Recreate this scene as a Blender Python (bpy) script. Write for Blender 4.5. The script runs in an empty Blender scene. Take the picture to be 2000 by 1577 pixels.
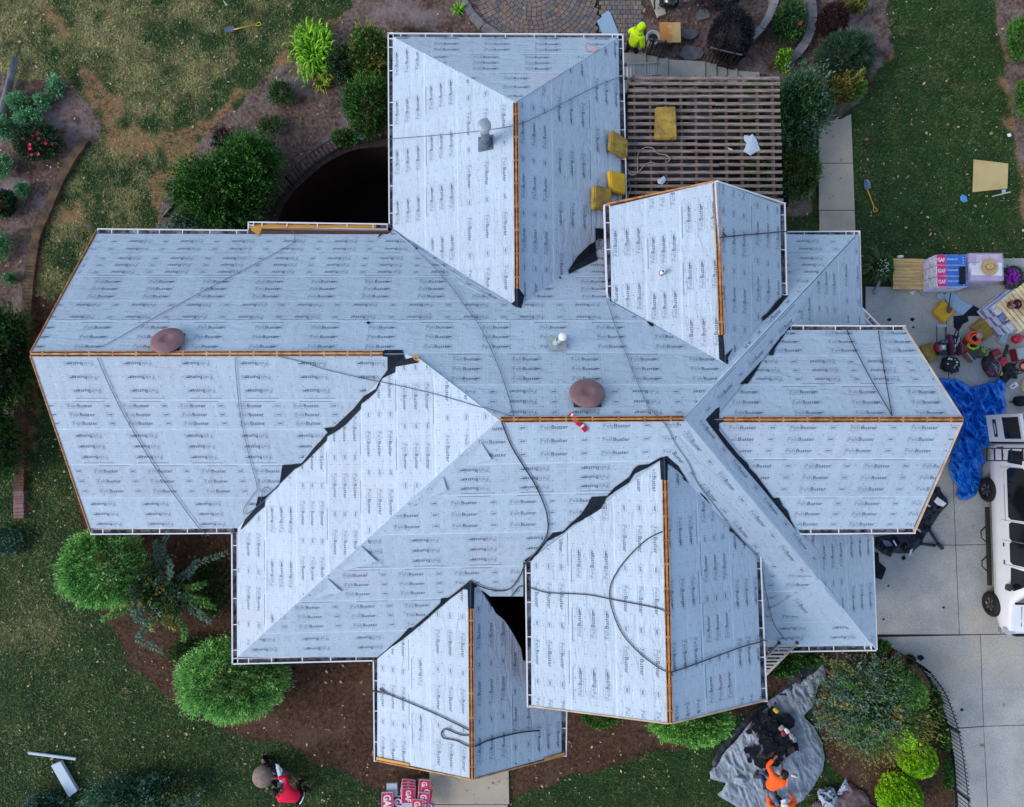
import bpy, bmesh, math, random
import numpy as np
from mathutils import Vector, Matrix, noise, geometry
R = math.radians
rnd = random.Random(7)
rng = np.random.default_rng(11)
sc = bpy.context.scene
COL = sc.collection
# ------------------------------------------------------------------ camera, sky, sun, exposure
F = 1381.0; CAMH = 23.0; TILT = R(2.75)
cam = bpy.data.objects.new('camera', bpy.data.cameras.new('camera')); COL.objects.link(cam)
cam.location = (0, 0, CAMH); cam.rotation_euler = (TILT, 0, 0)
cam.data.sensor_width = 36; cam.data.lens = F/2000*36; cam.data.clip_end = 900
sc.camera = cam
w = bpy.data.worlds.new('World'); sc.world = w; w.use_nodes = True
nt = w.node_tree; sky = nt.nodes.new('ShaderNodeTexSky'); sky.sky_type = 'NISHITA'; sky.sun_disc = False
SUN_EL, SUN_AZ = 33, 254           # azimuth clockwise from +Y (north): light from the west-south-west
sky.sun_elevation = R(SUN_EL); sky.sun_rotation = R(SUN_AZ); sky.air_density = 1.0; sky.dust_density = 0.6; sky.ozone_density = 1.6
bg = nt.nodes['Background']; bg.inputs[1].default_value = 0.15
hs_ = nt.nodes.new('ShaderNodeHueSaturation'); hs_.inputs['Saturation'].default_value = .74   # thin overcast: paler than a clear sky
nt.links.new(sky.outputs[0], hs_.inputs['Color']); nt.links.new(hs_.outputs[0], bg.inputs[0])
sl = bpy.data.lights.new('sun', 'SUN'); sl.energy = 1.45; sl.angle = R(30); sl.color = (1.0, 0.86, 0.77)
so = bpy.data.objects.new('sun', sl); COL.objects.link(so); so.location = (-30, -10, 30)
sd = Vector((math.sin(R(SUN_AZ))*math.cos(R(SUN_EL)), math.cos(R(SUN_AZ))*math.cos(R(SUN_EL)), math.sin(R(SUN_EL))))
so.rotation_euler = sd.to_track_quat('Z', 'Y').to_euler()
sc.view_settings.view_transform = 'Standard'; sc.view_settings.look = 'None'
sc.view_settings.exposure = 0.76; sc.view_settings.gamma = 1; sc.view_settings.use_curve_mapping = False
# ------------------------------------------------------------------ photograph point + height -> place
CT, ST = math.cos(TILT), math.sin(TILT)
def ray(x, y):
    a, b = (x-1000)/F, -(y-788.5)/F
    return Vector((a, CT*b+ST, ST*b-CT))
EYE = Vector((0, 0, CAMH))
def G(x, y, z=0.0):
    d = ray(x, y); return EYE + d*((z-CAMH)/d.z)
def Gn(x, y, z=0.0):
    a, b = (x-1000)/F, -(y-788.5)/F
    dx, dy, dz = a, CT*b+ST, ST*b-CT
    t = (z-CAMH)/dz
    return np.stack([dx*t, dy*t, np.zeros_like(t)+z], -1)
# ------------------------------------------------------------------ object helpers
def setp(o, label=None, cat=None, group=None, kind=None):
    if label: o['label'] = label
    if cat: o['category'] = cat
    if group: o['group'] = group
    if kind: o['kind'] = kind
    return o
def thing(name, label, cat, loc=(0, 0, 0), group=None, kind=None):
    o = bpy.data.objects.new(name, None); COL.objects.link(o); o.location = loc; o.empty_display_size = .2
    return setp(o, label, cat, group, kind)
def link(name, me, parent=None, mats=None):
    o = bpy.data.objects.new(name, me); COL.objects.link(o)
    if parent is not None:
        o.parent = parent; o.matrix_parent_inverse = wm(parent).inverted()
    return o
def wm(o):
    m = Matrix.LocRotScale(o.location, o.rotation_euler, o.scale)
    if o.parent: m = wm(o.parent) @ o.matrix_parent_inverse @ m
    return m
def mesh(name, V, Fc, mat, parent=None, smooth=False, fm=None):
    me = bpy.data.meshes.new(name); me.from_pydata([tuple(v) for v in V], [], Fc)
    for m in (mat if isinstance(mat, (list, tuple)) else [mat]): me.materials.append(m)
    if fm: me.polygons.foreach_set('material_index', fm)
    if smooth: me.polygons.foreach_set('use_smooth', [True]*len(me.polygons))
    me.update()
    return link(name, me, parent)
class B:
    """collects shapes for one mesh"""
    def __init__(s): s.V = []; s.F = []; s.M = []
    def add(s, V, Fc, mi=0):
        n = len(s.V); s.V += [tuple(v) for v in V]; s.F += [tuple(i+n for i in f) for f in Fc]; s.M += [mi]*len(Fc); return s
    def box(s, c, size, rz=0, mi=0, rot=None, taper=1.0):
        x, y, z = size[0]/2, size[1]/2, size[2]/2
        P = [Vector((sx*x*(taper if sz > 0 else 1), sy*y*(taper if sz > 0 else 1), sz*z)) for sz in (-1, 1) for sx, sy in ((-1, -1), (1, -1), (1, 1), (-1, 1))]
        m = rot if rot is not None else Matrix.Rotation(rz, 3, 'Z')
        return s.add([m @ p + Vector(c) for p in P], [(3, 2, 1, 0), (4, 5, 6, 7), (0, 1, 5, 4), (1, 2, 6, 5), (2, 3, 7, 6), (3, 0, 4, 7)], mi)
    def bar(s, a, b, wd, ht, mi=0, up=(0, 0, 1)):
        a, b = Vector(a), Vector(b); d = (b-a); L = d.length
        if L < 1e-6: return s
        d /= L; u = Vector(up)
        if abs(d.dot(u)) > .98: u = Vector((1, 0, 0))
        sx = d.cross(u).normalized(); uz = sx.cross(d)
        return s.box((a+b)/2, (wd, L, ht), rot=Matrix((sx, d, uz)).transposed(), mi=mi)
    def prism(s, top, dz=None, bottom=None, mi=0):
        """top: list of points; bottom given or top lowered by dz"""
        top = [Vector(p) for p in top]; n = len(top)
        bot = [Vector(p) for p in bottom] if bottom else [p-Vector((0, 0, dz)) for p in top]
        tri = geometry.tessellate_polygon([[(p.x, p.y, 0) for p in top]])
        Fc = []
        for t in tri:
            a, b, c = (top[i] for i in t)
            if ((b.x-a.x)*(c.y-a.y)-(b.y-a.y)*(c.x-a.x)) < 0: t = t[::-1]
            Fc.append(tuple(t)); Fc.append(tuple(i+n for i in t[::-1]))
        area = sum(top[i].x*top[(i+1) % n].y-top[(i+1) % n].x*top[i].y for i in range(n))
        for i in range(n):
            j = (i+1) % n
            Fc.append((i, i+n, j+n, j) if area > 0 else (j, j+n, i+n, i))
        return s.add(top+bot, Fc, mi)
    def tube(s, pts, r, n=8, mi=0, cap=True):
        pts = [Vector(p) for p in pts]; V = []; Fc = []; N = len(pts)
        rr = r if isinstance(r, (list, tuple)) else [r]*N
        for i, p in enumerate(pts):
            d = (pts[min(i+1, N-1)]-pts[max(i-1, 0)])
            d = d.normalized() if d.length > 1e-9 else Vector((0, 0, 1))
            u = Vector((0, 0, 1)) if abs(d.z) < .9 else Vector((1, 0, 0))
            x = d.cross(u).normalized(); y = x.cross(d)
            for k in range(n):
                a = 2*math.pi*k/n; V.append(p+(x*math.cos(a)+y*math.sin(a))*rr[i])
        for i in range(N-1):
            for k in range(n):
                k2 = (k+1) % n; Fc.append((i*n+k, i*n+k2, (i+1)*n+k2, (i+1)*n+k))
        if cap: Fc += [tuple(range(n))[::-1], tuple((N-1)*n+k for k in range(n))]
        return s.add(V, Fc, mi)
    def lathe(s, c, prof, n=24, mi=0, ax=None, sx=1, sy=1, cap=False):
        """prof list of (r,z) ; ax = 3x3 frame"""
        m = ax or Matrix.Identity(3); c = Vector(c); V = []; Fc = []
        for r, z in prof:
            for k in range(n):
                a = 2*math.pi*k/n; V.append(c + m @ Vector((r*math.cos(a)*sx, r*math.sin(a)*sy, z)))
        for i in range(len(prof)-1):
            for k in range(n):
                k2 = (k+1) % n; Fc.append((i*n+k, i*n+k2, (i+1)*n+k2, (i+1)*n+k))
        if cap and prof[0][0] > 1e-4: Fc.append(tuple(range(n))[::-1])
        if cap and prof[-1][0] > 1e-4: Fc.append(tuple((len(prof)-1)*n+k for k in range(n)))
        return s.add(V, Fc, mi)
    def out(s, name, mat, parent=None, smooth=False, bevel=0):
        o = mesh(name, s.V, s.F, mat, parent, smooth, s.M)
        if bevel:
            bm = bmesh.new(); bm.from_mesh(o.data)
            bmesh.ops.bevel(bm, geom=[e for e in bm.edges if e.calc_face_angle(0) > .6], offset=bevel, segments=2, affect='EDGES', clamp_overlap=True)
            bm.to_mesh(o.data); bm.free()
        return o
def smoothpath(P, n=8):
    P = [Vector(p) for p in P]; out = []
    for i in range(len(P)-1):
        a, b, c, d = P[max(i-1, 0)], P[i], P[i+1], P[min(i+2, len(P)-1)]
        for k in range(n):
            t = k/n
            out.append(.5*((2*b)+(c-a)*t+(2*a-5*b+4*c-d)*t*t+(3*b-a-3*c+d)*t**3))
    return out+[P[-1]]
def frame(n, hint=(0, 1, 0)):
    n = Vector(n).normalized(); y = Vector(hint); y = (y-n*y.dot(n)).normalized(); x = y.cross(n)
    return Matrix((x, y, n)).transposed()
def inpoly(P, x, y):
    c = False; j = len(P)-1
    for i in range(len(P)):
        xi, yi = P[i][0], P[i][1]; xj, yj = P[j][0], P[j][1]
        if (yi > y) != (yj > y) and x < (xj-xi)*(y-yi)/(yj-yi)+xi: c = not c
        j = i
    return c
def inpoly_n(P, X, Y):
    c = np.zeros(X.shape, bool); j = len(P)-1
    for i in range(len(P)):
        xi, yi = P[i][0], P[i][1]; xj, yj = P[j][0], P[j][1]
        if yi != yj:
            c ^= ((yi > Y) != (yj > Y)) & (X < (xj-xi)*(Y-yi)/(yj-yi)+xi)
        j = i
    return c
# ------------------------------------------------------------------ materials
MATS = {}
def nodes(name):
    m = bpy.data.materials.new(name); m.use_nodes = True; t = m.node_tree
    return m, t, t.nodes['Principled BSDF'], t.nodes.new, t.links.new
def M(name, c, c2=None, rough=.8, scale=4.0, bump=0.0, bscale=60.0, spec=.3, metal=0.0, detail=5, attr=None, c3=None, s3=1.0, fine=0.0, stretch=None, lo=.35, hi=.65):
    if name in MATS: return MATS[name]
    m, t, b, new, lk = nodes(name); MATS[name] = m
    b.inputs['Roughness'].default_value = rough; b.inputs['Specular IOR Level'].default_value = spec; b.inputs['Metallic'].default_value = metal
    geo = new('ShaderNodeNewGeometry'); pos = geo.outputs['Position']
    if stretch:
        mp = new('ShaderNodeMapping'); mp.inputs['Scale'].default_value = stretch; lk(pos, mp.inputs[0]); pos = mp.outputs[0]
    def nz(sc_, d=detail):
        n = new('ShaderNodeTexNoise'); n.inputs['Scale'].default_value = sc_; n.inputs['Detail'].default_value = d; lk(pos, n.inputs['Vector']); return n.outputs['Fac']
    def rmp(src, a, bb):
        r = new('ShaderNodeMapRange'); r.inputs[1].default_value = a; r.inputs[2].default_value = bb; lk(src, r.inputs[0]); return r.outputs[0]
    def mix(f, a, bb):
        x = new('ShaderNodeMix'); x.data_type = 'RGBA'
        lk(f, x.inputs['Factor'])
        for i, v in ((6, a), (7, bb)):
            if isinstance(v, tuple): x.inputs[i].default_value = (*v, 1)
            else: lk(v, x.inputs[i])
        return x.outputs[2]
    c2 = c2 or tuple(v*.75 for v in c)
    if attr:
        at = new('ShaderNodeAttribute'); at.attribute_name = attr; fac = at.outputs['Fac']
        col = mix(fac, c2, c)
    else: col = mix(rmp(nz(scale), lo, hi), c2, c)
    if c3: col = mix(rmp(nz(s3), .5, .68), col, c3)
    if fine:
        f = rmp(nz(bscale, 2), .3, .7)
        mm = new('ShaderNodeMath'); mm.operation = 'MULTIPLY_ADD'; lk(f, mm.inputs[0]); mm.inputs[1].default_value = 2*fine; mm.inputs[2].default_value = 1-fine
        vm = new('ShaderNodeVectorMath'); vm.operation = 'SCALE'; lk(col, vm.inputs[0]); lk(mm.outputs[0], vm.inputs['Scale']); col = vm.outputs[0]
    lk(col, b.inputs['Base Color'])
    if bump:
        bp = new('ShaderNodeBump'); bp.inputs['Strength'].default_value = 1; bp.inputs['Distance'].default_value = bump
        lk(nz(bscale, 4), bp.inputs['Height']); lk(bp.outputs[0], b.inputs['Normal'])
    return m
def felt_mat():
    m, t, b, new, lk = nodes('grey_underlayment'); MATS['felt'] = m
    b.inputs['Roughness'].default_value = .55; b.inputs['Specular IOR Level'].default_value = .35
    uv = new('ShaderNodeUVMap'); uv.uv_map = 'UVMap'; sx = new('ShaderNodeSeparateXYZ'); lk(uv.outputs[0], sx.inputs[0])
    geo = new('ShaderNodeNewGeometry')
    def ma(op, a, bb=0.0, c=0.0):
        n = new('ShaderNodeMath'); n.operation = op
        for i, v in enumerate((a, bb, c)):
            if isinstance(v, (int, float)): n.inputs[i].default_value = v
            else: lk(v, n.inputs[i])
        return n.outputs[0]
    def nz(src, s_, d, rough=.5, mp=None):
        n = new('ShaderNodeTexNoise'); n.inputs['Scale'].default_value = s_; n.inputs['Detail'].default_value = d; n.inputs['Roughness'].default_value = rough
        if mp:
            q = new('ShaderNodeMapping'); q.inputs['Scale'].default_value = mp; lk(src, q.inputs[0]); src = q.outputs[0]
        lk(src, n.inputs['Vector']); return n.outputs['Fac']
    U, V = sx.outputs[0], sx.outputs[1]
    def line(src, per, wd):
        f = ma('FRACT', ma('DIVIDE', src, per)); return ma('LESS_THAN', f, wd)
    grid = ma('MAXIMUM', line(U, .0762, .16), line(V, .0762, .16))
    dots = ma('LESS_THAN', ma('ADD', ma('POWER', ma('MULTIPLY', ma('SUBTRACT', ma('FRACT', ma('DIVIDE', U, .30)), .5), .30), 2.0),
              ma('POWER', ma('MULTIPLY', ma('SUBTRACT', ma('FRACT', ma('DIVIDE', V, .27)), .5), .27), 2.0)), .0003)
    edge = ma('LESS_THAN', V, .035)
    big = nz(geo.outputs['Position'], .7, 4); mid = nz(geo.outputs['Position'], 5, 6, .6); fine = nz(geo.outputs['Position'], 60, 3)
    k = ma('ADD', ma('MULTIPLY', ma('SUBTRACT', big, .5), .22), ma('MULTIPLY', ma('SUBTRACT', mid, .5), .26))
    k = ma('ADD', k, ma('MULTIPLY', ma('SUBTRACT', fine, .5), .10))
    k = ma('ADD', k, ma('MULTIPLY', grid, -.085)); k = ma('ADD', k, ma('MULTIPLY', dots, -.38)); k = ma('ADD', k, ma('MULTIPLY', edge, .20))
    oi = new('ShaderNodeObjectInfo'); k = ma('ADD', k, ma('MULTIPLY', ma('SUBTRACT', oi.outputs['Random'], .5), .10))
    k = ma('ADD', k, 1.0)
    pink = new('ShaderNodeMix'); pink.data_type = 'RGBA'
    pr = new('ShaderNodeMapRange'); pr.inputs[1].default_value = .6; pr.inputs[2].default_value = .85; lk(nz(geo.outputs['Position'], .45, 2), pr.inputs[0]); lk(pr.outputs[0], pink.inputs['Factor'])
    pink.inputs[6].default_value = (.385, .49, .595, 1); pink.inputs[7].default_value = (.47, .48, .575, 1)
    vm = new('ShaderNodeVectorMath'); vm.operation = 'SCALE'; lk(pink.outputs[2], vm.inputs[0]); lk(k, vm.inputs['Scale']); lk(vm.outputs[0], b.inputs['Base Color'])
    cre = nz(uv.outputs[0], 1.0, 3, .5, (1.3, 4.5, 1)); cr2 = nz(uv.outputs[0], 1.0, 2, .5, (5, 1.4, 1))
    # sharp creases: ridges of the noise
    r1 = ma('SUBTRACT', 1.0, ma('MULTIPLY', ma('ABSOLUTE', ma('SUBTRACT', cre, .5)), 9.0)); r1 = ma('MAXIMUM', r1, 0.0)
    h = ma('ADD', ma('MULTIPLY', cre, .5), ma('ADD', ma('MULTIPLY', r1, .12), ma('MULTIPLY', cr2, .3)))
    h = ma('ADD', h, ma('MULTIPLY', fine, .05))
    bp = new('ShaderNodeBump'); bp.inputs['Distance'].default_value = .06; bp.inputs['Strength'].default_value = .9; lk(h, bp.inputs['Height']); lk(bp.outputs[0], b.inputs['Normal'])
    return m
FELT = felt_mat()
INK = M('dark_print', (.045, .09, .16), rough=.6); INKL = M('pale_print', (.18, .255, .36), rough=.6); INKB = M('bar_print', (.17, .24, .33), rough=.6)
BLACK = M('black_underlay', (.008, .013, .022), (.016, .024, .036), spec=.12, rough=.8, scale=9, bump=.01, bscale=25)
PLY = M('plywood_edge', (.42, .20, .055), (.30, .13, .04), scale=8, rough=.8, fine=.15)
RAW = M('sawn_ridge_wood', (.52, .25, .09), (.28, .11, .04), scale=7, rough=.8, fine=.2)
RAWL = M('pale_ridge_wood', (.55, .36, .20), (.36, .17, .08), scale=5, rough=.8, fine=.2)
WHITE = M('white_aluminium', (.76, .78, .80), (.66, .69, .73), rough=.35, scale=3, spec=.5)
DEBRIS = M('gutter_grit', (.18, .17, .19), (.012, .014, .018), scale=7, rough=.9, c3=(.34, .38, .43), s3=3.1, fine=.4, bscale=40, stretch=(1, 1, .1))
SIDING = M('brick_wall', (.25, .12, .09), (.18, .085, .07), scale=10, rough=.9)
CONC = M('driveway_concrete', (.385, .405, .395), (.30, .32, .32), scale=1.1, rough=.9, bump=.004, bscale=45, fine=.26, c3=(.46, .42, .34), s3=.25)
CONC2 = M('step_concrete', (.40, .40, .35), (.30, .31, .27), scale=1.5, rough=.9, fine=.15, bump=.004, bscale=60)
STONE = M('cap_stone', (.20, .20, .21), (.12, .12, .135), scale=4, rough=.9, fine=.25, bscale=40, bump=.006)
PAVE = [M('paver_%s' % n, c, tuple(v*.7 for v in c), scale=6, rough=.9, fine=.2, bscale=40, bump=.004) for n, c in (('rose', (.22, .165, .15)), ('grey', (.175, .17, .17)), ('tan', (.24, .195, .155)), ('slate', (.13, .135, .15)))]
JOINT = M('dark_joint', (.03, .028, .03), (.02, .025, .015), rough=1, fine=.3)
PERG = M('weathered_cedar', (.30, .245, .215), (.13, .10, .088), scale=3, rough=.9, stretch=(1.0, 9, 9), fine=.2, bscale=20)
TIMB = M('retaining_timber', (.15, .098, .052), (.055, .04, .032), scale=3, rough=.95, fine=.3, bscale=30)
BLKM = M('black_iron', (.012, .013, .016), rough=.4, spec=.5)
METG = M('galvanised_metal', (.30, .34, .38), (.22, .25, .29), rough=.4, metal=.6, scale=6)
PINKV = M('dusty_pink_vent', (.235, .135, .145), (.17, .10, .105), scale=3, rough=.6, fine=.1)
ROPEM = M('grey_rope', (.12, .17, .23), (.08, .115, .16), rough=.8); ROPEB = M('black_hose', (.012, .018, .03), rough=.35, spec=.5)
# ------------------------------------------------------------------ GROUND
ZON = {}
mulch_polys = [
 [(730, -250), (690, 10), (610, 90), (520, 155), (450, 215), (390, 280), (345, 340), (315, 400), (290, 470), (790, 470), (790, 60), (1230, 60), (1230, -250)],
 [(-260, 120), (40, 150), (120, 160), (165, 195), (202, 240), (190, 270), (155, 300), (115, 380), (70, 480), (50, 620), (40, 820), (-260, 820)],
 [(1225, -250), (1715, -250), (1735, 60), (1738, 110), (1700, 180), (1640, 230), (1590, 250), (1590, 420), (1530, 420), (1525, 150), (1480, 150), (1225, 130)],
 [(1930, -250), (1950, 0), (1968, 150), (1988, 280), (2010, 430), (2400, 460), (2400, -250)]]
straw_polys = [
 [(60, 560), (120, 860), (165, 1020), (190, 1120), (205, 1220), (270, 1310), (350, 1390), (440, 1430), (560, 1458), (650, 1498), (740, 1545), (840, 1555), (840, 1480), (1000, 1480), (1000, 1560), (1080, 1535), (1200, 1490), (1330, 1465), (1400, 1448), (1450, 1400), (1540, 1340), (1540, 1200), (700, 1000)],
 [(1490, 1270), (1740, 1262), (1800, 1330), (1845, 1420), (1862, 1577), (1875, 1800), (1700, 1800), (1640, 1530), (1600, 1450), (1560, 1300)]]
bare_polys = [
 [(170, 130), (200, 150), (235, 195), (235, 260), (330, 255), (380, 250), (430, 215), (470, 180), (540, 130), (600, 85), (700, 10), (690, 25), (600, 105), (520, 165), (450, 225), (390, 290), (340, 350), (320, 390), (290, 400), (300, 350), (330, 300), (240, 300), (200, 280), (205, 240), (165, 190), (150, 160)],
 [(1716, 40), (1735, 60), (1745, 100), (1720, 125), (1705, 110), (1715, 80)],
 [(100, 0), (140, 60), (120, 80), (80, 20)], [(110, 400), (150, 390), (160, 430), (120, 440)],
 [(1935, -250), (1952, 0), (1965, 150), (1980, 280), (1998, 430), (2020, 440), (2010, 300), (1995, 150), (1980, 0), (1965, -250)],
 [(70, 470), (88, 480), (75, 640), (60, 900), (50, 1010), (40, 1010), (50, 800), (58, 600)]]
pit_poly = [(551, 398), (572, 370), (596, 347), (626, 321), (653, 305), (686, 290), (722, 284), (800, 279), (800, 485), (515, 485), (535, 430)]
conc_poly = [(1686, 556), (1742, 556), (1744, 504), (2500, 500), (2500, 1800), (1880, 1800), (1868, 1577), (1858, 1480), (1845, 1400), (1815, 1325), (1778, 1285), (1738, 1262), (1690, 1262), (1500, 1262), (1500, 560)]
patio_poly = [(905, -250), (905, 0), (925, 38), (960, 62), (1000, 80), (1262, 100), (1262, -250)]
def wob(X, Y, s, a, sd):
    # cheap smooth noise from summed sines
    r = np.random.default_rng(sd); o = np.zeros_like(X)
    for k in range(6):
        th, f, p = r.uniform(0, 6.28), s*r.uniform(.6, 2.2), r.uniform(0, 6.28)
        o += np.sin((X*math.cos(th)+Y*math.sin(th))*f+p)
    return o*a/2.4
def vn(X, Y, s, sd):
    g = np.random.default_rng(sd).random((256, 256)); x = np.asarray(X, float)/s+500; y = np.asarray(Y, float)/s+500; i = np.floor(x).astype(int); j = np.floor(y).astype(int); u = x-i; v = y-j; u = u*u*(3-2*u); v = v*v*(3-2*v); f = lambda a, b: g[a % 256, b % 256]
    return (f(i, j)*(1-u)+f(i+1, j)*u)*(1-v)+(f(i, j+1)*(1-u)+f(i+1, j+1)*u)*v-.5
st = 5
gx = np.arange(-330, 2341, st, dtype=float); gy = np.arange(-290, 1861, st, dtype=float)
GX, GY = np.meshgrid(gx, gy)
def zones(X, Y):
    x = X+wob(X, Y, .05, 5, 1)+wob(X, Y, .2, 2.5, 2); y = Y+wob(X, Y, .05, 5, 3)+wob(X, Y, .2, 2.5, 4)
    mu = np.zeros(X.shape, bool); sw = mu.copy(); ba = mu.copy()
    for p in mulch_polys: mu |= inpoly_n(p, x, y)
    for p in straw_polys: sw |= inpoly_n(p, x, y)
    xb = X+wob(X, Y, .09, 11, 5); yb = Y+wob(X, Y, .09, 11, 6)
    for p in bare_polys: ba |= inpoly_n(p, xb, yb)
    return mu, sw, ba
mu, sw, ba = zones(GX, GY)
pit = inpoly_n(pit_poly, GX, GY)
def blur(a, n):
    a = a.astype(float)
    for _ in range(n):
        a[1:-1, 1:-1] = (a[1:-1, 1:-1]*2+a[:-2, 1:-1]+a[2:, 1:-1]+a[1:-1, :-2]+a[1:-1, 2:])/6
    return a
fmu, fsw, fba = blur(mu, 1), blur(sw, 1), blur(ba, 3)
def dryness(X, Y):
    d = np.clip((900-Y)/900, 0, 1)*np.clip((900-X)/700, 0, 1)          # worn lawn at the upper left
    k_ = .22+.78*np.clip((1000-Y)/500, 0, 1)*np.clip((1100-X)/400, 0, 1); d = d*.50+.06+k_*wob(X, Y, .018, .17, 8)+k_*wob(X, Y, .06, .10, 9)+.42*np.exp(-(((X-50)/75)**2+((Y-1215)/60)**2))
    d = d-.02+k_*(.62*vn(X, Y, 62, 1)+.52*vn(X, Y, 27, 2)+.44*vn(X, Y, 12, 3))
    return np.clip(d, 0, 1)
dry = dryness(GX, GY)
def ground_material():
    m, t, b, new, lk = nodes('garden_ground'); b.inputs['Roughness'].default_value = .95; b.inputs['Specular IOR Level'].default_value = .1
    geo = new('ShaderNodeNewGeometry')
    def nz(s_, d=6, r=.6):
        n = new('ShaderNodeTexNoise'); n.inputs['Scale'].default_value = s_; n.inputs['Detail'].default_value = d; n.inputs['Roughness'].default_value = r; lk(geo.outputs['Position'], n.inputs['Vector']); return n.outputs['Fac']
    def at(n):
        a = new('ShaderNodeAttribute'); a.attribute_name = n; return a.outputs['Fac']
    def mix(f, a, bb, lo=0., hi=1.):
        r = new('ShaderNodeMapRange'); r.inputs[1].default_value = lo; r.inputs[2].default_value = hi; lk(f, r.inputs[0])
        x = new('ShaderNodeMix'); x.data_type = 'RGBA'; lk(r.outputs[0], x.inputs['Factor'])
        for i, v in ((6, a), (7, bb)):
            if isinstance(v, tuple): x.inputs[i].default_value = (*v, 1)
            else: lk(v, x.inputs[i])
        return x.outputs[2]
    def madd(a, bsrc, k):
        n = new('ShaderNodeMath'); n.operation = 'MULTIPLY_ADD'; lk(bsrc, n.inputs[0]); n.inputs[1].default_value = k; lk(a, n.inputs[2]); return n.outputs[0]
    hi_, mid, lo_ = nz(55, 3), nz(9, 5), nz(1.6, 5)
    green = mix(lo_, (.014, .036, .011), (.034, .075, .018), .35, .65)
    tan = mix(mid, (.095, .080, .040), (.24, .165, .10), .35, .65)
    lawn = mix(madd(madd(at('dry'), mid, .9), lo_, .5), green, tan, .85, 1.35)
    mulch = mix(mid, (.060, .040, .034), (.255, .19, .165), .33, .68)
    mulch = mix(hi_, mulch, (.085, .042, .028), .50, .72); mulch = mix(nz(.8, 4), mulch, (.28, .235, .245), .48, .72); mulch = mix(nz(1.3, 4), mulch, (.055, .032, .024), .52, .70)
    straw = mix(mid, (.030, .016, .011), (.135, .078, .050), .3, .7); straw = mix(nz(.7, 4), straw, (.15, .10, .075), .55, .80)
    straw = mix(lo_, straw, (.045, .028, .022), .55, .75)
    bare = mix(mid, (.30, .145, .065), (.27, .19, .11), .35, .65)
    c = mix(madd(madd(at('bare'), mid, .7), lo_, .5), lawn, bare, .72, 1.35)
    c = mix(madd(at('mulch'), mid, .35), c, mulch, .45, .9)
    c = mix(madd(at('straw'), mid, .35), c, straw, .45, .9)
    f = new('ShaderNodeMapRange'); f.inputs[1].default_value = .3; f.inputs[2].default_value = .7; f.inputs[3].default_value = .55; f.inputs[4].default_value = 1.45; lk(hi_, f.inputs[0])
    vm = new('ShaderNodeVectorMath'); vm.operation = 'SCALE'; lk(c, vm.inputs[0]); lk(f.outputs[0], vm.inputs['Scale']); lk(vm.outputs[0], b.inputs['Base Color'])
    bp = new('ShaderNodeBump'); bp.inputs['Distance'].default_value = .03; lk(hi_, bp.inputs['Height']); lk(bp.outputs[0], b.inputs['Normal'])
    return m
GROUND = ground_material()
P3 = Gn(GX, GY); P3[..., 2] = wob(GX, GY, .03, .03, 12)-.03+.02*fmu
ny, nx = GX.shape
quad_i, quad_j = np.meshgrid(np.arange(ny-1), np.arange(nx-1), indexing='ij')
cz = np.where(sw[:-1, :-1], 2, np.where(mu[:-1, :-1], 1, 0)); cz = np.where(pit[:-1, :-1] & pit[1:, 1:], 9, cz)
def attr(me, name, vals, dom='POINT'):
    a = me.attributes.new(name, 'FLOAT', dom); a.data.foreach_set('value', np.asarray(vals, dtype=np.float32).ravel())
def fastmesh(name, V, Fq, mat, parent=None, attrs=None, dom='POINT', smooth=False):
    V = np.asarray(V, dtype=np.float32).reshape(-1, 3); Fq = np.asarray(Fq, dtype=np.int32); k = Fq.shape[1]
    me = bpy.data.meshes.new(name); me.vertices.add(len(V)); me.vertices.foreach_set('co', V.ravel())
    me.loops.add(Fq.size); me.loops.foreach_set('vertex_index', Fq.ravel())
    me.polygons.add(len(Fq)); me.polygons.foreach_set('loop_start', np.arange(len(Fq), dtype=np.int32)*k)
    me.update(calc_edges=True)
    if smooth: me.polygons.foreach_set('use_smooth', np.ones(len(Fq), bool))
    me.materials.append(mat)
    for n, v in (attrs or {}).items(): attr(me, n, v, dom)
    return link(name, me, parent)
for zid, nm in ((0, 'lawn'), (1, 'mulch_bed'), (2, 'pine_straw_bed')):
    q = cz == zid; i, j = quad_i[q], quad_j[q]
    idx = np.stack([(i+1)*nx+j, (i+1)*nx+j+1, i*nx+j+1, i*nx+j], -1); used, inv = np.unique(idx, return_inverse=True)
    setp(fastmesh(nm, P3.reshape(-1, 3)[used], inv.reshape(idx.shape), GROUND, attrs={'mulch': fmu.ravel()[used], 'straw': fsw.ravel()[used], 'bare': fba.ravel()[used], 'dry': dry.ravel()[used]}, smooth=True), kind='structure')
# far ground all round, a little lower, with a hole left under the detailed part
FARG = M('far_lawn', (.035, .058, .024), (.018, .034, .016), scale=.6, rough=1, fine=.3, bscale=8)
b_ = B(); o1 = [G(-315, -275), G(2325, -275), G(2325, 1845), G(-315, 1845)]; o2 = [Vector(p) for p in ((-400, 400, 0), (400, 400, 0), (400, -400, 0), (-400, -400, 0))]
for v in o1+o2: v.z = -.07
for i in range(4): j = (i+1) % 4; b_.add([o1[i], o1[j], o2[j], o2[i]], [(0, 1, 2, 3)])
setp(b_.out('ground', FARG), kind='structure')
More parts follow.
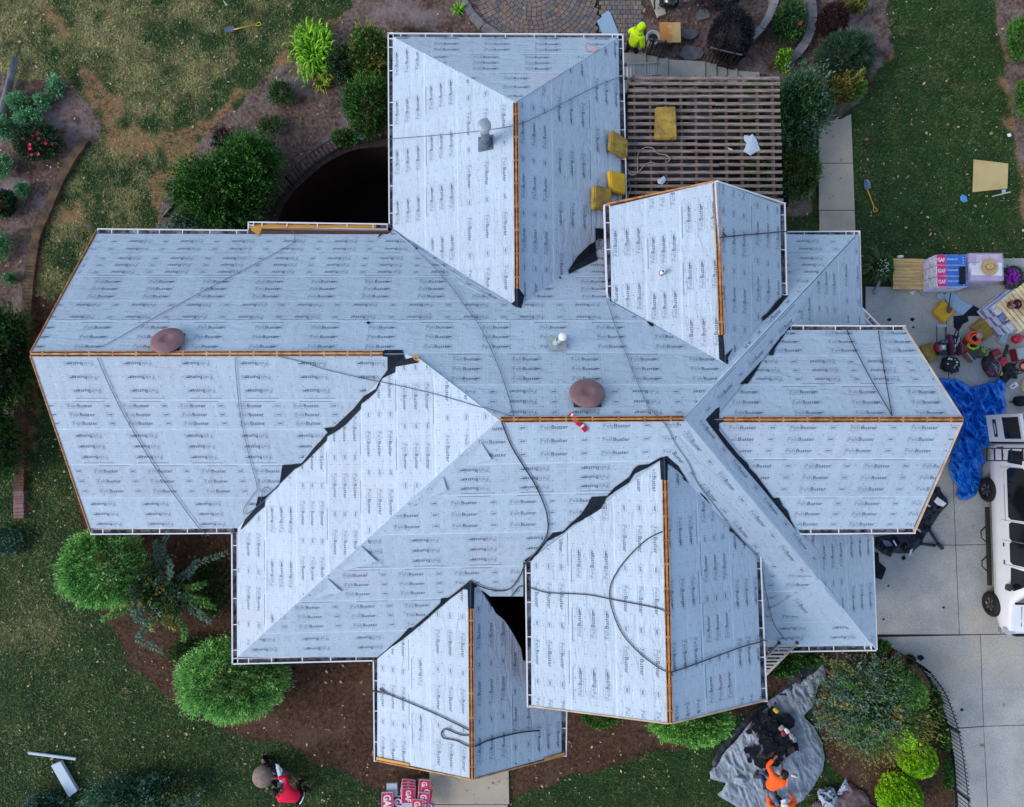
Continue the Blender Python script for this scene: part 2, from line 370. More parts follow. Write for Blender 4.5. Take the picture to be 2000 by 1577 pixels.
# sunken court
b_ = B(); arc = smoothpath([G(*p) for p in pit_poly[:8]], 4); arc = [G(515, 485)] + [G(535, 430)] + arc
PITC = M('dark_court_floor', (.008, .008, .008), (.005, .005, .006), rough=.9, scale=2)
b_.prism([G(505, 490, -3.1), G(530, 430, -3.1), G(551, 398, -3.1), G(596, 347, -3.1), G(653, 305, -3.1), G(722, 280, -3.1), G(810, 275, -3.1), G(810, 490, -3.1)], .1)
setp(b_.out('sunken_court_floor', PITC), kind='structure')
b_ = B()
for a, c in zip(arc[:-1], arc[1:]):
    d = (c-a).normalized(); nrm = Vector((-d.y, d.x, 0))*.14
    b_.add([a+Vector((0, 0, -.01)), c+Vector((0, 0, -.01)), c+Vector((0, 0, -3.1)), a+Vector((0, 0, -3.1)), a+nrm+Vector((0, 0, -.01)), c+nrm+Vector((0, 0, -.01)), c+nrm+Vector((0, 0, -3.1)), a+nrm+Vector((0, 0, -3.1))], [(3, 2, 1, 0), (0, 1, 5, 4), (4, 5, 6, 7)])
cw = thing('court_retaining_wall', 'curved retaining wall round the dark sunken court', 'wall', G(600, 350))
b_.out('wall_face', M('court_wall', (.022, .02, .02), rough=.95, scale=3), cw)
for a, c in zip(arc[:-1:2], arc[2::2]):
    bb = B(); d = (c-a).normalized(); nrm = Vector((-d.y, d.x, 0))
    bb.bar(a+nrm*.03+d*.008+Vector((0, 0, .03)), c+nrm*.03-d*.008+Vector((0, 0, .03)), .26, .08); bb.out('coping_stone', M('coping', (.05, .04, .035), (.028, .024, .022), scale=5, rough=.9, fine=.2), cw)
# ---- grass blades, mulch chips, fallen leaves (nobody could count them)
def blades(n, accept, size, wid, zlo, zhi, seed, box=(-60, 2060, -60, 1640)):
    r = np.random.default_rng(seed); X = r.uniform(box[0], box[1], n); Y = r.uniform(box[2], box[3], n)
    ok = accept(X, Y); X, Y = X[ok], Y[ok]; n = len(X)
    p = Gn(X, Y); p[:, 2] = wob(X, Y, .03, .03, 12)-.03
    a = r.uniform(0, 6.283, n); L = size*r.uniform(.5, 1.4, n); W_ = wid*r.uniform(.6, 1.4, n); h = r.uniform(zlo, zhi, n)
    dx, dy = np.cos(a), np.sin(a)
    v0 = p+np.stack([-dy*W_/2, dx*W_/2, 0*a+.003], -1); v1 = p+np.stack([dy*W_/2, -dx*W_/2, 0*a+.003], -1); v2 = p+np.stack([dx*L, dy*L, h], -1)
    return X, Y, np.stack([v0, v1, v2], 1).reshape(-1, 3), np.arange(3*n).reshape(-1, 3), r
def solid_poly(X, Y):
    o = inpoly_n(conc_poly, X, Y) | inpoly_n(pit_poly, X, Y) | inpoly_n([(836, 1490), (993, 1490), (996, 1700), (838, 1700)], X, Y) | inpoly_n([(1596, 195), (1664, 195), (1674, 470), (1600, 470)], X, Y) | inpoly_n(patio_poly, X, Y)
    return o
def acc_lawn(X, Y):
    a, b2, c = zones(X, Y); d = rng.random(X.shape); return ~a & ~b2 & ~solid_poly(X, Y) & (~c | (d < .4)) & ~inpoly_n([(250, 520), (1500, 520), (1500, 1230), (500, 1230)], X, Y)
X, Y, V, Fq, r = blades(620000, acc_lawn, .10, .022, .015, .075, 21)
tone = np.clip(dryness(X, Y)*1.05-.02+r.normal(0, 1, len(X))*(.15+.12*np.clip((1000-X)/600, 0, 1)), 0, 1)
GR = M('grass_blade', (.34, .36, .13), (.015, .058, .013), attr='tone', rough=.7, fine=.25, bscale=2)
setp(fastmesh('grass', V, Fq, GR, attrs={'tone': tone}, dom='FACE'), 'short patchy lawn grass, green and straw coloured', kind='stuff')
def acc_mulch(X, Y):
    a, b2, c = zones(X, Y); return (a & ~b2) & ~solid_poly(X, Y)
X, Y, V, Fq, r = blades(120000, acc_mulch, .07, .028, .0, .03, 22)
setp(fastmesh('mulch_chips', V, Fq, M('mulch_chip', (.36, .29, .30), (.045, .028, .024), attr='tone', rough=.9), attrs={'tone': np.clip(r.beta(1.2, 2.2, len(X)), 0, 1)}, dom='FACE'), 'grey brown bark mulch chips spread over the beds', kind='stuff')
def acc_straw(X, Y):
    a, b2, c = zones(X, Y); return b2 & ~solid_poly(X, Y)
X, Y, V, Fq, r = blades(110000, acc_straw, .13, .010, .0, .03, 23)
setp(fastmesh('pine_needles', V, Fq, M('pine_needle', (.32, .19, .12), (.03, .016, .011), attr='tone', rough=.9), attrs={'tone': np.clip(r.beta(1.2, 2.0, len(X)), 0, 1)}, dom='FACE'), 'brown pine straw lying over the front beds', kind='stuff')
def leaf_litter(n, seed):
    r = np.random.default_rng(seed); X = r.uniform(-20, 2020, n); Y = r.uniform(-20, 1600, n)
    ok = ~inpoly_n(pit_poly, X, Y); X, Y = X[ok], Y[ok]; dn = inpoly_n(conc_poly, X, Y) & (r.random(len(X)) > .03); X, Y = X[~dn], Y[~dn]; n = len(X)
    p = Gn(X, Y); p[:, 2] = .035; a = r.uniform(0, 6.28, n); s = r.gamma(3, .007, n)+.012
    u = np.stack([np.cos(a), np.sin(a), r.normal(0, .3, n)], -1)*s[:, None]; v = np.stack([-np.sin(a), np.cos(a), r.normal(0, .3, n)], -1)*s[:, None]*.6
    V = np.stack([p-u, p-v, p+u, p+v], 1).reshape(-1, 3); return V, np.arange(4*n).reshape(-1, 4), r.random(n)
V, Fq, tn = leaf_litter(5600, 5)
setp(fastmesh('fallen_leaves', V, Fq, M('fallen_leaf', (.48, .44, .28), (.20, .10, .04), attr='tone', rough=.8), attrs={'tone': tn}, dom='FACE'), 'pale fallen leaves scattered over lawn and beds', kind='stuff')
# ------------------------------------------------------------------ PAVING
def slab(name, px, parent, mat, z=.03, th=.12, gap=.012, bevel=0):
    P = [G(x, y, z) for x, y in px]; c = sum(P, Vector())/len(P)
    Q = []
    for p in P:
        d = (c-p); Q.append(p+d.normalized()*gap*1.4)
    return B().prism(Q, th).out(name, mat, parent, bevel=bevel)
drv = thing('driveway', 'pale concrete driveway of large jointed slabs', 'driveway', G(1900, 1200), kind='structure')
B().prism([G(x, y, .012) for x, y in [(1690, 560), (1744, 560), (1746, 506), (2480, 502), (2480, 1790), (1884, 1790), (1872, 1577), (1862, 1480), (1849, 1400), (1817, 1325), (1780, 1285), (1738, 1264), (1510, 1262), (1510, 560)]], .1).out('joint_bed', JOINT, drv)
def vx(y):  # vertical joints drift with y
    return 1851+(y-690)*.042
for ys in ((506, 692, 560), (692, 880, 0), (880, 1065, 0), (1065, 1240, 0)):
    y0, y1 = ys[0], ys[1]
    if y0 == 506:
        slab('slab', [(1690, 560), (1746, 560), (1746, 506), (vx(506), 506), (vx(692), 692), (1690, 692)], drv, CONC)
    else:
        slab('slab', [(1690, y0), (vx(y0), y0), (vx(y1), y1), (1690, y1)], drv, CONC)
        slab('slab', [(1510, y0), (1690, y0), (1690, y1), (1510, y1)], drv, CONC)
    slab('slab', [(vx(y0), y0), (vx(y0)+230, y0-3), (vx(y1)+235, y1-3), (vx(y1), y1)], drv, CONC)
    slab('slab', [(vx(y0)+230, y0-3), (2480, y0-8), (2480, y1-8), (vx(y1)+235, y1-3)], drv, CONC)
slab('slab', [(1738, 1266), (1700, 1245), (1915, 1240), (1921, 1419), (1856, 1424), (1849, 1400), (1817, 1325), (1780, 1285)], drv, CONC)
slab('slab', [(1856, 1424), (1921, 1419), (1929, 1577), (1933, 1640), (1878, 1640), (1872, 1577), (1864, 1480)], drv, CONC)
slab('slab', [(1915, 1240), (2150, 1236), (2156, 1412), (1921, 1419)], drv, CONC); slab('slab', [(1921, 1419), (2156, 1412), (2160, 1640), (1933, 1640)], drv, CONC)
slab('slab', [(2150, 1236), (2480, 1232), (2480, 1640), (2160, 1640)], drv, CONC); slab('slab', [(1878, 1640), (2480, 1640), (2480, 1790), (1884, 1790)], drv, CONC)
WARMC = M('warm_concrete', (.43, .39, .31), (.36, .33, .27), scale=1.2, rough=.9, fine=.2, bscale=45)
wk = thing('garden_path', 'narrow pale concrete path along the side lawn', 'path', G(1630, 330), kind='structure')
for y0, y1 in ((196, 223), (223, 319), (319, 411), (411, 470)):
    xl = lambda y: 1598+(y-200)*.008; xr = lambda y: 1662+(y-200)*.038
    slab('slab', [(xl(y0), y0), (xr(y0), y0), (xr(y1), y1), (xl(y1), y1)], wk, WARMC, z=.02)
wk = thing('front_walk', 'concrete front walk leading to the small gable', 'path', G(910, 1540), kind='structure')
for y0, y1 in ((1400, 1572), (1572, 1720)): slab('slab', [(838, y0), (992, y0), (995, y1), (838, y1)], wk, WARMC, z=.02)
# steps beside the pergola
stp = thing('concrete_steps', 'run of pale concrete steps between the patio and the pergola', 'steps', G(1330, 125))
for i, (x0, x1, yt0, yt1) in enumerate([(1190, 1262, 103, 103), (1262, 1284, 103, 110), (1284, 1305, 110, 113), (1305, 1378, 116, 120), (1378, 1400, 120, 125), (1400, 1420, 127, 130), (1420, 1441, 131, 134), (1441, 1484, 138, 141)]):
    z = .50-.06*i; slab('step', [(x0, yt0), (x1, yt1), (x1, 182), (x0, 182)], stp, CONC2, z=z, th=z+.1, gap=.004, bevel=.008)
# paved patio: rings of cut stones, then straight courses to the east
pat = thing('paver_patio', 'round patio of rose and grey cobble pavers in rings', 'patio', G(1050, 20), kind='structure')
B().prism([G(x, y, .0) for x, y in [(900, -60), (912, 10), (935, 45), (965, 66), (1030, 84), (1150, 110), (1262, 118), (1262, -60)]], .2).out('joint_bed', JOINT, pat)
pc = G(1042, -28); cell = .155
cand = []
ri = 3
while ri < 24:
    r0, r1 = ri*cell, (ri+1)*cell; n = max(8, int(2*math.pi*(r0+r1)/2/(cell*1.06))); ph = rnd.random()
    for k in range(n):
        a0, a1 = (k+ph)/n*2*math.pi, (k+1+ph)/n*2*math.pi
        cand.append([(r0, a0), (r1, a0), (r1, a1), (r0, a1)])
    ri += 1
def world2px(p):
    d = Vector(p)-EYE; y = CT*d.y+ST*d.z; z = -ST*d.y+CT*d.z
    return 1000+F*d.x/-z, 788.5-F*y/-z
quads = []
for q in cand:
    P = [pc+Vector((r*math.cos(a), r*math.sin(a), 0)) for r, a in q]
    c = sum(P, Vector())/4; x, y = world2px(c)
    if x < 1166 and y > -40 and inpoly([(905, -60), (916, 12), (938, 46), (970, 70), (1040, 86), (1170, 110), (1170, -60)], x, y): quads.append((y, P))
for i in range(14):
    for j in range(16):
        p0 = G(1170, 100)+Vector((i*cell*1.15+(.07 if j % 2 else 0), j*cell, 0)); wdt = cell*1.15
        P = [p0, p0+Vector((wdt, 0, 0)), p0+Vector((wdt, cell, 0)), p0+Vector((0, cell, 0))]
        x, y = world2px(p0)
        if x < 1250 and y > -40: quads.append((y-20, P))
quads.sort(key=lambda q: -min(q[0], 66) - (0 if q[0] < 66 else -200))
bulk = B()
for i, (y, P) in enumerate(quads):
    c = sum(P, Vector())/4; z = .035+rnd.uniform(-.006, .006); Q = [c+(p-c)*.90+Vector((0, 0, z+rnd.uniform(-.003, .003))) for p in P]
    mi = rnd.choices(range(4), [4, 4, 1.4, 2])[0]
    if i < 290 and y > -6: B().prism(Q, .05).out('paver', PAVE[mi], pat)
    else: bulk.prism(Q, .05, mi=mi)
o = bulk.out('pavers', PAVE, pat); o['kind'] = 'stuff'
# curved stone edgings
def edging(name, label, pts, wd, h, seg, mat, cat='edging', part='cap_stone'):
    P = smoothpath([G(*p) for p in pts], 6); t = thing(name, label, cat, P[0])
    # resample
    acc = [0]; [acc.append(acc[-1]+(b-a).length) for a, b in zip(P[:-1], P[1:])]
    def at(s):
        for i in range(len(P)-1):
            if acc[i+1] >= s: return P[i].lerp(P[i+1], (s-acc[i])/max(1e-6, acc[i+1]-acc[i]))
        return P[-1]
    n = max(1, round(acc[-1]/seg))
    for k in range(n):
        a, b = at(acc[-1]*k/n), at(acc[-1]*(k+1)/n); d = (b-a).normalized(); hh = h+rnd.uniform(-.01, .01)
        nr = Vector((-d.y, d.x, 0))*(wd/2)
        B().prism([a+nr+d*.006+Vector((0, 0, hh)), a-nr+d*.006+Vector((0, 0, hh)), b-nr-d*.006+Vector((0, 0, hh)), b+nr-d*.006+Vector((0, 0, hh))], hh+.1).out(part, mat, t)
    return t
edging('stone_edging', 'curved grey stone edging round the left side of the cobble patio', [(896, -25), (905, 5), (922, 33), (948, 58), (985, 78), (1030, 92)], .26, .12, .55, STONE)
edging('stone_wall', 'curved pale stone wall cap beside the dark round shrub', [(1512, -30), (1509, 5), (1499, 36), (1484, 62), (1462, 84)], .22, .35, .42, M('pale_stone', (.27, .27, .28), (.2, .2, .22), scale=4, rough=.9, fine=.2), 'wall')
edging('stone_wall', 'weathered stone wall arc enclosing the red flowering shrub', [(1568, -30), (1578, 10), (1581, 45), (1572, 82), (1552, 112), (1532, 128)], .28, .3, .42, STONE, 'wall')
edging('stone_edging', 'short pale stone edging behind the black grill', [(1272, -20), (1278, 0), (1288, 18), (1292, 34)], .3, .1, .5, CONC2)
for q, (x, y, s) in enumerate([(1372, 30, .28), (1345, 68, .30), (1350, 105, .42)]):
    P = [G(x, y)+Vector((math.cos(a)*s*rnd.uniform(.75, 1.1), math.sin(a)*s*.7*rnd.uniform(.75, 1.1), .05)) for a in [k*2*math.pi/9 for k in range(9)]]
    setp(B().prism(P, .08).out('stepping_stone', STONE), ['small grey stepping stone nearest the top of the dark bed', 'oval mossy stepping stone right of the orange board', 'large grey stepping stone touching the steps'][q], 'stone', 'stepping stones in the dark bed')
# timber retaining edge on the left, of short upright logs
P = smoothpath([G(*p) for p in [(172, 274), (145, 312), (118, 362), (96, 415), (74, 470), (62, 540), (54, 640), (46, 760), (42, 880), (42, 1012)]], 14)
tw = thing('timber_retaining_edge', 'long brown timber retaining edge curving down the left garden', 'retaining edge', P[0])
acc = 0; last = P[0]; k = 0
for a, b in zip(P[:-1], P[1:]):
    d = b-a; n = max(1, int(d.length/.075)); dn = d.normalized(); nr = Vector((-dn.y, dn.x, 0))
    for i in range(n):
        p = a.lerp(b, (i+.5)/n); y = world2px(p)[1]; wd = .27 if y < 480 else .33
        bb = B().bar(p-nr*wd/2+Vector((0, 0, .06+rnd.uniform(-.01, .01))), p+nr*wd/2+Vector((0, 0, .06+rnd.uniform(-.01, .01))), d.length/n*.9, .16)
        o = bb.out('timber', TIMB if y < 960 else M('pinkish_timber', (.24, .15, .15), (.15, .09, .09), scale=3, rough=.9), tw); k += 1
b_ = B().tube([G(30, 112, .25), G(18, 165, .22), G(8, 205, .2), G(-6, 250, .18)], [.10, .11, .115, .1], 12)
setp(b_.out('fallen_log', M('grey_log', (.20, .21, .22), (.07, .075, .09), scale=2.5, rough=.95, fine=.3, stretch=(4, 1, 1), bscale=25), smooth=True), 'weathered grey log lying at the upper left edge of the lawn', 'log')
b_ = B().tube([G(318, 424, .08), G(340, 398, .08), G(362, 384, .08), G(380, 376, .08)], .06, 10)
setp(b_.out('drain_pipe', BLKM, smooth=True), 'black corrugated drain pipe poking out from under the green bush', 'pipe')
# ------------------------------------------------------------------ HOUSE
H = thing('house', 'large house under a multi-gabled roof stripped to grey printed underlayment', 'house', (0, 0, 0))
def plane3(a, b, c):
    n = (b-a).cross(c-a).normalized()
    if n.z < 0: n = -n
    return (n, n.dot(a))
def on(P, x, y):
    n, k = P; d = ray(x, y); return EYE+d*((k-n.dot(EYE))/n.dot(d))
def eavep(a, b, z, pitch, inn):
    A, Bp = G(*a, z), G(*b, z); u = (Bp-A).normalized(); v = Vector((-u.y, u.x, 0))
    if v.dot(G(*inn, z)-A) < 0: v = -v
    return plane3(A, Bp, A+v+Vector((0, 0, pitch)))
ZE = 3.0; PL = {}
N = PL['N'] = eavep((190, 450), (757, 450), ZE, .67, (500, 600))
M1, M2 = on(N, 975, 820), on(N, 1335, 819)
PL['S'] = plane3(G(453, 1293, ZE), G(735, 1287, ZE), (M1+M2)/2)
PL['W'] = plane3(G(453, 1040, ZE), G(453, 1293, ZE), M1)
PL['E'] = plane3(G(1680, 455, ZE), G(1712, 1268, ZE), M2)
PL['WS'] = plane3(G(178, 1037, ZE), G(460, 1037, ZE), on(N, 400, 691.5))
TR = on(N, 1010, 600)
PL['TW'] = plane3(G(762, 65, ZE), G(764, 437, ZE), TR); PL['TE'] = plane3(G(1215, 68, ZE), G(1222, 437, ZE), TR)
PL['TN'] = plane3(G(757, 67, ZE), G(1217, 69, ZE), on(PL['TW'], 1007, 200))
zN = on(N, 1188, 583).z; Rn = on(N, 1416, 712)
PL['NW'] = plane3(G(1186, 400, zN), G(1189, 583, zN), Rn); PL['NE'] = plane3(G(1531, 400, zN), G(1533, 578, zN), Rn)
zE = (on(PL['E'], 1540, 640).z+on(PL['E'], 1563, 1037).z)/2; Re = on(PL['E'], 1395, 820)
PL['EN'] = plane3(G(1545, 640, zE), G(1765, 640, zE), Re); PL['ES'] = plane3(G(1565, 1037, zE), G(1785, 1037, zE), Re)
zF = on(PL['S'], 1030, 1095).z; Rf = on(PL['S'], 1297, 895)
PL['FW'] = plane3(G(1032, 1095, zF), G(1035, 1378, zF), Rf); PL['FE'] = plane3(G(1481, 1090, zF), G(1494, 1368, zF), Rf)
Rb = on(PL['S'], 919, 1135)
PL['BW'] = plane3(G(735, 1288, ZE), G(736, 1485, ZE), Rb); PL['BE'] = plane3(G(1101, 1388, ZE), G(1102, 1475, ZE), Rb)
FP = {  # outline of every slope, in order of what lies on top
 'NW': [(1192, 404), (1398, 355), (1417, 712), (1194, 588)], 'NE': [(1398, 355), (1524, 400), (1526, 584), (1417, 712)],
 'EN': [(1393, 820), (1538, 645), (1768, 645), (1880, 820)], 'ES': [(1393, 820), (1880, 820), (1783, 1033), (1557, 1035)],
 'FW': [(1037, 1093), (1297, 893), (1308, 1412), (1038, 1379)], 'FE': [(1297, 893), (1478, 1087), (1487, 1368), (1308, 1412)],
 'BW': [(737, 1287), (919, 1135), (922, 1521), (737, 1482)],
 'BE': [(919, 1135), (940, 1150), (958, 1178), (968, 1198), (985, 1212), (1002, 1238), (1018, 1268), (1021, 1290), (1050, 1300), (1050, 1376), (1095, 1378), (1097, 1473), (922, 1521)],
 'TW': [(767, 72), (1007, 200), (1010, 602), (767, 448)], 'TE': [(1208, 74), (1213, 447), (1180, 478), (1010, 602), (1007, 200)], 'TN': [(767, 72), (1208, 74), (1007, 200)],
 'WS': [(60, 692), (790, 692), (463, 1032), (176, 1032)], 'W': [(790, 692), (822, 703), (975, 820), (464, 1284), (464, 1031)],
 'S': [(975, 820), (1335, 819), (1706, 1262), (1495, 1263), (1478, 1087), (1297, 893), (1030, 1097), (1022, 1098), (1022, 1165), (957, 1165), (938, 1150), (919, 1135), (737, 1284), (464, 1284)],
 'E': [(1335, 819), (1672, 459), (1677, 602), (1711, 636), (1542, 640), (1393, 820), (1559, 1038), (1699, 1044), (1706, 1262)],
 'N': [(189, 457), (757, 458), (767, 448), (1010, 602), (1180, 478), (1191, 588), (1417, 712), (1526, 584), (1529, 458), (1672, 459), (1335, 819), (975, 820), (822, 703), (790, 692), (60, 692)]}
ORDER = ['NW', 'NE', 'EN', 'ES', 'FW', 'FE', 'BW', 'BE', 'TN', 'TW', 'TE', 'WS', 'W', 'S', 'E', 'N']
def face_at(x, y):
    for f in ORDER:
        if inpoly(FP[f], x, y): return f
    return None
def drape(x, y, off=.02, ground=.03):
    f = face_at(x, y)
    if f: return on(PL[f], x, y)+PL[f][0]*off
    return None
for f in ORDER:   # sheathing under the felt
    B().prism([on(PL[f], x, y)-PL[f][0]*.06 for x, y in FP[f]], .12).out('roof_sheathing', BLACK, H)
# glyph outlines for the print
def glyphs(txt, bold=0.0, size=1.0):
    out = []; dg = bpy.context.evaluated_depsgraph_get
    def mk(s):
        c = bpy.data.curves.new('t', 'FONT'); c.body = s; c.size = size; c.resolution_u = 2; c.offset = bold; c.fill_mode = 'FRONT'
        o = bpy.data.objects.new('t', c); COL.objects.link(o); d = dg(); d.update(); me = o.evaluated_get(d).to_mesh(); me.calc_loop_triangles()
        V = np.array([v.co[:2] for v in me.vertices]) if len(me.vertices) else np.zeros((0, 2)); T = [tuple(t.vertices) for t in me.loop_triangles]
        o.evaluated_get(d).to_mesh_clear(); bpy.data.objects.remove(o); bpy.data.curves.remove(c); return V, T
    for i, ch in enumerate(txt):
        if ch == ' ': continue
        V, T = mk(ch); full, _ = mk(txt[:i+1]); V = V+np.array([full[:, 0].max()-V[:, 0].max(), 0]); out.append((V, T))
    return out
def normalise(gs, width, height=None):
    allv = np.concatenate([g[0] for g in gs]); x0, x1, y0, y1 = allv[:, 0].min(), allv[:, 0].max(), allv[:, 1].min(), allv[:, 1].max()
    s = width/(x1-x0); sy = s if height is None else height/(y1-y0)
    return [(np.stack([(V[:, 0]-x0)*s, (V[:, 1]-y0)*sy], -1), T) for V, T in gs]
gF = normalise(glyphs('Felt', 0), .225, .098); gB = normalise(glyphs('Buster', .006), .385, .100)
gB = [(V+np.array([.240, 0]), T) for V, T in gB]
def rectg(x0, y0, x1, y1): return (np.array([(x0, y0), (x1, y0), (x1, y1), (x0, y1)], float), [(0, 1, 2), (0, 2, 3)])
LOGO = [(V, T, 1) for V, T in gF]+[(V, T, 0) for V, T in gB]+[(*rectg(-.03, -.034, -.025, .116), 1), (*rectg(-.03, -.034, .40, -.029), 1), (*rectg(-.03, .112, .24, .116), 1)]
gG = normalise(glyphs('GAF', .03), .115, .045)
GBOX = [(V+np.array([.03, .035]), T, 0) for V, T in gG]+[(*rectg(0, 0, .175, .005), 1), (*rectg(0, .113, .175, .118), 1), (*rectg(0, 0, .005, .118), 1), (*rectg(.170, 0, .175, .118), 1)]
def clipv(poly, v, keep_above):
    out = []; n = len(poly)
    for i in range(n):
        a, b = poly[i], poly[(i+1) % n]; ia = (a[1] >= v) == keep_above; ib = (b[1] >= v) == keep_above
        if ia: out.append(a)
        if ia != ib:
            t = (v-a[1])/(b[1]-a[1]); out.append((a[0]+(b[0]-a[0])*t, v))
    return out
def felt_region(f, seams, orient, poly=None, along=None, lift=0.0, rows=3, bars=True):
    """cut one slope into overlapping sheets and print them. seams: photo points up the slope, orient: +1/-1 per sheet"""
    n, k = PL[f]; poly = poly or FP[f]
    if along: U = (on(PL[f], *along[1])-on(PL[f], *along[0])).normalized(); V = n.cross(U)
    else:
        V = (Vector((0, 0, 1))-n*n.z).normalized(); U = V.cross(n)
    P0 = on(PL[f], *seams[0]); uv = lambda p: ((p-P0).dot(U), (p-P0).dot(V))
    pu = [uv(on(PL[f], x, y)) for x, y in poly]; vs = [uv(on(PL[f], *s))[1] for s in seams]
    vs[0] = min(vs[0], min(p[1] for p in pu)) ; vs[-1] = max(vs[-1], max(p[1] for p in pu))+.001
    umin = min(p[0] for p in pu); umax = max(p[0] for p in pu)
    PU = np.array(pu)
    for i in range(len(vs)-1):
        v0, v1 = vs[i], vs[i+1]
        lo, hi = v0-(.03 if i else 0), v1
        # wobble of the lower edge is left to the seams; keep it straight but lift each sheet over the one below
        off = lift+.002*i
        E0 = [Vector(p) for p in pu]+[Vector((umin-1, lo)), Vector((umax+1, lo)), Vector((umin-1, hi)), Vector((umax+1, hi))]; n0 = len(pu)
        r_ = geometry.delaunay_2d_cdt(E0, [(n0, n0+1), (n0+2, n0+3)], [list(range(n0))], 0, 1e-5); vs_, fs_ = r_[0], r_[2]; keep = []
        for t_ in fs_:
            cx = sum(vs_[q_].x for q_ in t_)/len(t_); cy = sum(vs_[q_].y for q_ in t_)/len(t_)
            if lo < cy < hi and inpoly(pu, cx, cy): keep.append(tuple(t_))
        if not keep: continue
        par = {}
        def fd(q_):
            while par.setdefault(q_, q_) != q_: q_ = par[q_]
            return q_
        for t_ in keep:
            for q_ in t_[1:]: par[fd(q_)] = fd(t_[0])
        groups = {}
        for t_ in keep: groups.setdefault(fd(t_[0]), []).append(t_)
        ph = rnd.uniform(0, 1.45); me_o = None
        for kp in sorted(groups.values(), key=len, reverse=True):
            us_ = sorted({q_ for t_ in kp for q_ in t_}); ren = {q_: k_ for k_, q_ in enumerate(us_)}; nn = len(us_)
            topv = [P0+U*vs_[q_].x+V*vs_[q_].y+n*off for q_ in us_]; FF = []; ec = {}
            for t_ in kp:
                t_ = tuple(ren[q_] for q_ in t_)
                if (topv[t_[1]]-topv[t_[0]]).cross(topv[t_[2]]-topv[t_[0]]).dot(n) < 0: t_ = t_[::-1]
                FF.append(t_)
                for a_, b2_ in zip(t_, t_[1:]+t_[:1]): ec[(a_, b2_)] = 1
            for a_, b2_ in list(ec):
                if (b2_, a_) not in ec: FF.append((b2_, a_, a_+nn, b2_+nn))
            o_ = B().add(topv+[p-n*.05 for p in topv], FF).out('underlayment_sheet', FELT, H); me_o = me_o or o_
            me = o_.data; uvl = me.uv_layers.new(name='UVMap')
            for lp in me.loops:
                c = me.vertices[lp.vertex_index].co-P0; uvl.data[lp.index].uv = (c.dot(U)+ph+20, c.dot(V)-v0+.03*(i > 0))
        # print
        s = orient[i]; h = v1-v0; nr = rows if h > .75 else max(1, int(h/.33)); PV, PT, PM = [], [], []; cnt = 0
        items = []
        for rr in range(nr):
            vc = v0+h*(.20+.60*rr/max(1, nr-1)) if nr > 1 else (v0+v1)/2
            u = umin-1.45+ph
            while u < umax+1:
                items.append((LOGO, u, vc, .098)); items.append((GBOX, u+.93, vc, .118)); u += 1.45
        if bars:
            u = umin-1.45+ph+.15; vb = (v1-.055) if s > 0 else (v0+.055)
            while u < umax+1: items.append(([(*rectg(0, 0, .82, .018), 2)], u, vb, .0)); u += 1.45
        for gl, u, vc, hh in items:
            for Vg, T, mi in gl:
                Q = Vg.copy(); Q[:, 1] -= hh/2; Q = Q*s; Q[:, 0] += u+(.3 if s < 0 else 0); Q[:, 1] += vc
                c = (Q.min(0)+Q.max(0))/2; e = np.array([Q.min(0), Q.max(0), (Q[:, 0].min(), Q[:, 1].max()), (Q[:, 0].max(), Q[:, 1].min())])
                if not inpoly_n(pu, e[:, 0], e[:, 1]).all(): continue
                PV.append(Q); PT += [(a+cnt, b2+cnt, c2+cnt) for a, b2, c2 in T]; PM += [mi]*len(T); cnt += len(Q)
        if PT:
            A = np.concatenate(PV); W3 = np.array(P0)+A[:, :1]*np.array(U)+A[:, 1:]*np.array(V)+np.array(n)*(off+.0025)
            me = bpy.data.meshes.new('printed_lettering'); me.from_pydata(W3.tolist(), [], PT)
            for m_ in (INK, INKL, INKB): me.materials.append(m_)
            me.polygons.foreach_set('material_index', PM); me.update(); link('printed_lettering', me, me_o)['kind'] = 'stuff'
hy = lambda x, ys: [(x, y) for y in ys]; vxs = lambda y, xs: [(x, y) for x in xs]
felt_region('N', hy(600, [451, 497, 541, 589, 628, 690, 753, 820]), [1, 1, -1, 1, -1, -1, 1])
felt_region('WS', hy(300, [1037, 972, 907, 838, 781, 692]), [-1, 1, -1, 1, -1])
felt_region('W', vxs(1000, [453, 519, 580, 642, 708, 779, 853, 975]), [1, -1, 1, 1, 1, 1, 1])
felt_region('S', hy(900, [1293, 1229, 1168, 1107, 1041, 967, 907, 820]), [-1, 1, 1, -1, 1, -1, 1])
felt_region('TW', vxs(300, [762, 830, 894, 1009]), [-1, -1, 1])
felt_region('TE', vxs(300, [1218, 1155, 1078, 1009]), [-1, -1, 1])
felt_region('TN', hy(1000, [68, 105, 142, 200]), [-1, -1, -1])
felt_region('NW', vxs(480, [1187, 1262, 1330, 1402]), [-1, -1, -1])
felt_region('NE', vxs(480, [1532, 1466, 1402]), [1, 1])
felt_region('EN', hy(1650, [640, 696, 753, 820]), [-1, 1, -1])
felt_region('ES', hy(1650, [1037, 970, 895, 820]), [1, 1, 1])
felt_region('FW', vxs(1200, [1033, 1114, 1203, 1302]), [1, -1, 1])
felt_region('FE', vxs(1200, [1490, 1430, 1370, 1302]), [-1, 1, -1])
felt_region('BW', vxs(1400, [735, 802, 841, 920]), [1, -1, 1])
felt_region('BE', vxs(1400, [1102, 1040, 998, 920]), [-1, 1, 1])
hip = ((1335, 819), (1712, 1268)); hipn = ((1335, 819), (1677, 457))
felt_region('E', vxs(600, [1676, 1640, 1590, 1540]), [1, 1, 1], poly=[(1602, 537), (1677, 457), (1681, 600), (1714, 634), (1546, 637), (1558, 612)])
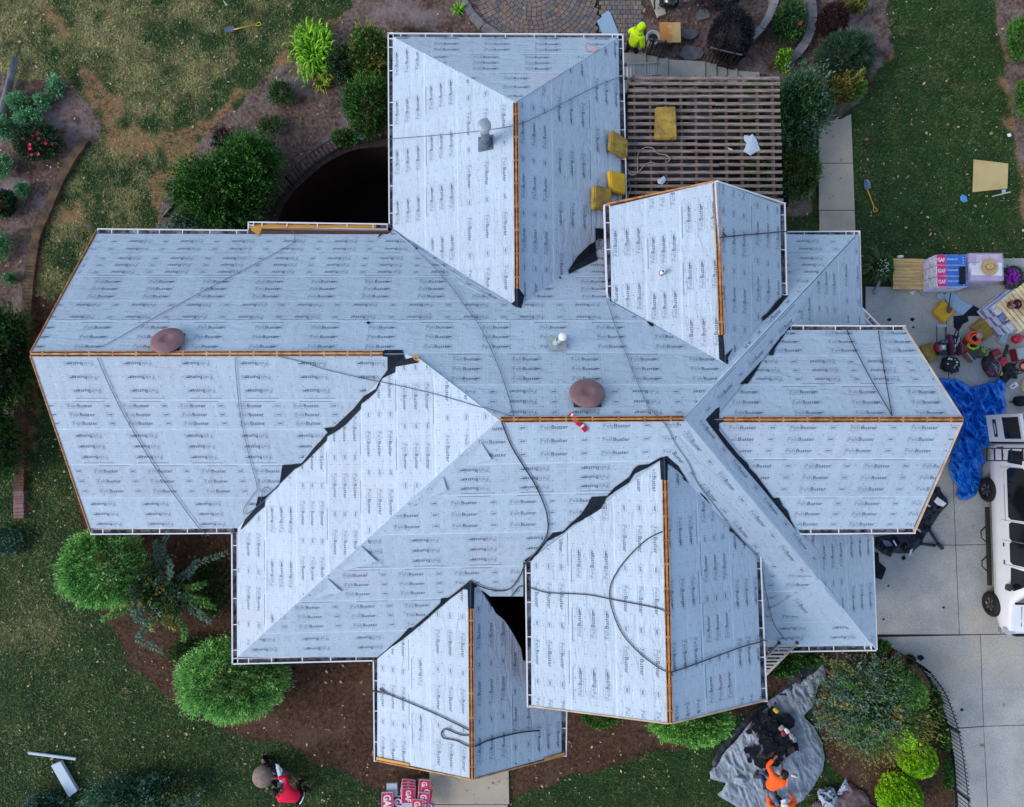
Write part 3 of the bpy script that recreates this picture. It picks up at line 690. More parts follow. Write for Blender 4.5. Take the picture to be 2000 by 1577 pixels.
felt_region('E', vxs(1150, [1708, 1655, 1600, 1550]), [-1, 1, 1], poly=[(1562, 1040), (1706, 1046), (1712, 1268), (1590, 1123)])
felt_region('E', [(1335, 819), (1393, 820)], [1], poly=[(1335, 819), (1604, 535), (1560, 615), (1393, 820)], along=((1335, 819), (1604, 535)), lift=.016, rows=2, bars=True)
felt_region('E', [(1393, 820), (1335, 819)], [1], poly=[(1335, 819), (1393, 820), (1562, 1040), (1600, 1080), (1592, 1125)], along=hip, lift=.016, rows=2, bars=True)
felt_region('S', [(1312, 893), (1335, 819)], [1], poly=[(1335, 820), (1592, 1125), (1540, 1122), (1488, 1088), (1306, 893)], along=hip, lift=.016, rows=2, bars=False)
felt_region('N', [(1500, 600), (1530, 612)], [1], poly=[(1345, 808), (1421, 716), (1530, 588), (1604, 532)], along=((1345, 808), (1604, 532)), lift=.016, rows=1, bars=False)
# diagonal folded flaps across the hip and valley edges
def flap(f, poly, along, lift=.02):
    n, k = PL[f]; U = (on(PL[f], *along[1])-on(PL[f], *along[0])).normalized(); felt_region(f, [along[0], (along[1][0]+1, along[1][1]+25)], [1], poly=poly, along=along, lift=lift, rows=1, bars=True)
flap('S', [(706, 1066), (735, 1092), (690, 1103), (660, 1116)], ((706, 1066), (735, 1092)))
flap('S', [(641, 1130), (667, 1152), (625, 1163), (598, 1172)], ((641, 1130), (667, 1152)))
flap('S', [(940, 862), (958, 893), (934, 905), (882, 910), (915, 880)], ((940, 862), (958, 893)))
flap('S', [(865, 932), (872, 955), (835, 975), (798, 988)], ((865, 932), (872, 955)))
flap('N', [(769, 453), (812, 487), (880, 532), (838, 500), (790, 462)], ((769, 453), (880, 532)))
flap('N', [(876, 528), (890, 545), (900, 556), (975, 590), (1000, 596), (965, 574)], ((876, 528), (965, 574)))
flap('S', [(1495, 1195), (1600, 1130), (1700, 1255), (1640, 1215)], hip, .018)
for q in ([(706, 1066), (737, 1094), (660, 1117)], [(641, 1130), (668, 1153), (600, 1172)], [(940, 864), (960, 895), (905, 912), (880, 912)], [(866, 930), (873, 955), (835, 975), (797, 990)]):
    n = PL['S'][0]; P = [on(PL['S'], x, y)+n*(.03+(.035 if k_ == 1 else .0)) for k_, (x, y) in enumerate(q)]
    bb = B(); m_ = sum(P, Vector())/len(P)-n*.015; Vq = P+[m_]; bb.add(Vq, [(k_, (k_+1) % len(P), len(P)) if ((P[(k_+1) % len(P)]-P[k_]).cross(m_-P[k_])).z > 0 else ((k_+1) % len(P), k_, len(P)) for k_ in range(len(P))]); o = bb.out('folded_flap', FELT, H); uvl = o.data.uv_layers.new(name='UVMap')
    for lp in o.data.loops: c = o.data.vertices[lp.vertex_index].co; uvl.data[lp.index].uv = (c.x+30, c.y+30)
# ---- decals laid on the real slopes
def decal(name, poly, mat, off=.03, parent=None, th=.004):
    pts = [Vector(p) for p in poly]; n0 = len(pts); E_ = []
    for f in ORDER:
        P = FP[f]
        for i in range(len(P)):
            a, b = P[i], P[(i+1) % len(P)]
            xs = [p[0] for p in poly]; ys = [p[1] for p in poly]
            if max(a[0], b[0]) < min(xs) or min(a[0], b[0]) > max(xs) or max(a[1], b[1]) < min(ys) or min(a[1], b[1]) > max(ys): continue
            pts += [Vector(a), Vector(b)]; E_.append((len(pts)-2, len(pts)-1))
    r = geometry.delaunay_2d_cdt(pts, E_, [list(range(n0))], 0, 1e-4); vs, fs = r[0], r[2]
    bb = B()
    for t in fs:
        c = sum((vs[i] for i in t), Vector((0, 0)))/len(t)
        if not inpoly(poly, c.x, c.y): continue
        f = face_at(c.x, c.y)
        if not f: continue
        T = [on(PL[f], vs[i].x, vs[i].y)+PL[f][0]*off for i in t]
        if (T[1]-T[0]).cross(T[2]-T[0]).z < 0: T = T[::-1]
        bb.add(T, [tuple(range(len(T)))])
    o = bb.out(name, mat, parent); return o
BP = [
 [(818, 709), (773, 717), (772, 728), (747, 740), (742, 750), (735, 766), (722, 778), (706, 790), (705, 800), (690, 815), (676, 830), (658, 843), (640, 853), (638, 862), (600, 900), (588, 911), (576, 917), (548, 945), (543, 952), (519, 974), (517, 990), (500, 1005), (486, 1020), (470, 1036), (480, 1014), (500, 990), (504, 970), (516, 970), (530, 960), (546, 946), (552, 908), (590, 905), (612, 878), (640, 844), (633, 836), (655, 833), (692, 798), (712, 774), (735, 760), (742, 745), (757, 722), (757, 697), (740, 694), (752, 685), (786, 685), (793, 702), (812, 697)],
 [(1302, 890), (1287, 894), (1266, 906), (1246, 908), (1238, 914), (1228, 931), (1200, 951), (1185, 968), (1155, 970), (1147, 985), (1135, 1003), (1114, 1022), (1099, 1037), (1079, 1040), (1063, 1059), (1046, 1079), (1023, 1094), (1033, 1102), (1048, 1083), (1068, 1057), (1101, 1040), (1119, 1024), (1152, 1008), (1175, 993), (1184, 972), (1203, 958), (1228, 942), (1239, 925), (1266, 912), (1289, 898), (1291, 937), (1302, 938), (1303, 906), (1322, 918), (1343, 940), (1325, 910)],
 [(919, 1132), (891, 1155), (875, 1167), (861, 1168), (860, 1177), (840, 1196), (805, 1226), (799, 1225), (784, 1242), (756, 1267), (770, 1261), (786, 1250), (806, 1234), (837, 1208), (844, 1201), (880, 1170), (906, 1151), (914, 1152), (915, 1188), (925, 1190), (926, 1148), (932, 1146)],
 [(1403, 654), (1413, 655), (1416, 694), (1431, 680), (1420, 700), (1422, 714), (1405, 702)],
 [(1005, 562), (1012, 563), (1023, 578), (1018, 604), (1008, 600), (999, 594), (1006, 588)],
 [(1162, 472), (1150, 479), (1127, 501), (1109, 529), (1111, 537), (1127, 528), (1167, 509), (1164, 495)], [(1162, 446), (1179, 448), (1177, 468), (1168, 466), (1162, 474)],
 [(1263, 629), (1275, 631), (1276, 640), (1269, 637)], [(1092, 543), (1094, 541), (1096, 544), (1094, 547)],
 [(1533, 573), (1515, 589), (1500, 609), (1486, 621), (1489, 629), (1500, 620), (1516, 606), (1539, 579)],
 [(1443, 751), (1460, 751), (1471, 735), (1482, 717), (1487, 704), (1465, 728)], [(1500, 695), (1510, 696), (1513, 682), (1533, 654), (1525, 656), (1508, 678)],
 [(1377, 820), (1396, 800), (1404, 795), (1404, 818), (1412, 819), (1411, 824), (1404, 826), (1403, 841), (1416, 858), (1441, 889), (1459, 906), (1462, 914), (1482, 934), (1500, 961), (1508, 972), (1521, 972), (1528, 988), (1538, 998), (1546, 1021), (1554, 1037), (1533, 1010), (1500, 970), (1457, 919), (1419, 876)],
 [(1335, 938), (1330, 930), (1346, 943)], [(1368, 965), (1391, 990), (1378, 972), (1367, 961)], [(1424, 1038), (1424, 1029), (1430, 1032), (1459, 1069), (1431, 1041)],
 [(735, 440), (757, 438), (768, 447), (761, 458), (754, 450), (735, 447)], [(755, 452), (737, 467), (741, 460), (750, 450)], [(812, 486), (816, 485), (815, 488), (811, 488)],
 [(938, 1152), (952, 1162), (957, 1167), (966, 1192), (956, 1180)], [(1289, 893), (1302, 892), (1302, 900), (1290, 900)]]
for p in BP: decal('black_underlay_patch', p, BLACK, .026, H)
for p in ([(490, 441), (735, 442.5), (735, 447), (512, 449), (506, 463), (491, 452)], [(804, 697), (819, 697), (819, 709), (810, 706)], [(737, 1478), (800, 1491), (800, 1495), (737, 1483)], [(1062, 1481), (1101, 1469), (1101, 1473), (1062, 1484)]):
    q = p
    n_ = PL['N'] if p[0][1] < 1000 else (PL['BW'] if p[0][0] < 900 else PL['BE'])
    B().prism([on(n_, x, y)+n_[0]*.045 for x, y in q], .03).out('bare_plywood', M('bare_ply', (.66, .35, .07), (.52, .25, .05), scale=3, rough=.8, stretch=(1, 8, 1)), H)
decal('pink_chalk_stain', [(1146, 88), (1160, 92), (1170, 98), (1160, 104), (1148, 101)], M('pink_chalk', (.55, .33, .38), (.5, .45, .5), scale=8), .026, H)
# ---- ridge slots: dark of the opening painted as a raised black bar
def ridge(f1, f2, a, b, lead=True, pale=RAW):
    A = (on(PL[f1], *a)+on(PL[f2], *a))/2+Vector((0, 0, .035)); Z = (on(PL[f1], *b)+on(PL[f2], *b))/2+Vector((0, 0, .035))
    d = (Z-A).normalized(); s = d.cross(Vector((0, 0, 1))).normalized()
    rv = B().bar(A-Vector((0, 0, .02)), Z-Vector((0, 0, .02)), .12, .03).out('ridge_slot', M('attic_dark', (.006, .006, .007), rough=1), H)
    B().bar(A+Vector((0, 0, .004)), Z+Vector((0, 0, .004)), .048, .03).out('ridge_board', pale, rv)
    for sg in (-1, 1): B().bar(A+s*sg*.060, Z+s*sg*.060, .018, .03).out('sheathing_edge', RAW, rv)
    L = (Z-A).length; n = int(L/.56)
    for i in range(n):
        p = A+d*(i+.5)*L/n; B().bar(p-s*.05+Vector((0, 0, .006)), p+s*.05+Vector((0, 0, .006)), .035, .028).out('rafter_end', pale, rv)
ridge('N', 'WS', (62, 692), (748, 691), pale=RAWL); ridge('N', 'S', (978, 820), (1335, 818)); ridge('TW', 'TE', (1007, 202), (1010, 565))
ridge('NW', 'NE', (1398, 356), (1409, 655)); ridge('EN', 'ES', (1412, 820), (1879, 820)); ridge('FW', 'FE', (1298, 938), (1308, 1411)); ridge('BW', 'BE', (919.5, 1188), (922, 1521))
# ---- rake boards: thin edges of wood seen along the gables
def rake(f, a, b, mat=None, wd=.03):
    A, Z = on(PL[f], *a), on(PL[f], *b); B().bar(A-Vector((0, 0, .05)), Z-Vector((0, 0, .05)), wd, .14).out('rake_board', mat or RAW, H)
CREAM = M('cream_trim', (.55, .47, .38), (.42, .30, .2), scale=3)
rake('N', (188, 452), (59, 691)); rake('WS', (59, 693), (176, 1037), RAW); rake('NW', (1187, 399), (1398, 354), RAW, .04); rake('NE', (1398, 354), (1532, 398), WHITE)
rake('EN', (1766, 640), (1881, 820), CREAM); rake('ES', (1881, 820), (1787, 1037), CREAM); rake('FW', (1035, 1379), (1308, 1413.5), CREAM, .035); rake('FE', (1308, 1413.5), (1497, 1367), CREAM, .04); rake('BW', (736, 1486), (922, 1522.5), RAWL); rake('BE', (922, 1522.5), (1103, 1475), RAWL)
# ---- gutters
def gutter(a, b, z, inn, hang=.72, ends=(True, True), wd=.15):
    A, Z = G(*a, z), G(*b, z); d = (Z-A).normalized(); s = Vector((-d.y, d.x, 0))
    if s.dot(G(*inn, z)-A) < 0: s = -s
    L = (Z-A).length; up = Vector((0, 0, 1)); dn = Vector((0, 0, -.11))
    g = B(); g.bar(A+s*.018, Z+s*.018, .034, .02); g.bar(A+s*.012+dn/2, Z+s*.012+dn/2, .010, .10); g.bar(A+s*(wd/2)+dn, Z+s*(wd/2)+dn, wd, .008)
    if ends[0]: g.bar(A+dn*.4+d*.01, A+dn*.4+s*wd+d*.01, .016, .11)
    if ends[1]: g.bar(Z+dn*.4-d*.01, Z+dn*.4+s*wd-d*.01, .016, .11)
    o = g.out('gutter', WHITE, H)
    B().bar(A+s*(wd*.53)+dn*.8+d*.02, Z+s*(wd*.53)+dn*.8-d*.02, wd*.86, .01).out('gutter_debris', DEBRIS, o)
    n = max(1, int(L/hang))
    for i in range(n):
        p = A+d*L*(i+.5+rnd.uniform(-.12, .12))/n+Vector((0, 0, -.004)); B().bar(p+s*.03, p+s*wd, .026, .012).out('hanger', WHITE, o)
    B().bar(A+s*(wd+.012)+dn*.9, Z+s*(wd+.012)+dn*.9, .02, .2).out('fascia', WHITE, o)
zg = ZE-.02
gutter((190, 446.5), (485, 449), zg, (300, 600)); gutter((484, 433), (484, 449), zg, (600, 440), ends=(0, 0)); gutter((484, 433), (757, 437), zg, (600, 600))
gutter((757, 64), (759, 438), zg, (900, 200), ends=(1, 0)); gutter((757, 64.5), (1217, 66.5), zg, (900, 200), ends=(0, 0)); gutter((1217.5, 66), (1225, 398), zg, (1000, 200), ends=(0, 0))
gutter((1179, 400), (1185, 584), zN-.02, (1300, 500)); gutter((1534, 397), (1538, 577), zN-.02, (1400, 500)); gutter((1538, 452), (1680, 451), zg, (1600, 600), ends=(0, 0)); gutter((1680, 451), (1684, 600), zg, (1600, 600), ends=(0, 0)); gutter((1684, 600), (1719, 635), zg, (1600, 640), ends=(0, 0))
gutter((1544, 635), (1769, 636), zE-.02, (1700, 700)); gutter((1558, 1045), (1788, 1043), zE-.02, (1700, 900)); gutter((1706, 1050), (1714, 1272), zg, (1600, 1200), ends=(0, 0)); gutter((1500, 1275), (1714, 1272), zg, (1600, 1200), ends=(0, 0))
gutter((1487, 1088), (1499, 1371), zF-.02, (1400, 1200)); gutter((1025, 1096), (1029, 1382), zF-.02, (1200, 1200)); gutter((728, 1292), (730, 1488), zg, (800, 1400), ends=(0, 1)); gutter((1108, 1386), (1107, 1478), zg, (1000, 1400)); gutter((453, 1298.5), (728, 1292), zg, (600, 1200), ends=(0, 0))
gutter((451.5, 1041), (452.5, 1298), zg, (600, 1200), ends=(0, 0)); gutter((177, 1045), (454, 1043), zg, (300, 900), ends=(1, 0))
# ---- walls
def wall(pts, base=0.0):
    T = [on(PL[f], x, y)-Vector((0, 0, .17)) for x, y, f in pts]; bb = B()
    for a, c in zip(T[:-1], T[1:]):
        d = (c-a); d.z = 0; nr = Vector((-d.y, d.x, 0)).normalized()*.06
        q = [a+nr, c+nr, c-nr, a-nr]; bb.prism(q, bottom=[Vector((p.x, p.y, base)) for p in q]) if nr.length > .01 else None
    bb.out('wall', SIDING, H)
wall([(745, 466, 'N'), (202, 466, 'N'), (86, 691, 'N')], 0); wall([(86, 693, 'WS'), (193, 1020, 'WS'), (470, 1020, 'WS')]); wall([(470, 1030, 'W'), (470, 1275, 'W'), (745, 1273, 'S')])
wall([(749, 1292, 'BW'), (750, 1472, 'BW'), (921, 1507, 'BW')]); wall([(921, 1507, 'BE'), (1088, 1462, 'BE'), (1088, 1378, 'BE')]); wall([(1047, 1100, 'FW'), (1050, 1366, 'FW'), (1306, 1398, 'FW')]); wall([(1306, 1398, 'FE'), (1482, 1356, 'FE'), (1470, 1100, 'FE')])
wall([(1500, 1255, 'S'), (1700, 1253, 'S')]); wall([(1698, 1253, 'E'), (1692, 1052, 'E')]); wall([(1575, 1024, 'ES'), (1775, 1024, 'ES'), (1864, 820, 'ES')]); wall([(1864, 820, 'EN'), (1753, 654, 'EN'), (1560, 654, 'EN')]); wall([(1700, 628, 'E'), (1668, 602, 'E'), (1663, 470, 'E')]); wall([(1663, 468, 'N'), (1545, 466, 'N')])
wall([(1519, 570, 'NE'), (1518, 408, 'NE'), (1398, 368, 'NE')]); wall([(1398, 368, 'NW'), (1199, 412, 'NW'), (1201, 580, 'NW')]); wall([(777, 440, 'TW'), (776, 80, 'TW')], -3.1); wall([(776, 80, 'TN'), (1202, 82, 'TN')]); wall([(1202, 82, 'TE'), (1208, 440, 'TE')])
B().bar(G(500, 466, 1.4)-Vector((0, 0, 2)), G(775, 466, 1.4)-Vector((0, 0, 2)), .2, 5.0).out('wall', SIDING, H)
wall([(936, 1152, 'S'), (957, 1160, 'S'), (1024, 1160, 'S')]); B().prism([G(x, y, .06) for x, y in [(930, 1140), (1070, 1140), (1070, 1300), (1000, 1300), (930, 1250)]], .05).out('entry_floor', PITC, H)
# ---- roof fittings
def roof_vent(x, y, f, r, shiftx=0):
    n = PL[f][0]; c = on(PL[f], x, y); ax = frame(n); fl = frame(n)
    base = B().box(c+n*.03, (r*1.55, r*1.55, .02), rot=fl).out('roof_vent', M('vent_flashing', (.03, .035, .045)), H)
    B().lathe(c+n*.02, [(r*.52, 0), (r*.52, .14)], 20, ax=fl).out('vent_collar', M('vent_flashing', (.03, .035, .045)), base, smooth=True)
    prof = [(r*.9, .10), (r, .115), (r*1.01, .14), (r*.93, .17), (r*.75, .195), (r*.5, .212), (r*.3, .218), (r*.27, .208), (0.001, .206)]
    B().lathe(c, prof, 40, ax=ax).out('vent_cap', PINKV, base, smooth=True)
roof_vent(331, 672, 'N', .41); roof_vent(1146, 775, 'N', .42)
c = on(PL['TW'], 949, 281); n = PL['TW'][0]; fl = frame(n)
fp = B().box(c+n*.035, (.42, .40, .02), rot=fl).out('flue_pipe', M('flue_base', (.10, .13, .16), (.07, .09, .12), rough=.5), H); GM = M('flue_grey', (.12, .16, .20), (.08, .11, .14), scale=5, rough=.45, spec=.5)
B().lathe(c, [(.19, 0), (.17, .10), (.13, .22), (.125, .24)], 24).out('storm_collar', GM, fp, smooth=True); B().lathe(c, [(.115, .1), (.115, 1.0)], 24).out('pipe', GM, fp, smooth=True)
B().lathe(c+Vector((0, 0, .93)), [(.14, -.04), (.15, 0), (.15, .06), (.17, .10), (.175, .2), (.16, .23), (.08, .26), (.001, .27)], 28).out('cap', M('flue_cap', (.30, .37, .42), (.24, .30, .35), scale=5, rough=.4, spec=.6), fp, smooth=True)
c = on(PL['N'], 1088, 674); n = PL['N'][0]; fl = frame(n)
wp = B().box(c+n*.085, (.44, .46, .008), rot=fl).out('vent_pipe', M('clear_flashing', (.33, .40, .40), (.26, .32, .33), rough=.25, scale=6, spec=.7), H); CLR = M('clear_boot', (.40, .47, .48), (.28, .34, .36), rough=.25, scale=7, spec=.7)
B().lathe(c+n*.09, [(.12, 0), (.10, .05), (.075, .12), (.06, .16)], 20, ax=frame(n*.4+Vector((.1, 0, .6)))).out('rubber_boot', CLR, wp, smooth=True)
tp = c+Vector((.09, .10, .72)); B().tube([c, tp], .055, 18).out('pipe', CLR, wp, smooth=True); B().lathe(tp, [(.085, -.05), (.10, 0), (.10, .02), (.05, .035), (.001, .04)], 26).out('cap', M('white_plastic', (.82, .82, .84), rough=.35), wp, smooth=True)
c = on(PL['NW'], 1292, 534); wp = B().lathe(c, [(.075, 0), (.075, .03), (.045, .04)], 20).out('plumbing_vent', M('pinkish_boot', (.32, .22, .24)), H, smooth=True)
B().lathe(c, [(.05, 0), (.05, .24), (.035, .24), (.035, .05), (.001, .05)], 20).out('pipe', M('white_plastic', (.82, .82, .84)), wp, smooth=True)
c = on(PL['N'], 720, 631); B().lathe(c, [(.035, 0), (.035, .06), (.022, .06), (.022, .055), (.001, .01)], 14).out('plumbing_vent', BLKM, H)
# ------------------------------------------------------------------ ROPES AND HOSES on the roof
def rope(name, label, cat, pts, r=.011, mat=None, group=None, z=None, n=10, off=.03, parent=None):
    P2 = smoothpath([(x, y, 0) for x, y in pts], n); P = []
    for p in P2:
        q = drape(p.x, p.y, off+r)
        if q is None: q = (P[-1]*1.0 if False else G(p.x, p.y, (P[-1].z if P else 3.0))) if z is None else G(p.x, p.y, z)
        P.append(q)
    # tight rope: smooth out jumps in height
    for _ in range(2):
        for i in range(1, len(P)-1):
            m_ = (P[i-1]+P[i+1])/2
            if m_.z > P[i].z+.03: P[i] = P[i].lerp(m_, .5)
    o = B().tube(P, r, 6).out(name, mat or ROPEM, parent, smooth=True)
    return setp(o, label, cat, group) if label else o
rope('rope', 'grey rope running diagonally over the upper left slope to the ridge', 'rope', [(560, 443), (574, 455), (576, 470), (563, 483), (500, 517), (340, 602), (200, 680)], .008)
rope('rope', 'grey rope slanting down the large left slope to the gutter', 'rope', [(192, 698), (212, 745), (245, 812), (300, 905), (345, 970), (392, 1033), (408, 1047)], .010)
rope('rope', 'thin rope with a loose loop beside the torn black valley', 'rope', [(460, 697), (463, 740), (472, 820), (490, 900), (503, 950), (495, 965), (478, 990), (480, 1003), (510, 985), (528, 965), (527, 953), (515, 953), (512, 970), (508, 985)], .008)
rope('rope', 'long curved rope from the courtyard corner over the middle to the main ridge', 'rope', [(758, 440), (812, 488), (870, 548), (905, 595), (940, 645), (972, 715), (993, 775), (1003, 815)], .010)
rope('rope', 'thin rope crossing the pale hip slope to the main ridge', 'rope', [(520, 690), (590, 706), (640, 722), (740, 745), (850, 770), (940, 796), (1000, 815)], .009)
rope('rope', 'thin rope stretched right across the top wing past the flue', 'rope', [(756, 273), (860, 265), (946, 256), (1006, 246), (1050, 228), (1110, 197), (1170, 167), (1220, 148)], .009)
rope('rope', 'rope hanging from the cottage gable corner over the ridge down the diagonal strap', 'rope', [(1184, 586), (1200, 635), (1225, 700), (1262, 790), (1275, 806), (1300, 830), (1318, 865), (1345, 905), (1362, 942), (1400, 993), (1440, 1045), (1482, 1090), (1494, 1150), (1510, 1215), (1535, 1250)], .008)
rope('rope', 'dark rope down the right wing, left one of the pair meeting at the ridge', 'rope', [(1651, 637), (1660, 665), (1690, 725), (1718, 775), (1741, 814)], .012, ROPEB)
rope('rope', 'dark rope down the right wing, right one of the pair meeting at the ridge', 'rope', [(1713, 637), (1720, 690), (1728, 740), (1741, 814)], .012, ROPEB)
rope('air_hose', 'black air hose curling down the middle to the front gable valley', 'hose', [(980, 823), (998, 868), (1020, 905), (1045, 945), (1064, 988), (1070, 1020), (1067, 1045), (1050, 1072), (1029, 1096), (1014, 1125), (997, 1147), (975, 1152), (945, 1146), (920, 1134)], .016, ROPEB)
rope('air_hose', 'black hose lying across the big front gable to its ridge', 'hose', [(998, 1164), (1006, 1153), (1015, 1144), (1030, 1145), (1070, 1157), (1145, 1161), (1200, 1171), (1290, 1189), (1303, 1201)], .014, ROPEB, z=4.6)
rope('air_hose', 'black hose making a wide loop on the big front gable', 'hose', [(1295, 1038), (1265, 1053), (1230, 1085), (1205, 1118), (1192, 1150), (1195, 1185), (1215, 1235), (1250, 1275), (1290, 1305), (1310, 1313)], .014, ROPEB)
rope('rope', 'dark rope from the big gable ridge to its right gutter', 'rope', [(1311, 1319), (1308, 1313), (1316, 1310), (1340, 1302), (1400, 1280), (1450, 1262), (1496, 1250)], .016, ROPEB)
rope('rope', 'thick black rope knotted at the small gable gutter', 'rope', [(727, 1350), (750, 1352), (760, 1356), (748, 1349), (745, 1344), (756, 1353), (800, 1371), (860, 1397), (921, 1427)], .019, ROPEB)
rope('air_hose', 'thick black hose with a bent loop across the small gable', 'hose', [(918, 1435), (905, 1435), (890, 1430), (872, 1423), (864, 1430), (868, 1440), (880, 1443), (895, 1446), (922, 1457), (950, 1446), (985, 1436), (1020, 1429), (1052, 1426)], .020, ROPEB)
rope('rope', 'short black rope tied over the cottage gable ridge', 'rope', [(1404, 465), (1415, 463), (1410, 456), (1418, 463), (1450, 460), (1500, 456), (1538, 452)], .016, ROPEB)
b_ = B(); P = [drape(x, y, .05) for x, y in [(1111, 812), (1119, 817), (1126, 823), (1134, 828), (1140, 835), (1145, 840)]]
for i, (a, c) in enumerate(zip(P[:-1], P[1:])): b_.bar(a, c, .11, .03, mi=i % 2 and 0 or 0)
hs = b_.out('safety_strap', M('red_webbing', (.62, .02, .05), (.45, .01, .03), rough=.6), bevel=.005); setp(hs, 'red safety strap draped over the main ridge', 'strap')
for a, c in ((P[0].lerp(P[1], .4), P[0].lerp(P[1], .8)), (P[3].lerp(P[4], .2), P[3].lerp(P[4], .6))): B().bar(a+Vector((0, 0, .018)), c+Vector((0, 0, .018)), .11, .006).out('buckle', WHITE, hs)
# ------------------------------------------------------------------ PERGOLA
pg = thing('pergola', 'weathered wooden pergola of open slats beside the top wing', 'pergola', G(1370, 270)); ZP = 2.75
ys = [153, 164.5, 177, 189.5, 203, 216.5, 230, 243, 256.5, 269, 282.5, 296, 309.5, 323.5, 337, 350.5, 364, 377.5, 391]
for i, y in enumerate(ys):
    x1 = 1522+i*.35; a, c = G(1226, y+rnd.uniform(-.7, .7), ZP+.1), G(x1+rnd.uniform(-1, 1), y+rnd.uniform(-.9, .9), ZP+.1)
    if i % 3 == 1:
        m_ = a.lerp(c, rnd.uniform(.35, .6)); B().bar(a, m_, .082, .05).out('slat', PERG, pg); a = m_+Vector((.01, rnd.uniform(-.02, .02), 0))
    B().bar(a, c, .082, .05).out('slat', PERG, pg)
PERD = M('dark_cedar', (.13, .10, .095), (.07, .055, .055), scale=3, rough=.95, fine=.2)
for x in (1237, 1268, 1298, 1328, 1357, 1386, 1416, 1446, 1477, 1507): B().bar(G(x+.5, 150, ZP), G(x+4, 394, ZP), .045, .16).out('beam', PERD, pg)
for x, y in ((1236, 162), (1512, 162), (1238, 385), (1514, 385), (1375, 162), (1375, 385)):
    p = G(x, y, ZP-.1); B().bar(Vector((p.x, p.y, 0)), p, .14, .14, up=(0, 1, 0)).out('post', PERD, pg)
for y in (166, 388): B().bar(G(1232, y, ZP-.16), G(1518, y, ZP-.16), .05, .2).out('header', PERD, pg)
# slabs under the pergola, shade between the slats put into their near-black colour
us = thing('pergola_terrace', 'stone terrace under the slatted pergola, coloured dark for its shade', 'terrace', G(1370, 270), kind='structure')
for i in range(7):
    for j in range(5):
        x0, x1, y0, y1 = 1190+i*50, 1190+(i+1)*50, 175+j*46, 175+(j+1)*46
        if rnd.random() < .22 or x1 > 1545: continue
        slab('slab', [(x0, y0), (x1, y0), (x1, y1), (x0, y1)], us, rnd.choice([M('shade_slab', (.07, .075, .085)), PITC, M('shade_slab', (.07, .075, .085), (.05, .05, .06), scale=3)]), z=.04)
rope('garden_hose', 'beige garden hose looped on top of the pergola', 'hose', [(1224, 338), (1236, 343), (1245, 335), (1245, 308), (1250, 295), (1262, 288), (1275, 290), (1285, 300), (1300, 303), (1308, 309), (1304, 317), (1290, 321), (1270, 318), (1258, 324), (1245, 338), (1233, 341), (1225, 330)], .012, M('beige_hose', (.36, .30, .25)), z=ZP+.16)
rope('garden_hose', 'beige cable hanging beside the gutter by the foam pads', 'cable', [(1226, 352), (1230, 360), (1231, 372), (1227, 384), (1229, 392)], .010, M('beige_hose', (.36, .30, .25)), z=ZP+.16)
def crumple(name, label, cat, poly, z, mat, amp=.05, freq=6, step=2.5, group=None, parent=None, seed=0, edge=.01, an=(1, 1), fn=None, th=.006, smooth=True):
    xs = [p[0] for p in poly]; ysx = [p[1] for p in poly]; pts = [Vector(p) for p in poly]; n0 = len(pts); dense = []
    for i in range(n0):
        a, b2 = pts[i], pts[(i+1) % n0]; m_ = max(1, int((b2-a).length/step)); dense += [a.lerp(b2, k/m_)+Vector((rnd.uniform(-.4, .4), rnd.uniform(-.4, .4))) for k in range(m_)]
    poly2 = [(p.x, p.y) for p in dense]; V = list(dense); n1 = len(V); y = min(ysx)
    while y < max(ysx):
        x = min(xs)+(.5*step if int(y/step) % 2 else 0)
        while x < max(xs):
            if inpoly(poly2, x, y) and min((d.x-x)**2+(d.y-y)**2 for d in dense[::2]) > step*step*.5: V.append(Vector((x+rnd.uniform(-.3, .3), y+rnd.uniform(-.3, .3))))
            x += step
        y += step
    r_ = geometry.delaunay_2d_cdt(V, [], [list(range(n1))], 1, 1e-5); vs, fs = r_[0], r_[2]; P = []
    for v in vs:
        g = G(v.x, v.y, z); q = Vector(((g.x*.8+g.y*.35)*an[0]*freq/6+seed, (g.y*.8-g.x*.35)*an[1]*freq/6, seed*.7))
        a = 1-abs(noise.noise(q*1.3+Vector((noise.noise(q*.7)*1.4, noise.noise(q*.8+Vector((5, 5, 5)))*1.4, 0))))*2.2; b2 = 1-abs(noise.noise(q*3.1+Vector((0, 7, 0))+Vector((noise.noise(q*1.5)*1., 0, 0))))*2.2; c2 = noise.noise(q*8)
        de = min(math.hypot(d.x-v.x, d.y-v.y) for d in dense[::2]); k = min(1, de/7)
        h = amp*(max(0, a)*.62+max(0, b2)*.33+c2*.10)*k+edge+(fn(v.x, v.y) if fn else 0)
        P.append(G(v.x, v.y, z+h))
    F2 = [tuple(f) if (P[f[1]]-P[f[0]]).cross(P[f[2]]-P[f[0]]).z > 0 else tuple(f[::-1]) for f in fs]
    o = mesh(name, P, F2, mat, parent, smooth)
    return setp(o, label, cat, group) if label else o
WRAP = M('grey_felt_scrap', (.44, .53, .62), (.36, .45, .54), rough=.5, scale=5)
crumple('felt_scrap', 'torn pale felt scrap lying on the pergola slats', 'scrap', [(1454, 264), (1463, 266), (1470, 262), (1477, 272), (1485, 294), (1477, 297), (1465, 304), (1452, 296), (1458, 280), (1452, 272)], ZP+.14, WRAP, .05)
crumple('felt_scrap', 'tiny torn felt scrap left of the larger one on the pergola', 'scrap', [(1420, 288), (1431, 292), (1430, 295), (1423, 292)], ZP+.14, WRAP, .02)
crumple('plastic_bag', 'small clear crumpled plastic bag at the lower edge of the pergola', 'bag', [(1284, 352), (1297, 344), (1301, 352), (1294, 361), (1285, 358)], ZP+.14, WRAP, .06)
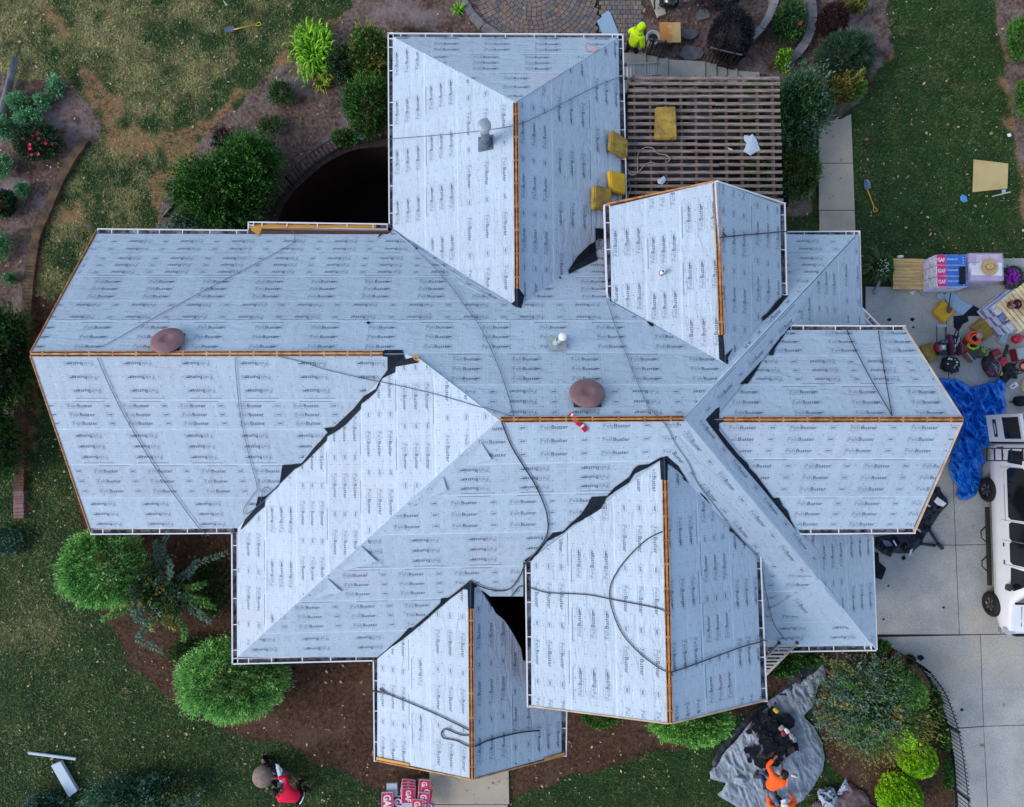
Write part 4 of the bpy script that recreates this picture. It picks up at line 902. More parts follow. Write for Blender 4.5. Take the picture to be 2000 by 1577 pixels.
# ------------------------------------------------------------------ FOAM PADS
FOAM = M('yellow_foam', (.42, .29, .055), (.30, .20, .05), scale=3, rough=.9, bump=.012, bscale=22, c3=(.20, .14, .05), s3=4.5, fine=.15)
FOAM2 = M('bright_foam', (.66, .42, .03), (.55, .33, .03), scale=2.5, rough=.9, bump=.006, bscale=30, fine=.1)
FOAM3 = M('brown_foam', (.33, .235, .06), (.22, .15, .05), scale=6, rough=.95, bump=.012, bscale=30, fine=.3)
def pad(label, corners, z0, th, mat, f=None, cat='foam pad', group='yellow roofing foam pads', name='foam_pad'):
    if f:
        n = PL[f][0]; bot = [on(PL[f], x, y)+n*.03 for x, y in corners]; top = [p+n*th for p in bot]
    else: bot = [G(x, y, z0) for x, y in corners]; top = [p+Vector((0, 0, th)) for p in bot]
    bb = B(); bb.prism(top, bottom=bot); o = bb.out(name, mat, bevel=min(.03, th*.3)); return setp(o, label, cat, group)
pad('yellow foam pad lying flat in the middle of the pergola', [(1279, 213), (1318, 212), (1321, 275), (1277, 275)], ZP+.13, .14, FOAM)
pad('thick yellow foam pad topmost of three on the top wing edge', [(1187, 259), (1218, 279), (1217, 313), (1184, 296)], 0, .20, FOAM, 'TE')
pad('brighter yellow foam pad between the other two by the gutter', [(1183, 337), (1213, 344), (1214, 384), (1187, 378)], 0, .18, FOAM2, 'TE')
pad('olive yellow foam pad nearest the cottage gable corner', [(1153, 366), (1186, 373), (1184, 412), (1151, 412)], 0, .20, FOAM, 'TE')
pad('bright yellow foam pad with the brown shovel lying on it', [(1838, 587), (1862, 608), (1840, 634), (1817, 611)], .03, .14, FOAM2)
pad('brown speckled foam pad right of the orange hose bucket', [(1921, 615), (1945, 642), (1918, 668), (1891, 640)], .03, .14, FOAM3)
pad('mottled foam pad half under the right gable roof', [(1793, 678), (1818, 669), (1831, 702), (1810, 711)], .03, .12, FOAM3)
pad('small foam corner behind the orange hose bucket', [(1903, 655), (1909, 668), (1898, 672), (1894, 662)], .03, .1, FOAM)
pad('cream foam pad cut by the right edge of the photo', [(1994, 742), (2030, 738), (2032, 768), (1993, 765)], .03, .12, M('cream_foam', (.62, .55, .33)))
pad('pale plywood sheet lying on the right lawn', [(1901, 312), (1969, 320), (1967, 369), (1899, 376)], .03, .02, M('pale_ply', (.52, .42, .20), (.46, .35, .16), scale=2, rough=.7, fine=.08), cat='plywood sheet', group=None, name='plywood_sheet')
# ------------------------------------------------------------------ SHOVELS
YEL = M('yellow_plastic', (.62, .42, .02), rough=.4, spec=.5)
def shovel(label, blade, tip, grip, z=.05, steel=None, gripm=YEL, shaft=YEL, bw=.2):
    a, b2, c = G(*tip, z), G(*blade, z), G(*grip, z+.06); d = (b2-a).normalized(); s = Vector((-d.y, d.x, 0)); t = thing('shovel', label, 'shovel', b2)
    L = (b2-a).length; bb = B(); V = []; NX = 7; NY = 6
    for i in range(NY):
        v = i/(NY-1); w_ = bw*(.55+.45*min(1, v*2.2))/2
        for j in range(NX):
            u = j/(NX-1)*2-1; V.append(a+d*L*v+s*u*w_+Vector((0, 0, .015+.035*u*u+.01*math.sin(v*3))))
    Fx = [(i*NX+j, i*NX+j+1, (i+1)*NX+j+1, (i+1)*NX+j) for i in range(NY-1) for j in range(NX-1)]
    Fx = [f if (Vector(V[f[1]])-Vector(V[f[0]])).cross(Vector(V[f[2]])-Vector(V[f[0]])).z > 0 else f[::-1] for f in Fx]
    bb.add(V, Fx); bb.out('blade', steel or METG, t, smooth=True)
    e = (c-b2).normalized(); B().tube([b2-e*.05, b2+e*.2, c-e*.12], [.022, .018, .016], 8).out('shaft', shaft, t, smooth=True)
    s2 = Vector((-e.y, e.x, 0)); B().tube(smoothpath([c-e*.14, c-e*.10+s2*.035, c+e*.02+s2*.055, c+e*.02-s2*.055, c-e*.10-s2*.035, c-e*.14], 5), .012, 8).out('handle', gripm, t, smooth=True)
STEEL = M('blue_grey_steel', (.14, .19, .27), (.09, .12, .18), rough=.4, metal=.5, scale=8)
shovel('shovel with yellow handle lying on the upper left lawn', (457, 58), (440, 61), (507, 47), steel=STEEL)
shovel('shovel with yellow handle lying on the right lawn by the path', (1694, 370), (1690, 352), (1710, 412), steel=STEEL)
shovel('brown spade with black shaft resting on the bright yellow pad', (1853, 600), (1850, 612), (1858, 565), z=.20, steel=M('rusty_blade', (.13, .075, .06), (.08, .05, .045), rough=.7), gripm=M('tan_grip', (.5, .4, .2)), shaft=BLKM, bw=.17)
# ------------------------------------------------------------------ loose pieces
def plate(name, label, cat, poly, z, th, mat, group=None, bevel=0): return setp(B().prism([G(x, y, z+th) for x, y in poly], th).out(name, mat, bevel=bevel), label, cat, group)
BLUEB = M('pale_blue_board', (.30, .46, .62), (.26, .41, .56), rough=.5, scale=3)
plate('board', 'pale blue notched board lying on the cobbles by the wing', 'board', [(1166, 41), (1176, 33), (1175, 29), (1187, 22), (1192, 24), (1214, 80), (1185, 84)], .04, .03, BLUEB)
plate('white_board', 'wide pale blue board lying on the lower left lawn', 'board', [(99, 1496), (118, 1488), (151, 1545), (134, 1558)], .03, .12, M('white_blue_board', (.50, .62, .74), (.44, .56, .68), rough=.5, scale=2), bevel=.01)
plate('gutter_length', 'long narrow white gutter length on the lower left lawn', 'gutter piece', [(53, 1469), (55, 1474), (147, 1486), (148, 1481)], .03, .06, M('white_blue_board', (.50, .62, .74)), bevel=.01)
plate('white_lath', 'short white lath at the top edge of the lawn', 'lath', [(433, -2), (436, 0), (445, 10), (441, 12)], .03, .02, M('cream_lath', (.5, .5, .4)))
plate('felt_sheet', 'flat pale blue felt sheet under the spade by the shingle pallets', 'felt sheet', [(1843, 577), (1858, 566), (1876, 585), (1900, 598), (1881, 615), (1866, 608), (1852, 592)], .05, .02, BLUEB)
plate('felt_sheet', 'small folded blue felt piece left of the large flat sheet', 'felt sheet', [(1830, 575), (1840, 571), (1846, 578), (1838, 586), (1831, 583)], .05, .03, BLUEB)
crumple('black_felt', 'black felt sheet spread below the pale blue one', 'felt sheet', [(1900, 596), (1928, 612), (1915, 618), (1890, 618), (1892, 627), (1880, 634), (1872, 648), (1863, 640), (1862, 618), (1882, 616)], .03, BLACK, .03)
plate('paper_scrap', 'white paper corner below the wooden pallet', 'scrap', [(1775, 571), (1789, 567), (1786, 572), (1783, 577)], .03, .004, WHITE)
plate('metal_flashing', 'long grey metal flashing leaning by the white flowers', 'flashing', [(1707, 573), (1711, 574), (1722, 546), (1718, 544)], .06, .05, METG)
for i, q in enumerate(([(1797, 568), (1838, 567), (1838, 571), (1801, 578)], [(1795, 566), (1830, 563), (1838, 568), (1799, 572)])):
    plate('metal_flashing', ['lower pale flashing strip sticking out under the shingle pallet', 'upper pale flashing strip sticking out under the shingle pallet'][i], 'flashing', q, .05+i*.04, .03, M('pale_metal', (.42, .50, .60), rough=.4, metal=.3))
plate('white_bottle', 'small white bottle lying above the wooden pallet', 'bottle', [(1753, 499), (1765, 498), (1766, 503), (1754, 504)], .04, .08, WHITE, bevel=.02)
crumple('blue_paper', 'crumpled bright blue wrapper on the right lawn', 'scrap', [(1875, 384), (1880, 380), (1888, 384), (1890, 394), (1882, 396), (1876, 392)], .05, M('blue_wrapper', (.10, .30, .62)), .08)
plate('wood_stick', 'thin pale stick lying below the plywood sheet', 'stick', [(1938, 383), (1974, 374), (1974, 376), (1938, 385)], .03, .02, M('cream_lath', (.5, .5, .4)))
plate('blue_scrap', 'small pale blue offcut under the plywood sheet', 'scrap', [(1957, 371), (1964, 370), (1965, 377), (1958, 378)], .03, .02, BLUEB)
crumple('white_scrap', 'white wrapper by the bare soil at the right', 'scrap', [(1967, 262), (1974, 260), (1976, 266), (1969, 268)], .05, WHITE, .04)
crumple('felt_scrap', 'pale crumpled scrap caught behind the courtyard fence', 'scrap', [(694, 266), (705, 262), (716, 265), (712, 271), (706, 274), (697, 270)], .12, WRAP, .06)
for i, (x, y, s) in enumerate([(1798, 1285, 8), (1879, 1387, 4), (1918, 1456, 5), (1843, 1187, 3), (1765, 1090, 6), (1737, 625, 5), (1782, 624, 5), (1784, 640, 3), (1735, 1145, 3), (1726, 1210, 3)]):
    q = [(x+s*math.cos(a)*rnd.uniform(.7, 1.1), y+s*math.sin(a)*rnd.uniform(.5, 1)) for a in (0.3, 1.5, 2.6, 3.9, 5.2)]
    plate('shingle_scrap', ['dark torn shingle scrap on the driveway by the curved fence top', 'tiny dark scrap in the middle of the lower driveway', 'square grey scrap on the lower driveway joint', 'small black chip on the driveway near the front wheel', 'grey round stain chip below the black debris', 'dark chip on the driveway under the pallet, left', 'dark chip on the driveway left of the orange bucket, upper', 'dark chip on the driveway left of the orange bucket, lower', 'black chip close to the lower right gutter', 'small dark chip beside the lower right gutter'][i], 'scrap', q, .032, .006, BLACK if i != 2 else STONE, 'dark scraps dropped on the driveway')
# ------------------------------------------------------------------ PALLETS, BUNDLES
PBLUE = M('blue_wrapper_print', (.02, .12, .50), (.03, .16, .55), rough=.3, scale=2, spec=.6); PMAG = M('magenta_print', (.70, .02, .22), rough=.3, spec=.6); PRED = M('red_wrapper_print', (.62, .01, .07), rough=.3, spec=.6)
PWH = M('white_print', (.78, .80, .84), rough=.35); WSIDE = M('wrapper_side', (.66, .70, .80), (.22, .28, .58), rough=.35, scale=5, stretch=(1, 1, 14), lo=.38, hi=.5); PNAV = M('navy_print', (.02, .04, .20), rough=.3)
GW = [(V, T) for V, T in normalise(glyphs('GAF', .035), 1.0, .5)]; TH = normalise(glyphs('Timberline HD', .02), 1.0, .16)
PINEW = M('pine_board', (.70, .50, .24), (.50, .31, .12), scale=2.5, rough=.8, stretch=(1, 7, 1), fine=.15); PINEP = M('pale_pine_board', (.74, .64, .38), (.48, .37, .2), scale=2.5, rough=.8, fine=.12)
def bundle(name, label, c, L, Wd, h, rz, body=None, panel=PMAG, field=PBLUE, group=None, text=True, tilt=None, frac=.30, gtext=True):
    t = thing(name, label, 'shingle bundle', c, group); m = Matrix.Rotation(rz, 3, 'Z')
    if tilt is not None: m = m @ tilt
    B().box(c, (L, Wd, h), rot=m).out('wrapper', body or WSIDE, t, bevel=min(.012, h*.2))
    top = lambda x, y, o=.003: Vector(c)+m @ Vector((x, y, h/2+o))
    if text:
        x0, x1, xs = -L/2+.015, L/2-.015, -L/2+.015+L*frac
        B().add([top(x0, -Wd/2+.01), top(xs, -Wd/2+.01), top(xs, Wd/2-.01), top(x0, Wd/2-.01)], [(0, 1, 2, 3)]).out('label_panel', panel, t)
        if field: B().add([top(xs+.003, -Wd/2+.01), top(x1, -Wd/2+.01), top(x1, Wd/2-.01), top(xs+.003, Wd/2-.01)], [(0, 1, 2, 3)]).out('label_field', field, t)
        bb = B(); s = (L*frac)*.82
        for V, T in GW: bb.add([top(x0+L*frac*.09+v[0]*s, (v[1]-.25)*s*1.1, .007) for v in V], T)
        if field:
            for V, T in TH: bb.add([top(xs+.03+v[0]*L*.36, .02+(v[1]-.08)*L*.36, .007) for v in V], T)
            for k in range(3): bb.box(top(x1-.09, -Wd*.3+k*Wd*.25, .008), (.028, .028, .002), rot=m)
        bb.out('printed_name', PWH, t)
    return t
def pallet(name, label, c, L, Wd, rz, n=7, mat=PINEW, h=.13):
    t = thing(name, label, 'pallet', c); m = Matrix.Rotation(rz, 3, 'Z')
    for k in range(n):
        y = -Wd/2+Wd*(k+.5)/n; B().box(Vector(c)+m @ Vector((rnd.uniform(-.01, .01), y, h)), (L, Wd/n*.93, .022), rot=m).out('deck_board', mat if k != 3 or n != 7 else M('stained_board', (.25, .17, .10), (.12, .08, .06), scale=3, stretch=(1, 7, 1)), t)
    for x in (-L/2+.04, 0, L/2-.04): B().box(Vector(c)+m @ Vector((x, 0, h/2-.01)), (.04, Wd, h-.03), rot=m).out('stringer', PINEW, t)
    return t
c = G(1774, 536, .12); pallet('wooden_pallet', 'empty tan wooden pallet left of the blue shingle bundles', c-Vector((0, 0, .1)), 1.03, 1.02, R(-1), 8)
pb = G(1845, 530, .0)
xr = (G(1830, 530, .95).x, G(1889, 530, .95).x); y0, y1 = G(1850, 561, .95).y, G(1850, 497, .95).y; Lb = xr[1]-xr[0]; Wb = (y1-y0)/3; cx = sum(xr)/2
pallet('wooden_pallet', 'pallet carrying the open stack of blue shingle bundles', Vector((cx, (y0+y1)/2, .03)), Lb, y1-y0, 0)
for k in range(6):
    for j in range(3):
        z = .25+k*.125; lab = 'white edged shingle bundle below the top layer of the blue stack'
        if k == 5: lab = 'blue and magenta shingle bundle on top, %s of the stack' % ['southern row nearest the spade', 'middle row beside the black roll', 'northern row nearest the lawn'][j]
        bundle('shingle_bundle', lab, Vector((cx+rnd.uniform(-.01, .01), y0+(j+.5)*Wb, z)), Lb, Wb-.012, .115, rnd.uniform(-.01, .01), group='blue shingle bundles on the open pallet', text=k == 5)
c = Vector((cx+.30, y0+.36, .96)); b_ = B().tube([c-Vector((0, .27, 0)), c+Vector((.02, .27, 0))], .085, 20); ro = setp(b_.out('felt_roll', BLACK, smooth=True), 'black rolled felt lying on the blue shingle bundles', 'roll')
# wrapped stack with straw hat
x0, x1 = G(1893, 530, .9).x, G(1957, 530, .9).x; y0, y1 = G(1920, 549, .9).y, G(1920, 496, .9).y; cc = Vector(((x0+x1)/2, (y0+y1)/2, 0)); LX, LY = x1-x0, y1-y0
ws = thing('wrapped_shingle_stack', 'plastic wrapped stack of shingle bundles with a straw hat on it', 'shingle stack', cc)
for k in range(6):
    for j in range(3): B().box(cc+Vector((rnd.uniform(-.015, .015), -LY/2+(j+.5)*LY/3, .22+k*.13)), (LX*.97, LY/3-.012, .12), rz=rnd.uniform(-.02, .02)).out('bundle', [WSIDE, M('lilac_side', (.42, .30, .50), (.35, .2, .5), rough=.3)][(k+j) % 2], ws, bevel=.01)
for q, mt in (([(-.48, -.30), (.48, -.32), (.48, .16), (-.20, .2), (-.22, -.05), (-.46, -.08)], PWH), ([(-.3, .2), (.1, .2), (.1, .45), (-.3, .45)], M('lilac_print', (.45, .22, .45), (.55, .45, .6), rough=.3)), ([(.15, .2), (.47, .22), (.47, .46), (.12, .46)], M('lilac_print', (.45, .22, .45)))):
    B().prism([cc+Vector((a*LX, b2*LY, .945)) for a, b2 in q], .004).out('label_panel', mt, ws)
bb = B(); NX = 16; V = []
for i in range(NX):
    for j in range(NX):
        u, v = i/(NX-1)-.5, j/(NX-1)-.5; V.append(cc+Vector((u*LX*1.03, v*LY*1.03, .955+.012*abs(noise.noise(Vector((u*7, v*7, 3)))))))
for q in (((-.5, -.5), (.5, -.5)), ((-.5, .5), (-.5, -.5))):
    pass
m, t_, b2_, new, lk = nodes('clear_wrap'); b2_.inputs['Base Color'].default_value = (.75, .8, .9, 1); b2_.inputs['Roughness'].default_value = .18; b2_.inputs['Alpha'].default_value = .28; CW = m
bb.add(V, [(i*NX+j, (i+1)*NX+j, (i+1)*NX+j+1, i*NX+j+1) for i in range(NX-1) for j in range(NX-1)]); 
for s_ in ((-1, -1, 1, -1), (-1, 1, -1, -1)): bb.add([cc+Vector((s_[0]*LX*.515, s_[1]*LY*.515, .955)), cc+Vector((s_[2]*LX*.515, s_[3]*LY*.515, .955)), cc+Vector((s_[2]*LX*.53, s_[3]*LY*.54, .1)), cc+Vector((s_[0]*LX*.53, s_[1]*LY*.54, .1))], [(3, 2, 1, 0)])
bb.out('plastic_wrap', CW, ws, smooth=True)
STRAW = M('straw_hat_weave', (.50, .38, .20), (.40, .29, .14), scale=20, rough=.8, fine=.15, bscale=90)
c = G(1932, 522, .98); ht = thing('straw_hat', 'wide brimmed straw hat resting on the wrapped shingles', 'hat', c)
B().lathe(c, [(.265, .012), (.25, .0), (.18, .005), (.10, .012)], 40).out('brim', STRAW, ht, smooth=True); B().lathe(c, [(.105, .01), (.10, .07), (.085, .115), (.05, .125), (.02, .105), (.001, .10)], 32, sx=1.12, sy=.9).out('crown', STRAW, ht, smooth=True); B().lathe(c, [(.109, .012), (.107, .035)], 32, sx=1.12, sy=.9).out('hat_band', M('brown_band', (.08, .05, .03)), ht)
# angled stack at the right edge with a slatted pallet on top
c0 = G(1985, 622, .0); rz = R(-42)
c0 = Vector((G(1977, 610, .85).x, G(1977, 610, .85).y, 0)); ma_ = Matrix.Rotation(R(38), 3, 'Z')
as_ = thing('shingle_stack', 'angled stack of white edged shingle bundles under a pallet at the right edge', 'shingle stack', c0)
for k in range(6):
    for j in range(3): B().box(c0+ma_ @ Vector((rnd.uniform(-.02, .02)+.1, -.52+(j+.5)*.345, .16+k*.125)), (1.02, .335, .112), rot=ma_ @ Matrix.Rotation(rnd.uniform(-.02, .02), 3, 'Z')).out('bundle', WSIDE if (k+j) % 3 else M('blue_side', (.05, .11, .38), (.3, .36, .6), rough=.3, scale=8), as_, bevel=.01)
tp = thing('slatted_pallet', 'pale slatted pallet lying on the angled shingle stack', 'pallet', c0+Vector((0, 0, .9)))
m2 = Matrix.Rotation(R(-52), 3, 'Z')
for k in range(8): B().box(c0+m2 @ Vector((-.02, -.50+k*.145+.07, 1.03))+Vector((.14, .06, 0)), (1.12, .11, .022), rot=m2).out('deck_board', PINEP, tp)
for x in (-.5, 0, .5): B().box(c0+m2 @ Vector((x, 0, .97))+Vector((.14, .06, 0)), (.05, 1.1, .09), rot=m2).out('stringer', PINEP, tp)
def bucket(name, label, c, r, h, mat, inner=BLKM, cat='bucket', extra=None, tilt=0.0):
    ax = Matrix.Rotation(tilt, 3, 'X'); t = thing(name, label, cat, c)
    B().lathe(c, [(.001, .01), (r*.85, .01), (r*.85, 0), (r, h), (r*1.06, h), (r*1.06, h-.03), (r*1.0, h-.03)], 28, ax=ax).out('shell', mat, t, smooth=True)
    B().lathe(c, [(r*.93, h*.98), (r*.90, h*.7), (.001, h*.68)], 28, ax=ax).out('inside', inner, t, smooth=True); return t
bk = bucket('red_bucket', 'red bucket of odds and ends standing on the slatted pallet', G(1974, 596, 1.05), .15, .30, M('bucket_red', (.62, .06, .04), rough=.35, spec=.5), tilt=.1)
for k in range(7):
    a = rnd.uniform(0, 6.28); B().box(G(1974, 596, 1.3)+Vector((math.cos(a)*.07, math.sin(a)*.07, rnd.uniform(0, .05))), (.1, .03, .03), rz=a*2).out('odd_piece', rnd.choice([M('pinkish_boot', (.32, .22, .24)), METG, BLKM]), bk)
# bundles by the front walk
def pb(x, y, z, L, Wd, rz, mat, label, tx=True, tilt=0.0):
    # label panel near one short end, letters turned sideways
    bundle('shingle_bundle', label, G(x, y, z), L, Wd, .09, R(rz), body=PWH if tx else M('pale_blue_wrap', (.42, .50, .62), (.32, .38, .5), rough=.4), panel=mat, field=None, group='red shingle bundles by the front walk', text=tx, frac=.96 if L < .6 else .9, tilt=Matrix.Rotation(R(tilt), 3, 'Y'))
pb(757, 1567, .42, .62, .36, -88, PRED, 'red shingle bundle furthest left in the pile by the front walk')
pb(766, 1545, .30, .5, .34, -88, PRED, 'pale wrapped bundle behind the leftmost red one', False)
pb(778, 1572, .30, .55, .3, -86, M('dark_red_print', (.22, .01, .04), rough=.3), 'dark red shingle bundle between two pale ones')
pb(795, 1570, .42, .6, .34, -90, PRED, 'pale blue bundle in the middle of the front walk pile', False)
for i, (dx, dy) in enumerate([(0, 0), (0, 6), (1, 12), (1, 18)]): pb(797+dx, 1536+dy, .30+.06*i, .40, .42, -96+i*2, PRED, ['red bundle edge furthest back in the centre row', 'second red bundle edge of the centre row', 'third red bundle edge of the centre row', 'red bundle edge nearest the front of the centre row'][i], tilt=-14)
pb(829, 1536, .42, .42, .36, -94, PRED, 'red shingle bundle at the top right of the pile by the walk'); pb(833, 1552, .46, .44, .38, -100, PRED, 'tilted red bundle second from the top on the right of the pile', tilt=-8); pb(827, 1562, .52, .46, .36, -96, PRED, 'red bundle on the right overlapping the tilted one'); pb(815, 1576, .60, .45, .34, -92, PRED, 'red bundle at the bottom of the pile cut by the frame', tilt=-4); pb(838, 1580, .45, .45, .3, -100, M('purple_print', (.25, .05, .30), rough=.3), 'purple edged bundle at the bottom right of the pile')
# ------------------------------------------------------------------ TOOLS ON THE DRIVEWAY
def lump(name, parent, c, size, mat, amp=.2, seed=0, n=20, rz=0, flat=.0):
    V = []; Fc = []; m = Matrix.Rotation(rz, 3, 'Z')
    for i in range(n//2+1):
        th = math.pi*i/(n//2)
        for j in range(n):
            ph = 2*math.pi*j/n; d = Vector((math.sin(th)*math.cos(ph), math.sin(th)*math.sin(ph), math.cos(th)))
            sgn = lambda v: math.copysign(abs(v)**.7, v)
            q = Vector((sgn(d.x)*size[0], sgn(d.y)*size[1], sgn(d.z)*size[2]))*(1+amp*noise.noise(d*2.3+Vector((seed, seed, 0)))+amp*.5*noise.noise(d*6+Vector((0, seed, 0)))); V.append(Vector(c)+m @ q)
    for i in range(n//2):
        for j in range(n):
            j2 = (j+1) % n; Fc.append((i*n+j, (i+1)*n+j, (i+1)*n+j2, i*n+j2))
    return B().add(V, Fc).out(name, mat, parent, smooth=True)
CHAR = M('charcoal_fabric', (.03, .033, .04), (.015, .016, .02), rough=.9, scale=12, bump=.01, bscale=30); PURP = M('plum_fabric', (.20, .055, .10), (.12, .035, .07), rough=.8, scale=10, bump=.01, bscale=30)
RED = M('red_plastic', (.52, .015, .05), rough=.35, spec=.5); CRIM = M('crimson_plastic', (.28, .012, .035), rough=.4, spec=.5)
t = thing('compressor', 'red and grey wheeled compressor with a tall metal handle', 'compressor', G(1839, 680))
for x in (1829.5, 1846.5): B().tube([G(x, 636, .35), G(x, 662, .42), G(x, 672, .4)], .018, 8).out('handle_tube', M('teal_steel', (.06, .10, .12), rough=.3, metal=.5), t, smooth=True)
B().bar(G(1829, 637, .36), G(1848, 637, .36), .09, .03).out('handle_bar', M('pale_metal', (.42, .50, .60)), t)
B().box(G(1838, 681, .18), (.30, .42, .22)).out('frame', BLKM, t, bevel=.02); B().lathe(G(1832, 680, .2), [(.001, .13), (.1, .12), (.12, 0), (.12, -.12), (.001, -.13)], 20, sy=1.3).out('tank', CRIM, t, smooth=True); B().box(G(1841, 679, .40), (.19, .17, .08)).out('engine_cover', M('grey_engine', (.35, .38, .40), rough=.4), t, bevel=.015); B().lathe(G(1842, 678.5, .46), [(.045, 0), (.045, .02), (.001, .025)], 18).out('cap', PWH, t); B().box(G(1843, 668, .36), (.20, .10, .10)).out('motor_block', STEEL, t, bevel=.01)
for x in (1828, 1850): B().lathe(G(x, 686, .12), [(.001, -.03), (.11, -.03), (.11, .03), (.001, .03)], 18, ax=frame((1, 0, 0))).out('wheel', BLKM, t)
t = thing('tool_bag', 'open plum tool bag full of hand tools beside the compressor', 'bag', G(1863, 672)); c = G(1863, 674, .22)
lump('side_panel', t, c+Vector((-.13, 0, 0)), (.05, .34, .2), PURP, .15, 1, rz=R(8)); lump('side_panel', t, c+Vector((.15, -.03, 0)), (.05, .32, .2), PURP, .15, 2, rz=R(8)); lump('bag_body', t, c-Vector((0, 0, .07)), (.15, .33, .14), CHAR, .1, 3)
for k in range(12):
    p = c+Vector((rnd.uniform(-.07, .1), rnd.uniform(-.24, .24), .08+rnd.uniform(0, .07))); a = rnd.uniform(1.0, 2.0); d = Vector((math.cos(a), math.sin(a), .1))*rnd.uniform(.06, .14); B().tube([p-d, p+d], rnd.uniform(.012, .024), 8).out('hand_tool', rnd.choice([METG, PWH, BLKM, M('pale_metal', (.42, .50, .60))]), t)
B().tube(smoothpath([c+Vector((-.1, .2, .15)), c+Vector((-.08, .42, .26)), c+Vector((0, .45, .26)), c+Vector((.02, .25, .17))], 5), .018, 8).out('strap', CHAR, t, smooth=True)
c = G(1889, 667, .0); t = bucket('hose_bucket', 'bucket heaped with a coiled bright orange hose and lime hose', c, .20, .22, M('bucket_red', (.62, .06, .04)))
ORH = M('orange_hose', (.85, .10, .03), rough=.35, spec=.5); LIM = M('lime_hose', (.45, .62, .02), rough=.35)
def coil(mat, c, r, turns, z0, rr, ecc=1.0, seed=1):
    g = random.Random(seed); P = [c+Vector((math.cos(a)*r*(1+.13*math.sin(a*.37+seed)), math.sin(a)*r*ecc*(1+.1*math.cos(a*.53)), z0+.02*a/6.28+.02*math.sin(a*.8))) for a in [k*.3 for k in range(int(turns*21))]]
    return B().tube(P, rr, 8).out('hose_coil', mat, t, smooth=True)
coil(ORH, c+Vector((-.06, .06, 0)), .185, 6, .36, .03, .95, 1); coil(ORH, c+Vector((-.04, .02, 0)), .135, 5, .40, .028, 1.0, 4); coil(LIM, c+Vector((.02, -.17, 0)), .16, 3, .22, .028, .7, 2); coil(ORH, c+Vector((.03, -.2, 0)), .19, 2, .12, .025, .75, 3); lump('grey_rag', t, c+Vector((.06, .12, .50)), (.09, .08, .05), M('grey_rag', (.35, .33, .34)), .4, 5)
t = thing('nail_box', 'open box of nails in tan and navy printed card', 'box', G(1892, 697)); mb = Matrix.Rotation(R(52), 3, 'Z'); c = G(1892, 697, .13)
B().box(c, (.20, .36, .24), rot=Matrix.Rotation(R(38), 3, 'Z')).out('carton', M('tan_card', (.35, .22, .13), (.28, .17, .1), rough=.8), t, bevel=.006)
m3 = Matrix.Rotation(R(38), 3, 'Z')
for dx, w_, mt in ((-.075, .03, PNAV), (-.04, .025, M('cream_lath', (.5, .5, .4))), (.06, .05, PNAV), (.02, .03, BLKM)): B().box(c+m3 @ Vector((dx, 0, .122)), (w_, .34, .006), rot=m3).out('printed_stripe', mt, t)
t = thing('work_bag', 'black bag spilling white packets and tools onto the driveway', 'bag', G(1856, 714)); c = G(1856, 712, .12)
lump('bag_body', t, c, (.27, .24, .14), CHAR, .3, 7)
for k in range(11):
    p = c+Vector((rnd.uniform(-.2, .2), rnd.uniform(-.16, .2), .13+rnd.uniform(0, .05))); B().box(p, (rnd.uniform(.03, .10), rnd.uniform(.03, .06), .03), rz=rnd.uniform(0, 3)).out('packet', rnd.choice([PWH, METG, M('grey_rag', (.35, .33, .34)), STEEL]), t, bevel=.006)
crumple('flap', None, None, [(1852, 724), (1872, 722), (1874, 726), (1858, 731)], .03, M('navy_fabric', (.05, .07, .12)), .05, parent=t)
t = thing('helmet_bag', 'olive backpack with lime reflective patches', 'backpack', G(1912, 690)); c = G(1909, 687, .15)
lump('bag_body', t, c, (.24, .17, .15), M('olive_fabric', (.075, .09, .07), (.04, .05, .04), rough=.9), .2, 11, rz=-.4); lump('lime_patch', t, c+Vector((.10, .03, .10)), (.09, .10, .06), M('lime_fabric', (.30, .40, .06), (.12, .16, .05), scale=18), .2, 12); lump('lime_patch', t, c+Vector((.24, -.06, .04)), (.08, .10, .07), M('lime_fabric', (.30, .40, .06)), .2, 13)
B().tube(smoothpath([c+Vector((.3, .1, .1)), c+Vector((.36, -.05, .16)), c+Vector((.28, -.2, .1))], 5), .015, 8).out('strap', CHAR, t, smooth=True)
t = thing('backpack', 'dark plum backpack with grey mesh slumped on the driveway', 'backpack', G(1936, 720)); c = G(1936, 718, .14)
lump('bag_body', t, c, (.22, .32, .16), M('dark_plum_fabric', (.075, .05, .07), (.035, .03, .045), rough=.9, scale=12), .25, 21, rz=.5); lump('plum_pocket', t, c+Vector((-.08, -.18, .05)), (.09, .12, .09), PURP, .25, 22, rz=.5); lump('mesh_pocket', t, c+Vector((.08, -.02, .11)), (.12, .17, .06), M('grey_mesh', (.17, .18, .22), (.04, .045, .06), scale=16, rough=.8), .25, 23, rz=.8); lump('lid', t, c+Vector((-.10, .24, .03)), (.15, .12, .1), CHAR, .3, 24)
for q in (((-.1, .1), (.02, .02), (.06, -.2)), ((.1, .2), (.18, 0), (.1, -.25))): B().tube(smoothpath([c+Vector((a, b2, .18)) for a, b2 in q], 5), .012, 8).out('strap', M('grey_rag', (.35, .33, .34)), t, smooth=True)
t = thing('leaf_blower', 'black and red leaf blower with its long nozzle pointing up', 'leaf blower', G(1958, 700)); lump('motor_housing', t, G(1957, 707, .14), (.11, .16, .11), RED, .2, 31, rz=-.3); lump('engine', t, G(1952, 712, .12), (.12, .10, .10), BLKM, .2, 32); B().tube([G(1961, 697, .16), G(1965, 685, .17), G(1968, 674, .17)], [.05, .055, .045], 12).out('nozzle', M('black_plastic', (.02, .035, .045), rough=.4), t, smooth=True)
